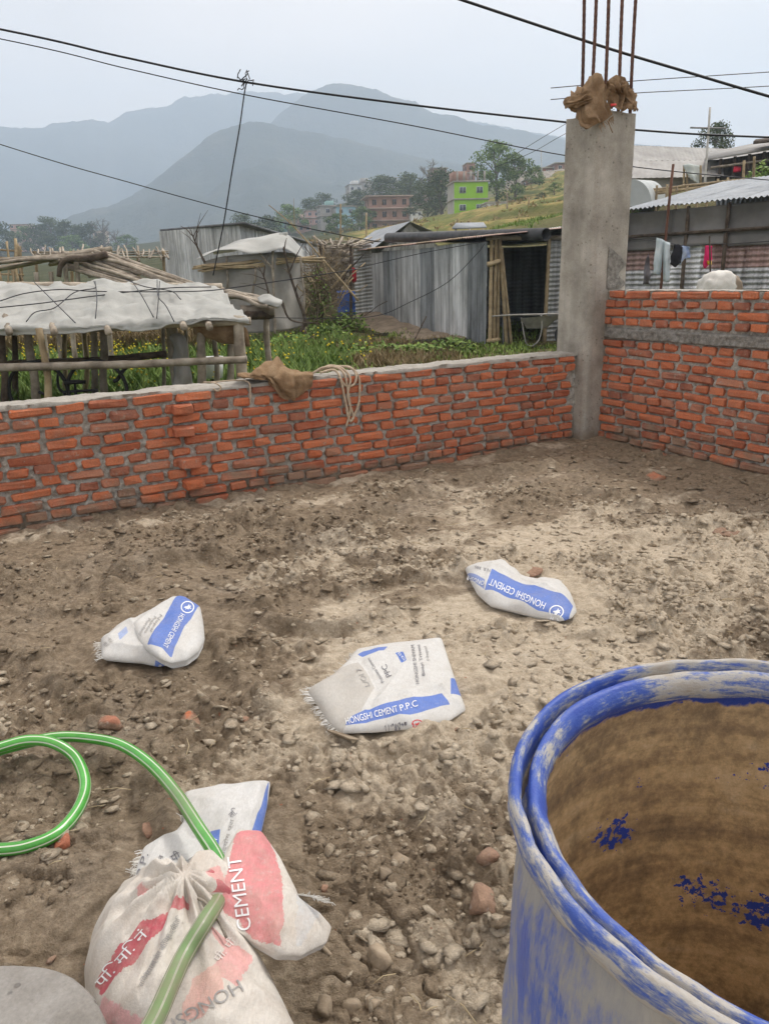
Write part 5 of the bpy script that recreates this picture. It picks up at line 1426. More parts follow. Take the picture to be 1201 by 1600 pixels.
# wheelbarrow at the shed door
wbw = thing('wheelbarrow', 'grey metal wheelbarrow standing before the dark shed doorway', 'wheelbarrow', gz(832, 541, 0))
M_BARROW = simple('grey_painted_steel', (.26, .25, .23), (.42, .41, .38), 8, .6, .3, .2, .01)
Dw = 15.35; wp = lambda u, v, dd=0.0: px(u, v, Dw + dd)
tray = np.array([[wp(815, 497, -.26), wp(868, 493, -.26)], [wp(824, 514, -.20), wp(852, 512, -.20)], [wp(824, 514, .2), wp(852, 512, .2)], [wp(815, 497, .26), wp(868, 493, .26)]])
mb = MB()
rimP = np.array([wp(813, 497, -.28), wp(870, 492, -.28), wp(876, 492, 0), wp(870, 492, .28), wp(813, 497, .28)])
botP = np.array([wp(822, 513, -.20), wp(850, 513, -.20), wp(853, 513, 0), wp(850, 513, .20), wp(822, 513, .20)])
mb.grid(np.array([rimP, lerp(rimP, botP, .5), botP]), closeu=True); mb.add(list(botP), [(0, 1, 2, 3, 4)]); mb.build('tray', M_BARROW, wbw, True)
for s in (-.24, .24):
    MB().tube(crom([wp(768, 494, s), wp(800, 492, s), wp(840, 491, s * .9), wp(880, 490, s * .5)], 5), .017, 7).build('handle_rail', M_BARROW, wbw, True)
    MB().tube(crom([wp(814, 496, s), wp(819, 525, s), wp(823, 538, s), wp(832, 540, s), wp(842, 530, s), wp(846, 512, s), wp(845, 492, s)], 5), .014, 7).build('leg', M_BARROW, wbw, True)
MB().bar(wp(833, 540, -.24), wp(833, 540, .24), .03).build('cross_bar', M_BARROW, wbw)
wc = wp(882, 523); a = np.arange(28) / 28 * 6.2832
ringw = lambda r, dy: np.c_[wc[0] + r * np.cos(a), np.full(28, wc[1] + dy), wc[2] + r * np.sin(a)]
wh = MB(); wh.grid(np.array([ringw(.13, -.04), ringw(.19, -.045), ringw(.205, 0), ringw(.19, .045), ringw(.13, .04)]), closeu=True)
wheel = wh.build('wheel', M_BLACKPIPE, wbw, True)
mb = MB(); mb.lathe([(0.001, -.03), (.13, -.03), (.13, .03), (.001, .03)], (0, 0), 20); v = np.concatenate(mb.v); v = np.c_[v[:, 0] + wc[0], v[:, 2] + wc[1], v[:, 1] + wc[2]]; mb.v = [v]; mb.build('rim', M_BARROW, wheel)

# ------------------------------------------------------------------ blue drum and dry brush between the huts
def lathe_thing(name, label, cat, c, prof, mat, parts):
    t = thing(name, label, cat, c); MB().lathe([(r, z + c[2]) for r, z in prof], c, 32).build(parts, mat, t, True); return t
bd = px(543, 492, 22.3); bd[2] = .12
M_BLUE = simple('blue_plastic', (.03, .10, .42), (.05, .15, .52), 4, .4, 0, .05, .01, rv=0)
t = lathe_thing('blue_drum', 'closed bright blue barrel standing beside the left end of the tin shed', 'barrel', bd, [(.001, 0), (.27, 0), (.285, .05), (.29, .3), (.3, .32), (.29, .34), (.29, .6), (.3, .62), (.29, .64), (.28, .86), (.27, .9), (.25, .88), (.001, .875)], M_BLUE, 'barrel_body')

# ------------------------------------------------------------------ plastic covered hut
hut = thing('plastic_hut', 'hut wrapped in grey plastic sheeting with a bamboo rail along its eaves', 'hut', px(400, 508, 17.5))
Dh = 17.5
def hp(u, v, d=0.0): return px(u, v, Dh + d)
C = [[hp(318, 408), hp(350, 400), hp(400, 396), hp(428, 393)], [hp(318, 440), hp(352, 440), hp(400, 440), hp(428, 440)], [hp(322, 480), hp(352, 482), hp(400, 490), hp(428, 495)], [hp(330, 520), hp(352, 520), hp(400, 520), hp(428, 518)]]
patch(C, 8, 8, .05, 1.6, 3.0, .01).build('front_sheet', M_TARPG, hut, True)
C = [[hp(428, 393), hp(450, 394, .6), hp(470, 398, 1.4), hp(478, 402, 2.0)], [hp(428, 440), hp(450, 440, .6), hp(468, 440, 1.4), hp(474, 440, 2.0)], [hp(428, 495), hp(452, 490, .6), hp(470, 486, 1.4), hp(474, 480, 2.0)], [hp(428, 518), hp(455, 514, .6), hp(474, 508, 1.4), hp(478, 500, 2.0)]]
patch(C, 8, 8, .04, 1.8, 5.0, .01).build('side_sheet', M_TARPG, hut, True)
C = [[hp(305, 404, -.1), hp(345, 392, -.2), hp(395, 394, -.2), hp(440, 392, -.2), hp(476, 402, .4)], [hp(318, 398, .5), hp(360, 384, .5), hp(400, 376, .5), hp(440, 372, .6), hp(475, 396, .9)], [hp(330, 394, 1.6), hp(370, 380, 1.6), hp(405, 372, 1.6), hp(445, 367, 1.6), hp(474, 394, 1.8)], [hp(335, 398, 3), hp(370, 392, 3), hp(405, 388, 3), hp(445, 386, 3), hp(470, 400, 3)]]
patch(C, 6, 6, .06, 1.4, 8.0, .01).build('roof_sheet', M_TARP, hut, True)
C = [[hp(434, 376, .8), hp(450, 366, 1)], [hp(436, 364, .9), hp(449, 362, 1)]]
patch(C, 4, 4, .02, 4, 1.0, .01).build('sheet_corner', M_TARP, hut, True)
for k in range(9):
    a = hp(306 + random.uniform(-6, 20), 418 + random.uniform(-3, 3), -.25 - .05 * random.random()); b = hp(500 + random.uniform(-30, 15), 402 + random.uniform(-4, 6), .3)
    pole(a, b, .022, 'rail_pole', M_BAMBOOY, hut, wob=.10, node=False, seg=8, n=5)
for u0, v0, u1, v1 in ((405, 395, 428, 420), (470, 400, 478, 520), (428, 390, 428, 520), (355, 398, 352, 520), (400, 420, 392, 490)):
    pole(hp(u1, v1, -.1), hp(u0, v0, -.1), .03, 'post', M_BAMBOO, hut, wob=.05, n=6)
def branch(pts, r, label, D, name='bare_branch', twigs=6, seed=0, mat=None):
    r_ = random.Random(seed); P = crom([px(u, v, D) for u, v in pts], 8)
    mb = MB(); mb.tube(P, np.linspace(r, r * .35, len(P)), 6)
    for k in range(twigs):
        i = r_.randrange(len(P) // 3, len(P)); d = unit(np.array([r_.uniform(-1, 1), r_.uniform(-.4, .4), r_.uniform(.1, 1)])) * r_.uniform(.2, .7)
        mb.tube(np.array([P[i], P[i] + d * .5 + [0, 0, .04], P[i] + d]), [r * .35, r * .25, r * .12], 4, cap=False)
    return tag(mb.build(name, mat or M_BRANCH, None, True), label, 'branch', 'bare branches around the plastic hut')
branch([(470, 520), (476, 498), (465, 465), (452, 425), (443, 385)], .05, 'crooked bare pole leaning before the right side of the plastic hut', 16.8, seed=1)
branch([(424, 480), (415, 440), (404, 415)], .03, 'short dark stick leaning on the front of the plastic hut', 16.9, seed=2)
branch([(320, 410), (308, 385), (300, 365)], .03, 'forked twig above the left eave of the plastic hut', 17.0, seed=3, twigs=8)
branch([(560, 470), (500, 400), (455, 350), (420, 320)], .028, 'long thin cane rising over the plastic hut roof', 18.2, seed=4, twigs=3, mat=M_BAMBOOY)
branch([(440, 470), (455, 500), (500, 505)], .03, 'broken stick lying at the foot of the plastic hut', 16.4, seed=6, twigs=3)
# heap of dry canes
heap = thing('brush_heap', 'tangled heap of dry canes and brush between the plastic hut and the tin shed', 'brush', px(520, 500, 19.5))
for k in range(150):
    u = random.uniform(478, 534); D = random.uniform(18.6, 21)
    a = px(u, random.uniform(440, 512), D); lean = random.uniform(-1, 1)
    L = random.uniform(.5, 1.7); b = a + np.array([lean * L * .8, random.uniform(-.3, .3), L * random.uniform(.15, 1)])
    b[2] = min(b[2], 2.35)
    if k < 60: pole(a, b, random.uniform(.008, .02), 'cane', M_BAMBOOY if k % 3 else M_BRANCH, heap, wob=.12, node=False, seg=5, n=4)
mb = MB()
for k in range(900):
    u = random.uniform(478, 532); D = random.uniform(18.8, 21.2); a = px(u, random.uniform(400, 512), D); d = unit(np.array([random.gauss(0, 1), random.gauss(0, .4), random.gauss(.3, .8)])) * random.uniform(.2, .7)
    mb.tube(np.array([a, a + d * .5 + [0, 0, random.uniform(-.05, .05)], a + d]), [.006, .005, .002], 3, cap=False)
o = mb.build('dry_twigs', simple('dry_twig', (.16, .125, .08), (.36, .29, .19), 3, .9, 0, 0, rv=.2), heap); o['kind'] = 'stuff'
# rubble stone wall glimpsed behind the brush
rub = thing('rubble_wall', 'mud and stone back wall behind the dry brush', 'wall', px(525, 500, 23.6))
M_RUB = simple('mud_stone', (.22, .18, .13), (.46, .40, .33), 5, .95, 0, .6, .03, rv=.35)
mb = MB(); mb.grid(np.array([[px(u, v, 23.7 + .06 * math.sin(u) * math.cos(v)) for u in np.linspace(498, 562, 20)] for v in np.linspace(384, 500, 24)])); mb.build('mud_core', M_RUB, rub, True)
for i in range(46):
    p = px(random.uniform(502, 556), random.uniform(388, 470), 23.6); v0, f0 = ico(1)
    mb = MB(); mb.add(v0 * (1 + .15 * rng.normal(size=(len(v0), 1))) * [random.uniform(.08, .16), .08, random.uniform(.05, .10)] + p, f0); mb.build('stone', M_RUB, rub)
pole(px(500, 386, 21), px(565, 382, 21.3), .05, 'lintel', M_BRANCH, rub)
tag(patch([[px(547, 418, 21.2), px(552, 418, 21.2), px(556, 420, 21.2)], [px(546, 430, 21.15), px(552, 432, 21.1), px(557, 431, 21.2)], [px(548, 440, 21.2), px(552, 442, 21.2), px(556, 440, 21.2)]], 4, 4, .03, 6, 1, .01).build('red_cloth', simple('red_fabric', (.45, .02, .04), (.6, .04, .06), 8, .8, 0, 0), None, True), 'red cloth hanging above the closed blue barrel', 'cloth')
# lattice roof of canes in front of the rubble wall
def lattice(t, A, B, C_, D_, n, m, r, mat, rx=None, jit=.03, nm='roof_pole', cross='cross_pole', node=True):
    """poles from edge A-B to edge D-C, cross poles between"""
    for i in range(n):
        s = (i + .5 * random.random()) / max(n - 1, 1); s = min(s, 1)
        a = lerp(A, B, s) + rng.normal(0, jit, 3); b = lerp(D_, C_, s) + rng.normal(0, jit, 3)
        pole(lerp(a, b, -.04 * random.random()), lerp(a, b, 1 + .05 * random.random()), r * random.uniform(.7, 1.25), nm, mat, t, wob=r * 1.2, node=node, seg=6, n=6)
    for j in range(m):
        s = (j + .5) / m; a = lerp(A, D_, s); b = lerp(B, C_, s)
        pole(a + [0, 0, -r * 1.8], b + [0, 0, -r * 1.8], (rx or r) * random.uniform(.8, 1.1), cross, mat, t, wob=r, node=node, seg=6, n=6)
cr = thing('cane_roof', 'open roof of grey canes between the white tin shed and the long grey tin shed', 'roof', px(520, 384, 22))
lattice(cr, px(486, 373, 21), px(595, 372, 24), px(560, 385, 20.5), px(505, 384, 20.0), 9, 4, .03, M_BAMBOO, node=False)
for u in (500, 548): pole(px(u, 510, 20.6), px(u, 380, 20.6), .04, 'post', M_BRANCH, cr)

# ------------------------------------------------------------------ pale corrugated shed behind
ts = thing('white_tin_shed', 'whitish corrugated metal shed with a sloping dark roof edge, behind the bamboo frames', 'shed', px(380, 430, 30))
pL, pM, pR = px(258, 450, 31), px(381, 450, 28.5), px(510, 450, 35)
def wallsheets(t, a, b, za0, za1, z0, n, mat, nm='wall_sheet'):
    a = a.copy(); b = b.copy(); a[2] = z0; b[2] = z0; w = np.linalg.norm(b - a) / n; ux = unit(b - a)
    for i in range(n):
        s = (i + .5) / n; h = za0 + (za1 - za0) * s - z0
        corr(a + ux * w * i, ux, UP, w + .03, h, pitch=.15, amp=.022, rows=2, bend=.02, seed=i).build(nm, mat, t, True)
zl, zm_, zr_ = px(258, 361, 31)[2], px(381, 350, 28.5)[2], px(510, 388, 35)[2]
wallsheets(ts, pL, pM, zl, zm_, -.2, 5, M_TINW); wallsheets(ts, pM, pR, zm_, zr_, -.2, 6, M_TIN)
mb = MB(); k = np.array
def slab(pts, th): 
    P = np.array(pts); mb = MB(); mb.add(np.vstack([P, P + [0, 0, th]]), [(0, 3, 2, 1), (4, 5, 6, 7)] + [(i, (i + 1) % 4, (i + 1) % 4 + 4, i + 4) for i in range(4)]); return mb
q1, q2, q3 = px(250, 361, 31.2), px(382, 349.5, 28.0), px(513, 388, 35.2)
slab([q1, q2, q3, q1 + (q3 - q2)], .07).build('roof', simple('dark_roof', (.11, .115, .12), (.2, .205, .21), 3, .6, .3, .1), ts)

# small gabled tin hut and scraps of roof beyond the long shed
gh_ = thing('gabled_tin_hut', 'small white tin hut with a gable, showing over the roof of the long shed', 'hut', px(635, 390, 30))
A, B, T = px(596, 392, 29), px(690, 388, 31), px(640, 349, 29.6)
back = np.array([-1.2, 5, 0])
mb = MB(); mb.add([A, B, T], [(0, 1, 2)]); mb.build('gable', M_TIN, gh_)
mb = MB(); mb.add([A + back, B + back, T + back], [(0, 2, 1)]); mb.build('back_gable', M_TIN, gh_)
Bz = px(690, 384, 31)
for a_, b_, nm in ((A + [-.3, -.2, .1], T + [0, -.2, .06], 'roof_slope'), (T + [0, -.2, .06], B + [.3, -.2, .35], 'roof_slope')):
    w = unit(back); L = np.linalg.norm(back) + .4
    corr(a_, w, b_ - a_, L, np.linalg.norm(b_ - a_), pitch=.15, amp=.02, rows=1).build(nm, M_WHITETIN, gh_, True)
fl = thing('flat_tin_roof', 'low flat white tin roof below the terraced fields', 'roof', px(735, 356, 34))
slab([px(706, 358, 32), px(760, 356, 33), px(755, 349, 37), px(712, 350, 36)], .06).build('roof_sheet', M_WHITETIN, fl)
for u in (712, 733, 754): pole(px(u, 385, 32.5), px(u, 357, 32.5), .05, 'post', M_BAMBOO, fl)

# ------------------------------------------------------------------ bamboo shelter with the white tarpaulin, nearest on the left
bs = thing('bamboo_shelter', 'low bamboo shelter behind the low wall, roofed with white tarpaulin', 'shelter', px(200, 600, 8.2))
def bp(u, v, D): return px(u, v, D)
tp = [[bp(-140, 440, 9.6), bp(-20, 438, 9.6), bp(90, 441, 9.6), bp(160, 438, 9.5), bp(240, 441, 9.5), bp(300, 438, 9.4), bp(345, 447, 9.3)],
      [bp(-140, 452, 9.0), bp(-20, 450, 9.0), bp(95, 452, 9.0), bp(165, 450, 8.9), bp(250, 452, 8.9), bp(310, 455, 8.8), bp(357, 463, 8.8)],
      [bp(-140, 478, 8.3), bp(-20, 478, 8.3), bp(95, 477, 8.3), bp(165, 476, 8.2), bp(255, 474, 8.2), bp(325, 474, 8.2), bp(372, 484, 8.2)],
      [bp(-140, 506, 7.7), bp(-20, 506, 7.7), bp(95, 503, 7.7), bp(165, 502, 7.7), bp(258, 497, 7.7), bp(330, 492, 7.7), bp(386, 497, 7.8)],
      [bp(-140, 522, 7.65), bp(-20, 522, 7.65), bp(85, 521, 7.62), bp(165, 513, 7.65), bp(215, 516, 7.62), bp(330, 500, 7.65), bp(392, 506, 7.75)]]
patch(tp, 16, 18, .075, 3.4, 4.0, .008).build('tarpaulin', M_TARP, bs, True)
posts = [(5, 525, 3, 640, 8.0, .05, M_BRANCH), (22, 522, 24, 640, 8.8, .045, M_BRANCH), (42, 520, 58, 640, 8.1, .06, M_BAMBOO), (63, 525, 78, 640, 7.6, .048, M_BAMBOOY), (100, 515, 105, 640, 9.3, .04, M_BAMBOOY), (133, 515, 136, 640, 9.3, .04, M_BAMBOOY),
         (145, 520, 152, 640, 8.6, .05, M_BAMBOO), (160, 515, 163, 640, 8.4, .055, M_BAMBOO), (255, 510, 258, 640, 9.2, .03, M_BAMBOO), (268, 508, 280, 640, 8.3, .085, M_BAMBOO), (288, 505, 290, 600, 9.3, .03, M_BAMBOO),
         (312, 510, 320, 640, 7.9, .06, M_BAMBOO), (335, 505, 338, 640, 9.0, .04, M_BAMBOO), (360, 505, 356, 600, 8.6, .05, M_BAMBOO), (374, 505, 377, 640, 7.8, .075, M_BAMBOO), (414, 484, 421, 575, 9.0, .048, M_BAMBOO), (-40, 525, -38, 640, 8.0, .06, M_BAMBOO), (-90, 525, -95, 640, 8.4, .06, M_BRANCH)]
for u0, v0, u1, v1, D, r, m in posts:
    a = bp(u1, v1, D); a[2] = -.05; b = bp(u0, v0 - 12, D); pole(a, b, r * .82, 'post', m, bs, n=8, wob=.03)
pole(bp(-150, 583, 7.55), bp(388, 586, 7.55) * [1, 1, 0] + [0, 0, bp(388, 560, 7.55)[2]], .042, 'rail', M_BAMBOO, bs, n=9, wob=.015)
pole(bp(-60, 574, 8.5), bp(262, 554, 8.5), .042, 'rail', M_BRANCH, bs, n=8, wob=.02)
pole(bp(-150, 520, 7.72), bp(392, 503, 7.78), .045, 'eave_pole', M_BAMBOO, bs, n=8, wob=.02)
pole(bp(-150, 445, 9.65), bp(348, 448, 9.4), .05, 'ridge_pole', M_BAMBOO, bs, n=8, wob=.02)
for u in (80, 165, 283, 323, 10, -70):
    pole(bp(u - 14, 445, 9.6) - [0, 0, .06], bp(u + 4, 516 - (u > 200) * 8, 7.5) - [0, 0, .02], .04, 'rafter', M_BAMBOO, bs, n=7)
for k in range(12):
    a = bp(338 + k * 2.0, 449 + k * 1.2, 9.5 - .04 * k); b = bp(418 + random.uniform(-4, 18), 468 + k * .9, 8.95 - .03 * k); pole(a, b, .026, 'roof_pole', M_BAMBOO, bs, wob=.03, node=False, n=5)
pole(bp(376, 487, 8.9), bp(428, 484, 8.95), .07, 'beam', M_BAMBOO, bs); pole(bp(385, 493, 8.7), bp(425, 492, 9), .05, 'beam', M_BRANCH, bs)
patch([[bp(402, 464, 8.9), bp(420, 460, 8.85), bp(440, 469, 8.8)], [bp(405, 470, 8.7), bp(423, 468, 8.65), bp(441, 472, 8.7)], [bp(412, 474, 8.65), bp(428, 478, 8.62), bp(438, 480, 8.66)]], 5, 5, .03, 5, 2, .006).build('plastic_scrap', M_TARP, bs, True)
patch([[bp(264, 525, 8.2), bp(280, 522, 8.1), bp(290, 535, 8.15)], [bp(268, 550, 8.15), bp(284, 552, 8.0), bp(298, 562, 8.1)], [bp(270, 580, 8.15), bp(288, 582, 8.0), bp(302, 588, 8.1)], [bp(268, 610, 8.15), bp(286, 615, 8.0), bp(306, 604, 8.1)]], 5, 5, .05, 5, 2, .006).build('hanging_sacking', M_TARPG, bs, True)
patch([[bp(300, 506, 7.85), bp(335, 504, 7.8), bp(370, 503, 7.85)], [bp(305, 520, 7.9), bp(340, 525, 7.85), bp(385, 515, 7.85)], [bp(325, 525, 7.95), bp(350, 538, 7.9), bp(392, 540, 7.9)]], 6, 6, .05, 6, 7, .006).build('hanging_jute', M_JUTE, bs, True)
for P in ([(0, 470), (40, 458), (95, 452), (150, 455), (300, 455), (380, 447), (560, 420)], [(-40, 484), (60, 474), (150, 462), (260, 450), (330, 448)], ):
    tag(MB().tube(crom([bp(u, v, 8.9 - (v - 440) * .02) for u, v in P], 8), .006, 5).build('slack_wire', M_WIRE, None, True), 'slack black wire lying across the white tarpaulin' if P[0][0] == 0 else 'second black wire stretched over the white tarpaulin from the left edge', 'wire')
for P in ([(150, 446, 9.25), (153, 455, 8.85), (148, 458, 8.75), (120, 464, 8.55), (90, 488, 8.05), (60, 495, 7.85), (46, 510, 7.55)], [(152, 446, 9.25), (155, 475, 8.2), (153, 505, 7.62)], [(208, 444, 9.2), (225, 470, 8.3), (243, 503, 7.6)], [(248, 444, 9.2), (250, 470, 8.3), (262, 485, 7.95), (275, 510, 7.55)], [(252, 446, 9.2), (250, 480, 8.1), (248, 505, 7.6)], [(200, 444, 9.2), (230, 455, 8.8), (270, 462, 8.6), (285, 475, 8.2)], [(55, 445, 9.2), (90, 480, 8.1), (122, 512, 7.55)]):
    MB().tube(crom([bp(u, v, D) + [0, -.05, .05] for u, v, D in P], 6), .0055, 5).build('tie_rope', M_WIRE, bs, True)

# ------------------------------------------------------------------ bare bamboo frames behind it
f1 = thing('bamboo_pergola', 'bare grey bamboo roof frame rising behind the white tarpaulin', 'pergola', px(160, 430, 12.5))
lattice(f1, px(160, 393, 12.2), px(60, 402, 12.6), px(220, 452, 11.4), px(318, 445, 11.2), 16, 5, .028, M_BAMBOO, jit=.02)
lattice(f1, px(168, 392, 12.2), px(150, 394, 12.4), px(-140, 440, 12.0), px(-140, 425, 11.7), 6, 2, .032, M_BAMBOO, jit=.03)
MB().tube(crom([px(167, 397, 12.0), px(135, 404, 12.0), px(108, 404, 12.0), px(95, 415, 12.0), px(92, 432, 12.0)], 6), np.linspace(.055, .035, 25), 9).build('crooked_beam', M_BRANCH, f1, True)
for u, v in ((157, 396), (100, 412), (118, 408), (55, 425), (78, 424), (-40, 430)):
    a = px(u, 450, 12.1); a[2] = 0; pole(a, px(u + 1, v, 12.1), .055 if u == 157 else .04, 'post', M_BAMBOO, f1, n=7)
f2 = thing('bamboo_trellis', 'long flat bamboo trellis stretching across to the whitish tin shed', 'trellis', px(150, 400, 23))
lattice(f2, px(48, 389, 22), px(262, 388, 24), px(262, 400, 21), px(52, 399, 19), 30, 3, .028, M_BAMBOO, jit=.05, node=False)
for u in (55, 110, 165, 215, 255):
    a = px(u, 470, 21.5); a[2] = 0; pole(a, px(u, 392, 21.5), .045, 'post', M_BAMBOOY, f2, n=6)
f3 = thing('bamboo_rack', 'yellowish upright bamboo rack at the left edge behind the shelter', 'rack', px(12, 430, 20))
lattice(f3, px(-40, 380, 20), px(33, 381, 20), px(38, 445, 19.6), px(-40, 445, 19.6), 12, 5, .03, M_BAMBOOY, jit=.06, node=False)
for u in (-30, 30):
    a = px(u, 470, 19.8); a[2] = 0; pole(a, px(u, 384, 19.8), .05, 'post', M_BAMBOOY, f3, n=6)

# ------------------------------------------------------------------ shed behind the tall wall, with its washing
rs = thing('roadside_shed', 'long shed behind the tall brick wall, dark sheeting over rust striped corrugated metal', 'shed', px(1100, 457, 13.3))
eL, eR = px(980, 329, 14.5), px(1330, 294, 11.6)
uS = unit((eR - eL) * [1, 1, 0]); LS = np.linalg.norm((eR - eL)[:2]); nS_ = np.array([-uS[1], uS[0], 0]); nS_ = nS_ if nS_[1] > 0 else -nS_
zE = (eL[2] + eR[2]) / 2
def sp_(s, z, off=0.0): q = eL + uS * (s * LS) + nS_ * off; q[2] = z; return q
roofn = 7
for i in range(roofn):
    a0 = sp_(i / roofn, zE, -.18); b0 = sp_(i / roofn, zE + .62, 3.2)
    corr(a0 + [0, 0, .01 * (i % 2)], uS, b0 - a0, LS / roofn + .06, np.linalg.norm(b0 - a0), pitch=.09, amp=.014, rows=1).build('roof_sheet', M_WHITETIN, rs, True)
zl0, zt1, zt2 = -.05, 1.70, 2.45
lev = [(-.05, .95, M_TINW), (.93, 1.38, M_TIN), (1.36, 1.74, None)]
for k, (z0, z1, m) in enumerate(lev):
    for i in range(5):
        p = sp_(i / 5, z0, .012 * k); mm = m or (M_TINR if i in (0, 2, 3, 4) else M_TIN)
        corr(p, uS, UP, LS / 5 + .05, z1 - z0, pitch=.09, amp=.016, horiz=True, rows=2).build('wall_sheet', mm, rs, True)
for i in range(4):
    a, b = i / 4, (i + 1) / 4 + .015
    C = [[sp_(lerp(a, b, t), z, -.03 - .03 * (i % 2) + .05 * (j == 1)) for t in (0, .33, .66, 1)] for j, z in enumerate((zE - .06, (zE + 1.72) / 2, 1.70 + .04 * (i % 2)))]
    patch(C, 8, 8, .035, 1.5, i * 3.0, .008).build('sheeting', M_TARPD, rs, True)
MB().bar(sp_(0, zE - .45, -.06), sp_(1, zE - .45, -.06), .05).build('batten', M_BRANCH, rs)
for s in (.0, .33, .52, .8): pole(sp_(s, -.05, -.05), sp_(s, zE - .03, -.05), .035, 'post', M_BRANCH, rs)
corr(sp_(0, -.05, 0), nS_, UP, 3.0, zE, pitch=.1, amp=.015, rows=1).build('side_wall', M_TIND, rs, True)
corr(sp_(0, -.05, 3.0), uS, UP, LS, zE + .5, pitch=.1, amp=.015, rows=1).build('back_wall', M_TIND, rs, True)
# rusty rod standing behind the wall
rod = thing('rusty_rod', 'thin rusty steel rod standing upright behind the tall brick wall', 'rod', px(1025, 470, 11.8))
pole(px(1024, 520, 11.8) * [1, 1, 0], px(1051, 256, 11.8), .022, 'rod', simple('rust', (.14, .06, .04), (.24, .12, .08), 8, .85, .2, .3), rod, n=6, wob=.01, node=False)
rod2 = thing('rusty_rod', 'dark rod leaning behind the tall brick wall beside the pink garment', 'rod', px(1121, 470, 11.2))
pole(px(1122, 480, 11.2) * [1, 1, 0] , px(1108, 368, 11.2), .014, 'rod', M_BRANCH, rod2, n=5, node=False)
cl = MB().tube(crom([px(985, 372, 12.0), px(1030, 377, 11.9), px(1075, 384, 11.7), px(1110, 381, 11.5), px(1150, 380, 11.4), px(1260, 372, 11.0)], 6), .006, 5).build('clothes_line', M_WIRE, None, True)
tag(cl, 'thin clothes line strung before the roadside shed', 'line')
def cloth(name, label, rows, c1, c2, D, amp=.03, seed=0.):
    C = [[px(u, v, D + .04 * ((i + j) % 2)) for j, (u, v) in enumerate(r)] for i, r in enumerate(rows)]
    o = patch(C, 6, 6, amp, 5, seed, .012).build(name, simple(name + '_fabric', c1, c2, 6, .85, 0, .2, rv=0), None, True)
    return tag(o, label, 'clothing', 'washing on the line behind the tall wall')
tr = thing('trousers', 'pale blue grey trousers hanging on the line, nearest the rusty rod', 'clothing', px(1032, 440, 11.7), 'washing on the line behind the tall wall')
m_ = simple('pale_fabric', (.47, .54, .57), (.60, .66, .68), 5, .85, 0, .2, rv=0)
patch([[px(1026, 371, 11.75), px(1032, 373, 11.7), px(1038, 376, 11.75)], [px(1023, 400, 11.75), px(1028, 401, 11.66), px(1034, 402, 11.75)], [px(1020, 427, 11.75), px(1024, 428, 11.66), px(1030, 430, 11.75)]], 6, 6, .02, 5, 1., .012).build('leg', m_, tr, True)
patch([[px(1035, 375, 11.75), px(1040, 377, 11.7), px(1046, 379, 11.75)], [px(1036, 405, 11.75), px(1040, 406, 11.66), px(1046, 407, 11.75)], [px(1036, 439, 11.75), px(1040, 441, 11.66), px(1045, 441, 11.75)]], 6, 6, .02, 5, 4., .012).build('leg', m_, tr, True)
cloth('black_garment', 'black garment bunched on the clothes line', [[(1054, 382), (1060, 381), (1066, 386)], [(1048, 400), (1056, 400), (1065, 400)], [(1047, 412), (1054, 417), (1063, 410)]], (.012, .012, .016), (.03, .03, .035), 11.65)
cloth('blue_garment', 'light blue and white garment hanging right of the black one', [[(1063, 384), (1070, 384), (1077, 386)], [(1064, 396), (1071, 396), (1078, 397)], [(1062, 414), (1066, 405), (1078, 402)]], (.20, .30, .52), (.55, .62, .72), 11.7, seed=3.)
cloth('pink_garment', 'bright pink garment hanging alone at the right of the clothes line', [[(1102, 384), (1106, 383), (1111, 385)], [(1100, 400), (1106, 400), (1112, 402)], [(1098, 414), (1101, 419), (1110, 410)]], (.62, .02, .12), (.75, .03, .16), 11.5, seed=5.)
cloth('yellow_scrap', 'small yellow scrap hanging below the pink garment', [[(1104, 407), (1111, 408)], [(1105, 412), (1111, 414)]], (.65, .45, .04), (.7, .5, .06), 11.48, .01)
cloth('dark_bag', 'dark bag hanging on the end of the shed beside the column', [[(1009, 402), (1012, 396), (1015, 400)], [(1006, 420), (1010, 422), (1014, 424)], [(1005, 444), (1010, 443), (1014, 444)]], (.10, .09, .10), (.18, .17, .18), 12.4, .03, 7.)
bld = thing('stuffed_sack', 'bulging white sack standing behind the tall brick wall', 'sack', px(1123, 455, 10.0))
v0, f0 = ico(4); cc = px(1122, 458, 10.0); vv = np.sign(v0) * np.abs(v0) ** .85
vv = vv * [.27, .22, .28] * (1 + .12 * fbm(v0[:, 0], v0[:, 1], 2.5, 3, v0[:, 2]))[:, None]
mb = MB(); mb.add(vv + cc, f0); mb.attr('print', np.where((v0[:, 0] > .45)[:, None], np.array([[.25, .19, .13]]), np.array([[.70, .68, .63]])))
mb.build('sack_body', M_SACK, bld, True)
pole(cc * [1, 1, 0], cc - [0, 0, .1], .16, 'support', M_BRANCH, bld)
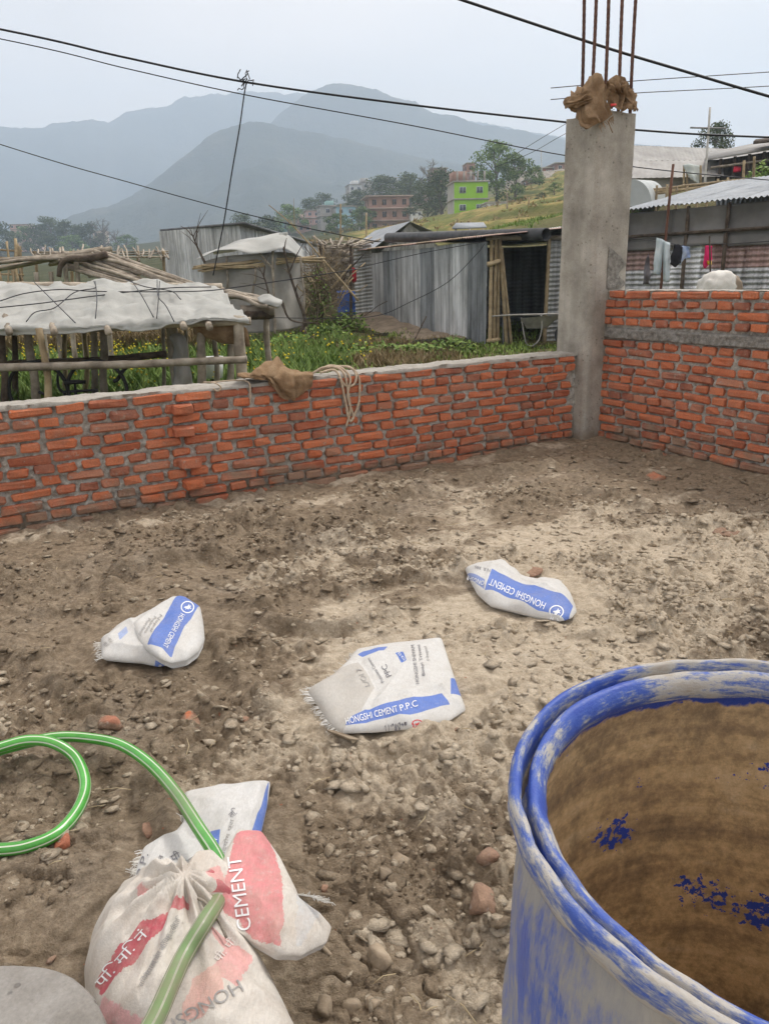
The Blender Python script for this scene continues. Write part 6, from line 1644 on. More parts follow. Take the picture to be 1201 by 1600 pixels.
# ================================================================== upper right: huts on the slope
def gable_hut(name, label, A, B, depth, zb, zeave, rise, wall, roof, ov=.35, cat='hut'):
    """gable end from A to B, running back along depth"""
    t = thing(name, label, cat, lerp(A, B, .5) * [1, 1, 0] + [0, 0, zb])
    A = A * [1, 1, 0]; B = B * [1, 1, 0]; dv = np.asarray(depth, float); top = lerp(A, B, .5)
    z = lambda p, h: p + np.array([0, 0, h])
    mb = MB(); mb.add([z(A, zb), z(B, zb), z(B, zeave), z(top, zeave + rise), z(A, zeave)], [(0, 1, 2, 3, 4)]); mb.build('gable_wall', wall, t)
    mb = MB(); mb.add([z(A + dv, zb), z(B + dv, zb), z(B + dv, zeave), z(top + dv, zeave + rise), z(A + dv, zeave)], [(4, 3, 2, 1, 0)]); mb.build('gable_wall', wall, t)
    for P in (A, B):
        mb = MB(); mb.add([z(P, zb), z(P + dv, zb), z(P + dv, zeave), z(P, zeave)], [(0, 1, 2, 3)]); mb.build('side_wall', wall, t)
    ud = unit(dv)
    for P in (A, B):
        o = unit(P - top); e = z(P + o * ov, zeave - rise * ov / np.linalg.norm(P - top)) - ud * ov; r = z(top, zeave + rise) - ud * ov
        corr(e + [0, 0, .04], ud, r - e, np.linalg.norm(dv) + 2 * ov, np.linalg.norm(r - e), pitch=.25, amp=.008, rows=1).build('roof_slope', roof, t, True)
    return t
M_PLASTER = simple('grey_plaster', (.36, .345, .32), (.50, .48, .45), 1.2, .9, 0, .2, .02)
M_GREYROOF = simple('weathered_grey_roof', (.30, .29, .275), (.43, .42, .40), 1.0, .8, 0, .2, .02, rv=.1)
gable_hut('grey_hut', 'long grey roofed hut on the slope, farthest behind the column', px(985, 262, 40), px(960, 262, 46), (9.5, 3.5, 0), px(1000, 290, 40)[2], px(1000, 268, 40)[2], 1.6, M_PLASTER, M_GREYROOF)
gable_hut('grey_hut', 'smaller grey hut wrapped in sheeting, below the tree at upper right', px(1000, 280, 33.5), px(1005, 280, 37), (3.2, .3, 0), px(1040, 300, 34)[2], px(1040, 276, 34)[2], .75, M_TARPG, M_GREYROOF)
gd = thing('sheeting_drape', 'green grey plastic sheeting draped over poles beside the smaller grey hut', 'sheeting', px(1085, 290, 33))
patch([[px(1066, 258, 33), px(1080, 256, 33), px(1094, 260, 33.5)], [px(1072, 268, 32.8), px(1084, 270, 32.8), px(1094, 275, 33.3)], [px(1078, 280, 32.8), px(1086, 283, 32.7), px(1094, 290, 33.2)]], 7, 7, .12, 1.4, 2., .02).build('sheet', simple('green_grey_sheet', (.36, .40, .37), (.50, .53, .50), 2, .6, 0, .2), gd, True)
for u in (1068, 1073, 1094): pole(px(u, 294, 33), px(u, 258, 33), .05, 'pole', M_BAMBOOY, gd, n=5)
pt = thing('plastic_tunnel', 'pale plastic covered tunnel peeping out right of the column', 'tunnel', px(1000, 320, 27))
P = []
for k in np.linspace(0, 1, 8):
    c = lerp(px(985, 322, 26), px(1012, 318, 30), k); a = np.linspace(0, math.pi, 16)
    P.append([c + np.array([.72 * math.cos(t), .15 * math.cos(t), .80 * math.sin(t)]) for t in a])
mb = MB(); mb.grid(np.array(P)); mb.add([P[0][i] for i in range(16)], [tuple(range(16))]); mb.build('cover', simple('milky_sheet', (.50, .53, .52), (.62, .65, .64), 1.5, .5, 0, .2), pt, True)
# open fronted house on the right
oh = thing('open_house', 'open fronted timber house with a grey tin roof on the slope at the right edge', 'house', px(1160, 280, 36))
ra, rb, rc, rd = px(1100, 251, 34), px(1300, 218, 31), px(1310, 200, 38), px(1110, 240, 41)
slab([ra, rb, rc, rd], .09).build('roof', M_GREYROOF, oh)
for s in np.linspace(.05, 1, 9):
    q = lerp(ra, rb, s); q2 = q.copy(); q2[2] = tz(q[0], q[1]) - .3; pole(q2 + [0, .3, 0], q + [0, .3, 0], .07, 'post', M_BRANCH, oh, n=6)
wl = [lerp(ra, rb, .18) + [0, 2.2, 0], lerp(ra, rb, 1.0) + [0, 2.2, 0]]
M_TIMBER = simple('dark_timber', (.10, .07, .05), (.24, .17, .12), 3, .9, 0, .3, rv=.35)
for i in range(22):
    a = lerp(wl[0], wl[1], i / 22); b = lerp(wl[0], wl[1], (i + .94) / 22); zb = min(tz(a[0], a[1]), a[2] - 1.5)
    mb = MB(); mb.add([[a[0], a[1], zb], [b[0], b[1], zb], [b[0], b[1], b[2] + .1], [a[0], a[1], a[2] + .1], [a[0], a[1] + .05, zb], [b[0], b[1] + .05, zb], [b[0], b[1] + .05, b[2] + .1], [a[0], a[1] + .05, a[2] + .1]], [(0, 1, 2, 3), (7, 6, 5, 4), (0, 4, 5, 1), (3, 2, 6, 7)]); mb.build('wall_board', M_TIMBER, oh)
pole(px(1110, 262, 33.6), px(1300, 236, 31), .05, 'rail', M_BAMBOO, oh); pole(px(1140, 285, 33.4), px(1300, 262, 31), .05, 'rail', M_BAMBOO, oh)
slab([px(1176, 243 - 18, 31.5), px(1300, 212, 30.5), px(1300, 208, 33), px(1180, 221, 34)], .10).build('porch_roof', M_BRANCH, oh)
tag(slab([px(1145, 269, 33), px(1157, 268, 33), px(1157, 264, 33.4), px(1146, 264, 33.4)], .12).build('red_basin', simple('red_paint', (.55, .02, .05), (.65, .03, .07), 5, .5, 0, 0), None), 'bright red basin on the ledge of the open fronted house', 'basin')
# bamboo fence on the slope
fz = thing('bamboo_fence', 'yellow bamboo fence crossing the slope above the roadside shed roof', 'fence', px(1100, 297, 27))
for k, (dv, r) in enumerate(((0, .05), (-4, .045), (-1.5, .04))):
    pole(px(1018, 301 + dv, 27.5), px(1182, 283 + dv, 26.5), r, 'rail', M_BAMBOOY, fz, wob=.06)
for u in np.arange(1025, 1190, 16):
    v = 301 - (u - 1018) * .11; a = px(u, v + 12, 27.1); pole(a - [0, 0, .5], px(u + random.uniform(-1, 1), v - 5 - 6 * (random.random() > .6), 27.1), .045, 'post', M_BAMBOOY, fz, n=5)
for u, v0, v1 in ((1176, 295, 244), (1182, 290, 278), (1160, 295, 250)):
    pole(px(u, v0, 27), px(u + 2, v1, 27), .05, 'stake', M_BAMBOOY, fz, n=5)
# antenna mast
ms = thing('antenna_mast', 'thin pale mast with a cross bar standing before the round tree', 'mast', px(1101, 300, 30))
mp = simple('pale_pole', (.50, .48, .44), (.64, .62, .58), 6, .6, 0, .1, rv=0)
pole(px(1100, 300, 30), px(1109, 167, 30), .045, 'pole', mp, ms, n=7, node=False)
pole(px(1078, 199, 30), px(1134, 200, 30), .032, 'cross_bar', simple('grey_bar', (.2, .2, .2), (.3, .3, .3), 5, .6, .3, 0), ms, n=6, node=False)

# ------------------------------------------------------------------ trees
def leaf_material(name, c1, c2, c3):
    n = NT(name); f = n.noise(.9, 4, .6); k = n.attr('tint')
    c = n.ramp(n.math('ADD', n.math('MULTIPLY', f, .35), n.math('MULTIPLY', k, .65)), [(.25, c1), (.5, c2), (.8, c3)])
    c = n.mix(1.0, c, n.ramp(n.rand(), [(0, .8), (1, 1.2)]), 'MULTIPLY')
    n.b.inputs['Subsurface Weight'].default_value = 0
    return n.done(c, .65, 0, .25)
M_LEAF = leaf_material('green_leaf', (.060, .110, .020), (.110, .185, .038), (.19, .27, .07))
M_LEAFD = leaf_material('dark_leaf', (.034, .056, .018), (.062, .092, .028), (.105, .135, .044))
M_BARK = simple('bark', (.10, .085, .07), (.20, .17, .14), 4, .95, 0, .3)
def tree_parts(seed, clumps=9, leaves=1500, leaf=.055, wide=.34, low=.30, bare=False, tall=1.0):
    """a tree one unit high: (trunk MB, crown MB)"""
    r_ = np.random.default_rng(seed); tr = MB()
    top = np.array([r_.normal(0, .03), r_.normal(0, .03), .62 * tall])
    P = crom([[0, 0, -.05], [r_.normal(0, .012), r_.normal(0, .012), .25], top], 5); tr.tube(P, np.linspace(.030, .012, len(P)), 7)
    cs = []
    for i in range(clumps):
        a = i * 2.4 + r_.uniform(-.4, .4); h = low + (1 - low - .10) * (i + .5) / clumps; rad = wide * (1 - .75 * max(0, (h - .5)) / .5) * r_.uniform(.55, 1.05)
        c = np.array([rad * math.cos(a), rad * math.sin(a), h * tall]); s = P[int(np.clip((h - .12) / .62, .15, .95) * (len(P) - 1))]
        tr.tube(crom([s, lerp(s, c, .55) + [0, 0, .03], c], 3), np.linspace(.012, .004, 7), 5, cap=False)
        cs.append((c, r_.uniform(.12, .19)))
        if bare:
            for k in range(16):
                d = unit(r_.normal(size=3) + [0, 0, .7]) * r_.uniform(.06, .16); b0 = lerp(s, c, r_.uniform(.5, 1)); tr.tube(np.array([b0, b0 + d * .6, b0 + d + r_.normal(0, .015, 3)]), [.005, .0035, .0015], 3, cap=False)
    cs.append((np.array([top[0], top[1], .86 * tall]), .14))
    cr_ = MB()
    if not bare:
        n = leaves; idx = r_.integers(0, len(cs), n)
        C = np.array([cs[i][0] for i in idx]); R = np.array([cs[i][1] for i in idx])
        d = r_.normal(size=(n, 3)); d /= np.linalg.norm(d, axis=1)[:, None]
        c = C + d * (R * r_.random(n) ** .45)[:, None] * [1.1, 1.1, .8]
        nn = d * .6 + r_.normal(size=(n, 3)) * .7; nn /= np.linalg.norm(nn, axis=1)[:, None]
        u = np.cross(nn, r_.normal(size=(n, 3))); u /= np.linalg.norm(u, axis=1)[:, None]; v = np.cross(nn, u)
        s = leaf * r_.uniform(.5, 1.1, n)[:, None] * .5
        V = np.stack([c - u * s, c - v * s * .6, c + u * s, c + v * s * .6], 1).reshape(-1, 3)
        cr_.v = [V]; cr_.n = len(V); cr_.f = [tuple(range(4 * i, 4 * i + 4)) for i in range(n)]
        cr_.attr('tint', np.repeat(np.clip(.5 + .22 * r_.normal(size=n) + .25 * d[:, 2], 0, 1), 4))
    return tr, cr_
TM = {}
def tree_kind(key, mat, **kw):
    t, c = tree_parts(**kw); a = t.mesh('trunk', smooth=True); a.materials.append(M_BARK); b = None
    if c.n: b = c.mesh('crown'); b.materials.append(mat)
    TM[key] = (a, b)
tree_kind('broad', M_LEAF, seed=1, clumps=11, leaves=2600, leaf=.05, wide=.38, low=.34)
tree_kind('round', M_LEAFD, seed=2, clumps=14, leaves=3600, leaf=.045, wide=.36, low=.30)
tree_kind('tall', M_LEAFD, seed=3, clumps=12, leaves=2000, leaf=.05, wide=.22, low=.25)
tree_kind('bushy', M_LEAF, seed=4, clumps=12, leaves=2200, leaf=.06, wide=.42, low=.15)
tree_kind('dense', M_LEAFD, seed=6, clumps=12, leaves=2200, leaf=.06, wide=.42, low=.14)
tree_kind('bare', M_LEAF, seed=5, clumps=12, bare=True, wide=.40, low=.35)
def tree(kind, u, vbase, vtop, D, label, group, wide=1.0):
    b = px(u, vbase, D); g = tz(b[0], b[1]); z0 = min(g, b[2]); h = px(u, vtop, D)[2] - z0
    t = thing({'bare': 'bare_tree'}.get(kind, 'tree'), label, 'tree', (b[0], b[1], z0), group)
    a, c = TM[kind]
    s = h / .98
    for nm, me in (('trunk', a), ('crown', c)):
        if me is None: continue
        o = link(nm, me, t)
    t.scale = (s * wide, s * wide, s); t.rotation_euler = (0, 0, random.uniform(0, 6.28))
    return t
GH = 'trees among the hillside houses'
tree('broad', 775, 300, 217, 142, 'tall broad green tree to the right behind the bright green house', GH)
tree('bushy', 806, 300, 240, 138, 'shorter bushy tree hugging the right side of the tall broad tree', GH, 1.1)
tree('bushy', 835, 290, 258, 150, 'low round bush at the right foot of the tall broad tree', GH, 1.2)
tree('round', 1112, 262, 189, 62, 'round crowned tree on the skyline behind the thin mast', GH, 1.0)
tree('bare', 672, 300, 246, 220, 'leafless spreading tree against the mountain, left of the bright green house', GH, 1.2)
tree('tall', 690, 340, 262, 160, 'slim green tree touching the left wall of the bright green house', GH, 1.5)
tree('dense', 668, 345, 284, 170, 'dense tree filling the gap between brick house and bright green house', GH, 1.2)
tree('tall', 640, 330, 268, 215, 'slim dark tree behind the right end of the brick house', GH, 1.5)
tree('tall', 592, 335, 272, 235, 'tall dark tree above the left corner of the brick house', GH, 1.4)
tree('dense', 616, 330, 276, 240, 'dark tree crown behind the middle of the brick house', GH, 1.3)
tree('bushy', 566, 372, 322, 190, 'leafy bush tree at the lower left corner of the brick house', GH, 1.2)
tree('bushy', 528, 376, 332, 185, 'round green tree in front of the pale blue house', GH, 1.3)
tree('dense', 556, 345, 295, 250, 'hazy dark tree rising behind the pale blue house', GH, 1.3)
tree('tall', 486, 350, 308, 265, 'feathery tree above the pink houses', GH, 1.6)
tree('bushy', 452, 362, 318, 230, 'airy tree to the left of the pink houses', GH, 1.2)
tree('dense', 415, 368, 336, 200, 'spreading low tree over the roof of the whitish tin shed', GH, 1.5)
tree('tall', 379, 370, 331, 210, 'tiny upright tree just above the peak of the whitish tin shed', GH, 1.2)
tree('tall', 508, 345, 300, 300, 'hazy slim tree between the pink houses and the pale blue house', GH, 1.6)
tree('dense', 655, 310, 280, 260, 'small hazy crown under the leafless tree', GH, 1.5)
GV = 'hazy trees across the valley'
for i, (u, vb, vt, k, w, lab) in enumerate([(0, 392, 344, 'dense', 1.2, 'hazy tree clump cut by the left edge of the picture'), (45, 395, 352, 'bushy', 1.4, 'hazy low tree in front of the pinkish valley house'), (62, 392, 348, 'tall', 1.5, 'hazy slim tree between the two valley houses'),
        (84, 392, 337, 'round', 1.2, 'tallest rounded hazy tree in the valley grove'), (106, 394, 344, 'dense', 1.2, 'hazy tree hugging the right of the tallest one'), (127, 394, 350, 'tall', 1.6, 'hazy narrow tree in the middle of the valley grove'), (143, 395, 347, 'dense', 1.2, 'hazy tree next to the leafless valley tree'),
        (165, 396, 337, 'bare', 1.1, 'leafless hazy tree at the right end of the valley grove'), (184, 397, 356, 'bare', 1.3, 'low leafless hazy bush at the end of the valley grove'), (200, 398, 366, 'bushy', 1.5, 'low hazy bush beside the brown valley field'), (24, 395, 360, 'dense', 1.5, 'hazy undergrowth tree below the pinkish valley house'), (115, 397, 366, 'bushy', 1.8, 'low hazy shrubby tree under the valley grove'), (75, 398, 368, 'dense', 1.8, 'low hazy bush tree under the tallest valley tree'),
        (-40, 394, 346, 'round', 1.3, 'hazy tree just outside the left edge'), (158, 398, 368, 'dense', 1.8, 'low hazy shrub under the leafless valley tree')]):
    tree(k, u, vb, vt, 300 + (i * 37) % 40, lab, GV, w)

# ------------------------------------------------------------------ houses on the hillside
M_PANE = simple('window_glass', (.03, .04, .06), (.08, .10, .13), 2, .15, 0, 0, rv=0, spec=.6)
M_HOLESHADE = simple('opening_shade', (.02, .018, .016), (.045, .04, .035), 2, .9, 0, 0, rv=0)  # near-black solid boxes painted as the shade inside glassless openings
M_FRAME = simple('window_frame_paint', (.55, .57, .60), (.68, .70, .72), 2, .6, 0, 0, rv=0)
def wallm(name, c, v=.12): return simple(name, tuple(q * (1 - v) for q in c), tuple(min(1, q * (1 + v)) for q in c), .8, .9, 0, .2, .03, rv=0)
M_SLAB = simple('floor_slab', (.30, .275, .25), (.42, .39, .36), .8, .9, 0, .2, rv=0)
def house(label, u0, u1, vb, vt, D, floors, wall, side=None, rz=.18, depth=7.0, cols=3, name='house', slabm=None, frame=None, hole=None, slab_out=.35, pillars=0, roofbox=None, group='houses on the far hillside', winh=.42, side_cols=2):
    A, B = px(u0, vb, D), px(u1, vb, D); w = np.linalg.norm((B - A)[:2]); mid = lerp(A, B, .5)
    zt = px((u0 + u1) / 2, vt, D)[2]; zb = min(A[2], B[2], tz(mid[0], mid[1])) - .6; z1 = min(A[2], B[2])
    ux = np.array([math.cos(rz), math.sin(rz), 0]); uy = np.array([-math.sin(rz), math.cos(rz), 0])
    w = w / max(.5, abs(math.cos(rz)) + .0)
    t = thing(name, label, 'house', (mid[0], mid[1], z1), group)
    O = np.array([mid[0], mid[1], 0]) - ux * w / 2
    q = lambda a, b, z: O + ux * a + uy * b + np.array([0, 0, z])
    mb = MB(); mb.add([q(0, 0, zb), q(w, 0, zb), q(w, 0, zt), q(0, 0, zt)], [(0, 1, 2, 3)]); mb.add([q(0, depth, zb), q(w, depth, zb), q(w, depth, zt), q(0, depth, zt)], [(3, 2, 1, 0)])
    mb.add([q(w, 0, zb), q(w, depth, zb), q(w, depth, zt), q(w, 0, zt)], [(0, 1, 2, 3)]); mb.add([q(0, 0, zt), q(w, 0, zt), q(w, depth, zt), q(0, depth, zt)], [(0, 1, 2, 3)])
    mb.build('wall', wall, t)
    mb = MB(); mb.add([q(0, depth, zb), q(0, 0, zb), q(0, 0, zt), q(0, depth, zt)], [(0, 1, 2, 3)]); mb.build('side_wall', side or wall, t)
    fh = (zt - z1) / floors
    for f in range(floors):
        zc = z1 + fh * (f + .52)
        for c in range(cols):
            cx_ = w * (c + .5) / cols; ww = min(1.1, w / cols * .45); hh = fh * winh
            fr = MB().box(q(cx_, -.03, zc), (ww, .10, hh), rz).build('window', frame or M_FRAME, t)
            for k in (-1, 1): MB().box(q(cx_ + k * ww * .235, -.075, zc), (ww * .40, .04, hh * .86), rz).build('pane_or_shade', hole or M_PANE, fr)
        for c in range(side_cols):
            cy_ = depth * (c + .5) / side_cols
            fr = MB().box(q(-.03, cy_, zc), (.10, 1.0, fh * winh), rz).build('window', frame or M_FRAME, t); MB().box(q(-.075, cy_, zc), (.04, .85, fh * winh * .86), rz).build('pane_or_shade', hole or M_PANE, fr)
    for f in range(1, floors + 1):
        MB().box(q(w / 2, depth / 2, z1 + fh * f), (w + 2 * slab_out, depth + 2 * slab_out, .22), rz).build('floor_slab', slabm or M_SLAB, t)
    for i in range(pillars):
        MB().box(q(w * (i + .5) / pillars, .25, zt + .8), (.28, .28, 1.6), rz).build('pillar', M_SLAB, t)
    if roofbox:
        x0, x1, hh, m = roofbox; MB().box(q(w * (x0 + x1) / 2, depth * .5, zt + hh / 2), (w * (x1 - x0), depth * .6, hh), rz).build('roof_room', m, t)
    return t
BRICKF = wallm('far_brick', (.36, .215, .165)); GREENW = wallm('bright_green_paint', (.30, .58, .035), .05); BLUEW = wallm('pale_blue_paint', (.36, .56, .66), .05); GREYW = wallm('bare_grey_plaster', (.42, .40, .375)); PINKW = wallm('pink_paint', (.56, .37, .33)); WHITEW = wallm('white_paint', (.68, .69, .69), .05)
TEALW = wallm('teal_paint', (.30, .48, .46)); PALEW = wallm('pale_plaster', (.52, .47, .42)); BROWNW = wallm('brown_brick', (.32, .20, .165))
house('bright green painted house with concrete pillars on its roof', 709, 762, 337, 283, 136, 2, GREENW, GREYW, .10, 6.0, 2, pillars=5, roofbox=(.02, .42, 1.7, BRICKF), slab_out=.25, winh=.36, side_cols=0)
house('raw red brick house of three floors with empty window openings', 578, 640, 362, 306, 192, 3, BRICKF, None, .14, 8, 4, hole=M_HOLESHADE, frame=BRICKF, slabm=wallm('pinkish_slab', (.45, .33, .28)), slab_out=.9, winh=.5)
house('pale blue house with a low wing', 526, 556, 352, 322, 225, 2, BLUEW, GREYW, .25, 7, 2)
house('bare grey house beside the pale blue one', 502, 524, 353, 321, 228, 2, GREYW, GREYW, .25, 6, 1, roofbox=(.5, 1.0, 1.4, TEALW))
house('pale low house under the right end of the blue house', 545, 572, 366, 350, 205, 1, PALEW, None, .1, 6, 2)
house('pink house in the haze left of the bare grey house', 480, 500, 352, 328, 250, 2, PINKW, None, .2, 7, 2, frame=M_FRAME)
house('lower pink house in front of the other pink house', 466, 486, 362, 340, 235, 2, PINKW, PINKW, .2, 6, 2, roofbox=(.1, .5, 1.0, PINKW))
house('small teal house in the trees left of the pink houses', 436, 450, 362, 347, 232, 1, TEALW, WHITEW, .2, 5, 2)
house('tall white house on the skyline above the brick house', 597, 622, 300, 277, 300, 2, WHITEW, WHITEW, .2, 8, 2)
house('white house with a stepped roof at the crest, left', 546, 566, 312, 288, 310, 2, WHITEW, GREYW, .2, 8, 2, roofbox=(.3, .8, 1.6, WHITEW))
house('grey house at the crest between the two white ones', 566, 588, 308, 284, 312, 2, GREYW, None, .2, 7, 2, roofbox=(.0, .5, 1.6, GREYW))
house('brown brick house on the crest behind the bright green house', 676, 698, 300, 262, 235, 3, BROWNW, None, .15, 7, 2, hole=M_HOLESHADE, frame=BROWNW)
house('narrow unfinished brick tower above the bright green house', 729, 742, 285, 254, 200, 2, BROWNW, None, .1, 5, 1, hole=M_HOLESHADE, frame=BROWNW, slab_out=.1)
house('reddish house on the skyline just left of the column', 868, 905, 268, 254, 165, 1, wallm('reddish_plaster', (.36, .22, .19)), None, .1, 7, 3)
house('low red roofed shed on the crest right of the big tree', 836, 862, 272, 262, 165, 1, wallm('dull_red', (.40, .17, .14)), None, .15, 6, 2)
house('whitewashed low shed right of the bright green house', 760, 792, 329, 316, 128, 1, WHITEW, GREYW, .1, 4, 2, slab_out=.15)
house('small grey shed on the terraces below the crest', 800, 822, 330, 321, 118, 1, GREYW, None, .1, 4, 1, slab_out=.3)
house('pinkish block in the valley haze at far left', 18, 46, 366, 350, 345, 2, wallm('salmon', (.62, .40, .36)), WHITEW, .1, 8, 4, group='houses across the valley')
house('small pinkish house in the valley haze beside the tall tree', 50, 62, 362, 352, 350, 1, wallm('salmon_pale', (.60, .45, .42)), WHITEW, .1, 6, 2, group='houses across the valley')
house('low pale house in the valley haze by the leafless tree', 146, 165, 372, 360, 340, 1, wallm('cream', (.60, .50, .44)), None, .1, 6, 2, group='houses across the valley')
house('low brick house among bushes right of the tall broad tree', 822, 846, 292, 280, 150, 1, BROWNW, None, .1, 5, 2, slab_out=.2)
house('pale little house high on the crest left of the stone bank', 800, 820, 272, 262, 170, 1, PALEW, None, .1, 5, 1, slab_out=.2)
house('grey unfinished house between the leafless tree and the brick tower', 700, 722, 284, 268, 215, 2, GREYW, None, .12, 6, 2, hole=M_HOLESHADE, frame=GREYW, slab_out=.2)
house('pinkish house stacked below the brown house on the crest', 652, 676, 318, 300, 225, 2, PINKW, None, .12, 6, 2)
house('small white house low in the trees right of the raw brick house', 642, 660, 340, 328, 190, 1, WHITEW, None, .12, 5, 2)
for i, (u, vb, vt, lab) in enumerate([(770, 338, 322, 'small bush on the terrace below the whitewashed shed'), (812, 322, 306, 'bush on the upper terrace beside the small grey shed'), (845, 318, 300, 'bush on the terrace close to the column'), (858, 345, 330, 'low bush at the foot of the terraces beside the column'), (790, 346, 334, 'low bush beside the pale wooden pole'), (866, 300, 284, 'bush under the stone bank beside the column'), (745, 350, 338, 'low bush in front of the bright green house')]):
    tree('bushy' if i % 2 else 'dense', u, vb, vt, 95 + 6 * i, lab, 'bushes on the terraces', 1.6)
# retaining bank of pale stone on the crest
rb_ = thing('stone_bank', 'pale stone retaining bank under the reddish house beside the column', 'bank', px(860, 285, 150))
mb = MB(); G = np.array([[px(u, lerp(294 - (u - 815) * .12, 270 - (u - 815) * .10, t), 150 + 6 * t) + [0, 0, .25 * pnoise(np.array([u * .3]), np.array([t * 7]))[0]] for u in np.linspace(812, 925, 50)] for t in np.linspace(0, 1, 14)]); mb.grid(G); mb.build('bank_face', simple('pale_stone', (.22, .20, .17), (.38, .345, .30), .6, .95, 0, .5, .2), rb_, True)
for u, vb, vt in ((792, 352, 300), (826, 350, 308), (532, 372, 318), (572, 372, 332)):
    t = thing('utility_pole', {792: 'pale wooden pole on the terraces right of the bright green house', 826: 'yellowish pole on the terraces nearest the column', 532: 'thin grey pole in front of the pale blue house', 572: 'thin pole at the left of the raw brick house'}[u], 'pole', px(u, vb, 70), 'poles on the hillside')
    pole(px(u, vb, 70), px(u, vt, 70), .09, 'shaft', M_BAMBOO if u == 792 else M_BAMBOOY, t, n=6, node=False)
t = thing('radio_mast', 'thin mast on the skyline right of the tall broad tree', 'mast', px(846, 268, 160)); pole(px(846, 270, 160), px(845, 233, 160), .12, 'shaft', M_TIN, t, n=5, node=False)

# ------------------------------------------------------------------ weeds and crops behind the low wall
def blades(name, N, region, hmin, hmax, width, cols_, per, seed, label, cat='plants', spread=.10, lean=.5, mask=None, zoff=0.0):
    r_ = np.random.default_rng(seed); P = region(r_, N * 3)
    a_, b_ = ab(P[:, 0], P[:, 1]); ok = ~((b_ > -.42) & (a_ < .6))
    if mask is not None: ok &= r_.random(len(P)) < mask(P[:, 0], P[:, 1])
    P = P[ok][:N]; N = len(P); z = TZ(P[:, 0], P[:, 1]) - .04 + zoff
    h = hmin + (hmax - hmin) * r_.random(N) ** 1.6
    V = []; T = []
    for k in range(per):
        az_ = r_.uniform(0, 6.28, N); ln = lean * r_.random(N); hh = h * r_.uniform(.55, 1.1, N)
        o = np.c_[P + r_.normal(0, spread, (N, 2)), z + h * r_.random(N) * (.45 if width > .02 else 0)]
        d = np.c_[np.cos(az_) * ln, np.sin(az_) * ln, np.ones(N)]; d /= np.linalg.norm(d, axis=1)[:, None]
        s = np.c_[-np.sin(az_), np.cos(az_), np.zeros(N)] * (width * r_.uniform(.6, 1.3, N))[:, None]
        L = hh[:, None]
        V.append(np.stack([o - s * .35, o + d * L * .55 - s, o + d * L + np.c_[np.cos(az_), np.sin(az_), -.4 * np.ones(N)] * L * .25, o + d * L * .55 + s], 1)); T.append(np.clip(.5 + .25 * r_.normal(size=N), 0, 1))
    V = np.concatenate(V).reshape(-1, 3); T = np.repeat(np.concatenate(T), 4); nq = len(V) // 4
    me = raw_mesh(bpy.data.meshes.new(name), V, np.full(nq, 4, np.int32), np.arange(len(V)), False, {'tint': T})
    me.materials.append(cols_); return tag(link(name, me), label, cat, kind='stuff')
M_WEED = leaf_material('weed_leaf', (.105, .170, .030), (.19, .28, .055), (.31, .39, .095))
M_DRY = leaf_material('dry_stalk', (.17, .125, .06), (.30, .225, .11), (.40, .31, .17))
M_CROP = leaf_material('crop_leaf', (.09, .155, .030), (.155, .245, .05), (.25, .34, .075))
M_YEL = simple('mustard_petal', (.62, .48, .02), (.75, .60, .04), 5, .7, 0, 0, rv=0)
def reg(x0, x1, y0, y1): return lambda r_, N: np.c_[r_.uniform(x0, x1, N), y0 + (y1 - y0) * r_.random(N) ** 1.25]
blades('weeds', 15000, reg(-14, 5.5, 4.5, 26), .05, .20, .013, M_WEED, 5, 21, 'green weeds growing over the ground behind the low wall', mask=lambda x, y: .12 + .88 * sstep(-.25, .35, fbm(x, y, .55, 3)) * np.where((x > -.6) & (y > 10) , .75, 1))
blades('crop_rows', 6500, reg(-7, -.6, 8.5, 17), .15, .42, .014, M_CROP, 6, 22, 'taller mustard crop growing under and behind the shelter', mask=lambda x, y: .35 + .65 * sstep(-.2, .3, fbm(x + 3, y, .8, 3)))
blades('dry_stubble', 2600, reg(-2.2, 1.4, 11.5, 17.5), .10, .30, .008, M_DRY, 4, 23, 'dry brown stubble before the long tin shed', mask=lambda x, y: sstep(-.1, .3, fbm(x + 7, y, .7, 2)))
blades('dry_thatch', 5000, reg(-9, -3.2, 15.5, 17.5), .35, .75, .014, M_DRY, 4, 24, 'dry straw standing behind the shelter')
blades('slope_bushes', 4000, lambda r_, N: np.c_[(lambda u: u)(r_.uniform(6, 26, N)), r_.uniform(22, 46, N)], .08, .32, .016, M_CROP, 6, 25, 'green scrub on the slope above the roadside shed', mask=lambda x, y: sstep(-.1, .3, fbm(x, y, .25, 2)))
blades('hill_scrub', 5000, lambda r_, N: (lambda D, u: np.c_[D * np.tan(u), D])(r_.uniform(60, 190, N), np.radians(r_.uniform(-8, 22, N))), .15, .5, .07, M_DRY, 5, 26, 'grass and scrub along the terrace edges', mask=lambda x, y: .7 * sstep(.1, .5, fbm(x, y, .09, 3)))
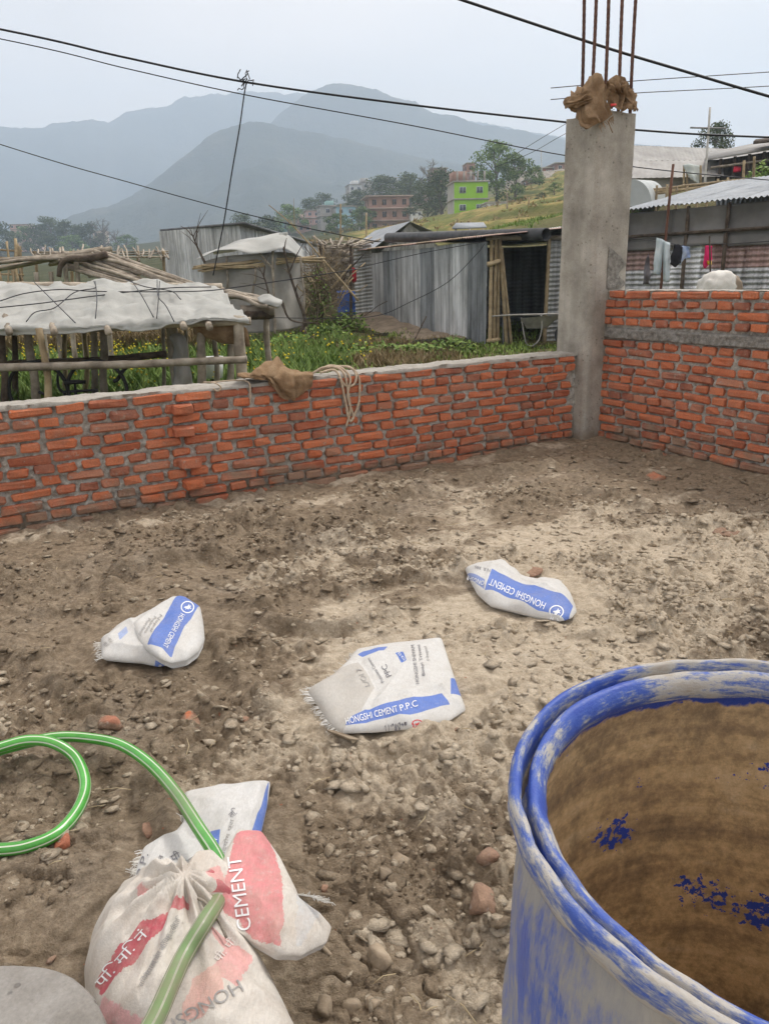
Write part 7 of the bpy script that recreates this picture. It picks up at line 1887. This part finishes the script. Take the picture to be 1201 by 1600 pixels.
# yellow mustard flowers
r_ = np.random.default_rng(31); P = reg(-7.0, -.1, 8.6, 15)(r_, 2600); m_ok = sstep(-.1, .4, fbm(P[:, 0] + 2, P[:, 1], .7, 2)) > r_.random(len(P)); P = P[m_ok][:480]
v0 = np.array([[1, 0, 0], [0, 1, .2], [-1, 0, 0], [0, -1, .2], [0, 0, 1], [0, 0, -.6]]) ; f0 = np.array([[0, 1, 4], [1, 2, 4], [2, 3, 4], [3, 0, 4], [1, 0, 5], [2, 1, 5], [3, 2, 5], [0, 3, 5]])
Z = TZ(P[:, 0], P[:, 1]) + r_.uniform(.25, .50, len(P)); V = (v0[None] * (r_.uniform(.010, .024, len(P)))[:, None, None] + np.c_[P, Z][:, None, :]).reshape(-1, 3)
me = raw_mesh(bpy.data.meshes.new('mustard_flowers'), V, np.full(len(P) * 8, 3, np.int32), (f0[None] + (np.arange(len(P)) * 6)[:, None, None]).reshape(-1)); me.materials.append(M_YEL)
tag(link('mustard_flowers', me), 'small yellow mustard flowers dotted through the crop', 'flowers', kind='stuff')
# leafy clumps by the shed foot and on the left of the hut
def leafy(u, v, D, h, w, label, n=420, leaf=.06, mat=None, name='leafy_clump'):
    b = px(u, v, D); b[2] = tz(b[0], b[1]); r_ = np.random.default_rng(int(u)); d = r_.normal(size=(n, 3)); d[:, 2] = np.abs(d[:, 2]); d /= np.linalg.norm(d, axis=1)[:, None]
    c = b + d * (r_.random(n) ** .5)[:, None] * [w, w * .7, h]; nn = unit(np.array([0, -.3, 1])) + r_.normal(size=(n, 3)) * .6; nn /= np.linalg.norm(nn, axis=1)[:, None]
    uu = np.cross(nn, r_.normal(size=(n, 3))); uu /= np.linalg.norm(uu, axis=1)[:, None]; vv = np.cross(nn, uu); s = leaf * r_.uniform(.6, 1.2, n)[:, None]
    V = np.stack([c - uu * s, c - vv * s * .5, c + uu * s, c + vv * s * .5], 1).reshape(-1, 3)
    t = thing(name, label, 'plant', b, 'leafy plants by the sheds')
    me = raw_mesh(bpy.data.meshes.new('foliage'), V - b, np.full(n, 4, np.int32), np.arange(4 * n), False, {'tint': np.repeat(np.clip(.5 + .25 * r_.normal(size=n), 0, 1), 4)}); me.materials.append(mat or M_CROP); link('foliage', me, t)
    for k in range(5): pole(b, b + np.array([r_.normal(0, w * .5), r_.normal(0, w * .3), h * r_.uniform(.5, .9)]), .010, 'stem', M_BRANCH, t, n=4, node=False, seg=3)
leafy(705, 548, 14.6, .30, .55, 'green leafy clump at the foot of the tin shed near the doorway')
leafy(655, 552, 14.4, .22, .6, 'low green plants in front of the middle of the tin shed')
leafy(585, 552, 14.8, .24, .7, 'low leafy plants at the left before the tin shed')
leafy(540, 508, 19.0, .5, .6, 'green bush under the closed blue barrel')
leafy(508, 520, 18.0, .35, .7, 'green weeds at the foot of the dry cane heap')
leafy(455, 516, 16.2, .35, .6, 'green weeds at the corner of the plastic hut')
leafy(300, 412, 17.2, .35, .30, 'small leafy sprig growing by the left eave of the plastic hut', 160, .07)
leafy(330, 440, 16.8, .9, .45, 'leafy shoots in front of the plastic hut', 120, .05)
leafy(1196, 268, 28, 1.0, .8, 'bright green bush at the right edge above the roadside shed', 500, .1)
leafy(500, 470, 19.0, 1.7, .35, 'wispy green creeper growing on the dry cane heap', 380, .05)

# bank of earth along the shed foot with scraps of tin
eb = MB(); T_ = np.linspace(0, 1, 60); P = []
for b, hgt in ((-.9, -.05), (-.6, .04), (-.35, .10), (-.12, .15), (.05, .15)):
    q = np.array([sC + uF * (.7 + t * (LF - .3)) + uD * b for t in T_]); q[:, 2] = TZ(q[:, 0], q[:, 1]) + hgt * (.35 + .8 * T_) * (.75 + .5 * fbm(T_ * 9, T_ * 0 + b, 1, 3)); P.append(q)
eb.grid(np.array(P)); o = eb.build('earth_bank', simple('dry_earth', (.20, .155, .11), (.36, .29, .215), 4, .95, 0, .6, .03, rv=0), None, True)
tag(o, 'low bank of earth heaped along the foot of the tin shed', 'bank', kind='structure')
for i, (u, v, D, w, h, lab) in enumerate([(640, 538, 15.2, .9, .18, 'bent tin scrap lying before the tin shed near the small red bricks'), (690, 545, 14.9, .8, .14, 'flat tin scrap lying before the tin shed near the doorway'), (575, 528, 17.0, .5, .2, 'grey tin scrap on the earth bank at the left end of the tin shed')]):
    p = px(u, v, D); tag(corr(p, uD + uF * .2, UP * .5 - uF * .8, w, h, pitch=.09, amp=.01, rows=2, bend=.05).build('tin_scrap', M_TIN, None, True), lab, 'scrap', 'tin scraps by the shed')
for i, (u, v, lab) in enumerate([(648, 520, 'stick leaning on the foot of the tin shed')]):
    tag(pole(px(648, 530, 15.6), px(666, 494, 15.8), .015, 'stick', M_BRANCH, None, node=False), lab, 'stick')
# things glimpsed under the shelter
m_ = simple('black_rubber', (.015, .015, .016), (.03, .03, .03), 5, .6, 0, .1)
bc = thing('bicycle', 'black bicycle parked under the bamboo shelter, only saddle and bars showing over the wall', 'bicycle', px(105, 610, 8.0) * [1, 1, 0])
bq = lambda u, v, d=0.: px(u, v, 8.0 + d)
sd_ = patch([[bq(100, 597, -.06), bq(115, 596, -.07), bq(133, 595, -.02)], [bq(99, 596, 0), bq(115, 593, 0), bq(134, 594, 0)], [bq(100, 597, .06), bq(115, 596, .07), bq(133, 595, .02)]], 5, 5, .0, 4, 0, .03); sd_.build('saddle', m_, bc, True)
pole(bq(120, 640), bq(117, 597), .016, 'seat_post', m_, bc, n=6, node=False)
MB().tube(crom([bq(92, 578, .2), bq(90, 590, .1), bq(92, 606), bq(98, 612)], 5), .014, 6).build('handlebar', m_, bc, True)
MB().tube(crom([bq(198, 572, .25), bq(190, 582, .1), bq(184, 592), bq(178, 596)], 5), .022, 6).build('handle_grip', m_, bc, True)
base_u = [(150, 700), (70, 700)]
for u in (75, 165):
    c = bq(u, 700); c[2] = .33; a = np.linspace(0, 6.2832, 33); MB().tube(np.c_[c[0] + .31 * np.cos(a), np.full(33, c[1]), c[2] + .31 * np.sin(a)], .02, 6, cap=False).build('wheel', m_, bc, True)
c1, c2 = bq(75, 700), bq(165, 700); c1[2] = c2[2] = .33
for a, b in ((c1, bq(120, 640)), (c2, bq(120, 640)), (c2, bq(98, 612)), (bq(120, 640), bq(98, 612))): pole(a, b, .016, 'frame_tube', m_, bc, n=6, node=False)
wb_ = thing('white_bucket', 'white bucket glimpsed under the right end of the bamboo shelter', 'bucket', px(334, 575, 9.6)); c = px(334, 575, 9.6); MB().lathe([(.001, c[2] - .12), (.10, c[2] - .12), (.13, c[2] + .14), (.12, c[2] + .14), (.09, c[2] - .1), (.001, c[2] - .1)], c, 24).build('pail', simple('white_plastic', (.7, .7, .68), (.78, .78, .76), 4, .5, 0, 0), wb_, True)
pole(np.array([c[0], c[1], 0]), c - [0, 0, .1], .05, 'stump', M_BRANCH, wb_)

# ------------------------------------------------------------------ overhead wires
def wire(P, D, r, label):
    pts = [px(u, v, D) for u, v in P]; return tag(MB().tube(crom(pts, 10), r, 6).build('overhead_wire', M_WIRE, None, True), label, 'wire', 'overhead wires')
wire([(-600, -70), (0, 45), (190, 88), (385, 128), (640, 163), (880, 190), (1000, 203), (1201, 214), (1700, 228)], 11.0, .0135, 'thick black cable crossing the whole sky and passing behind the column')
wire([(-600, -55), (0, 60), (200, 107), (385, 148), (640, 195), (880, 242), (1100, 272), (1700, 320)], 14.0, .009, 'thinner wire running just below the thick cable')
wire([(-600, 30), (0, 225), (200, 284), (400, 338), (560, 372), (620, 380)], 16.0, .010, 'wire slanting down from the left edge to the whitish tin shed')
wire([(300, -150), (560, -55), (730, 2), (850, 42), (960, 78), (1060, 108), (1201, 150), (1500, 235)], 9.0, .0145, 'black cable slanting across the top right corner before the bars')
wire([(860, 137), (990, 126), (1201, 112), (1700, 80)], 40.0, .02, 'faint wire right of the column, upper one of two')
wire([(860, 155), (990, 145), (1201, 134), (1700, 105)], 40.0, .02, 'faint wire right of the column, lower one of two')
wire([(790, 250), (830, 225), (880, 195), (960, 150)], 60.0, .02, 'faint slanting wire left of the column, topmost')
wire([(770, 262), (830, 238), (880, 210), (960, 170)], 60.0, .02, 'faint slanting wire left of the column, lower')
o = MB().tube(crom([px(u, v, 11.0) for u, v in [(385, 128), (381, 150), (374, 200), (362, 270), (350, 345), (340, 395), (333, 430)]], 8), .009, 6).build('hanging_wire', M_WIRE, None, True)
tag(o, 'thin wire hanging straight down from the thick cable', 'wire')
mb = MB(); kn = px(383, 136, 10.98)
for k in range(7): mb.tube(kn + np.cumsum(np.vstack([[0, 0, .06], rng.normal(0, .03, (5, 3)) * [1, .3, 1.4]]), axis=0), .007, 4)
tag(mb.build('wire_knot', M_WIRE, None, True), 'tangle of wire knotted on the thick cable', 'wire')
tag(MB().tube(crom([px(u, v, 15.4) for u, v in [(560, 418), (660, 395), (757, 377)]], 8), .007, 5).build('shed_wire', M_WIRE, None, True), 'thin wire crossing the front of the tin shed high up', 'wire')
tag(MB().tube(crom([px(u, v, 15.0) for u, v in [(300, 492), (480, 497), (583, 494), (640, 472), (700, 440), (745, 396), (757, 380)]], 8), .007, 5).build('shed_wire', M_WIRE, None, True), 'thin wire sagging across the front of the tin shed', 'wire')

# ------------------------------------------------------------------ hazy air
hz = MB(); hz.box((0, 350, 300 - 4), (5600, 4700, 600))
n = bpy.data.materials.new('haze_air'); n.use_nodes = True; nt = n.node_tree; nt.nodes.clear()
ho = nt.nodes.new('ShaderNodeOutputMaterial'); pv = nt.nodes.new('ShaderNodeVolumePrincipled')
pv.inputs['Color'].default_value = (.68, .825, 1.0, 1); pv.inputs['Density'].default_value = .0008; pv.inputs['Anisotropy'].default_value = .2
nt.links.new(pv.outputs[0], ho.inputs['Volume'])
tag(hz.build('haze', n), 'pale blue haze filling the valley air', 'haze', kind='stuff')
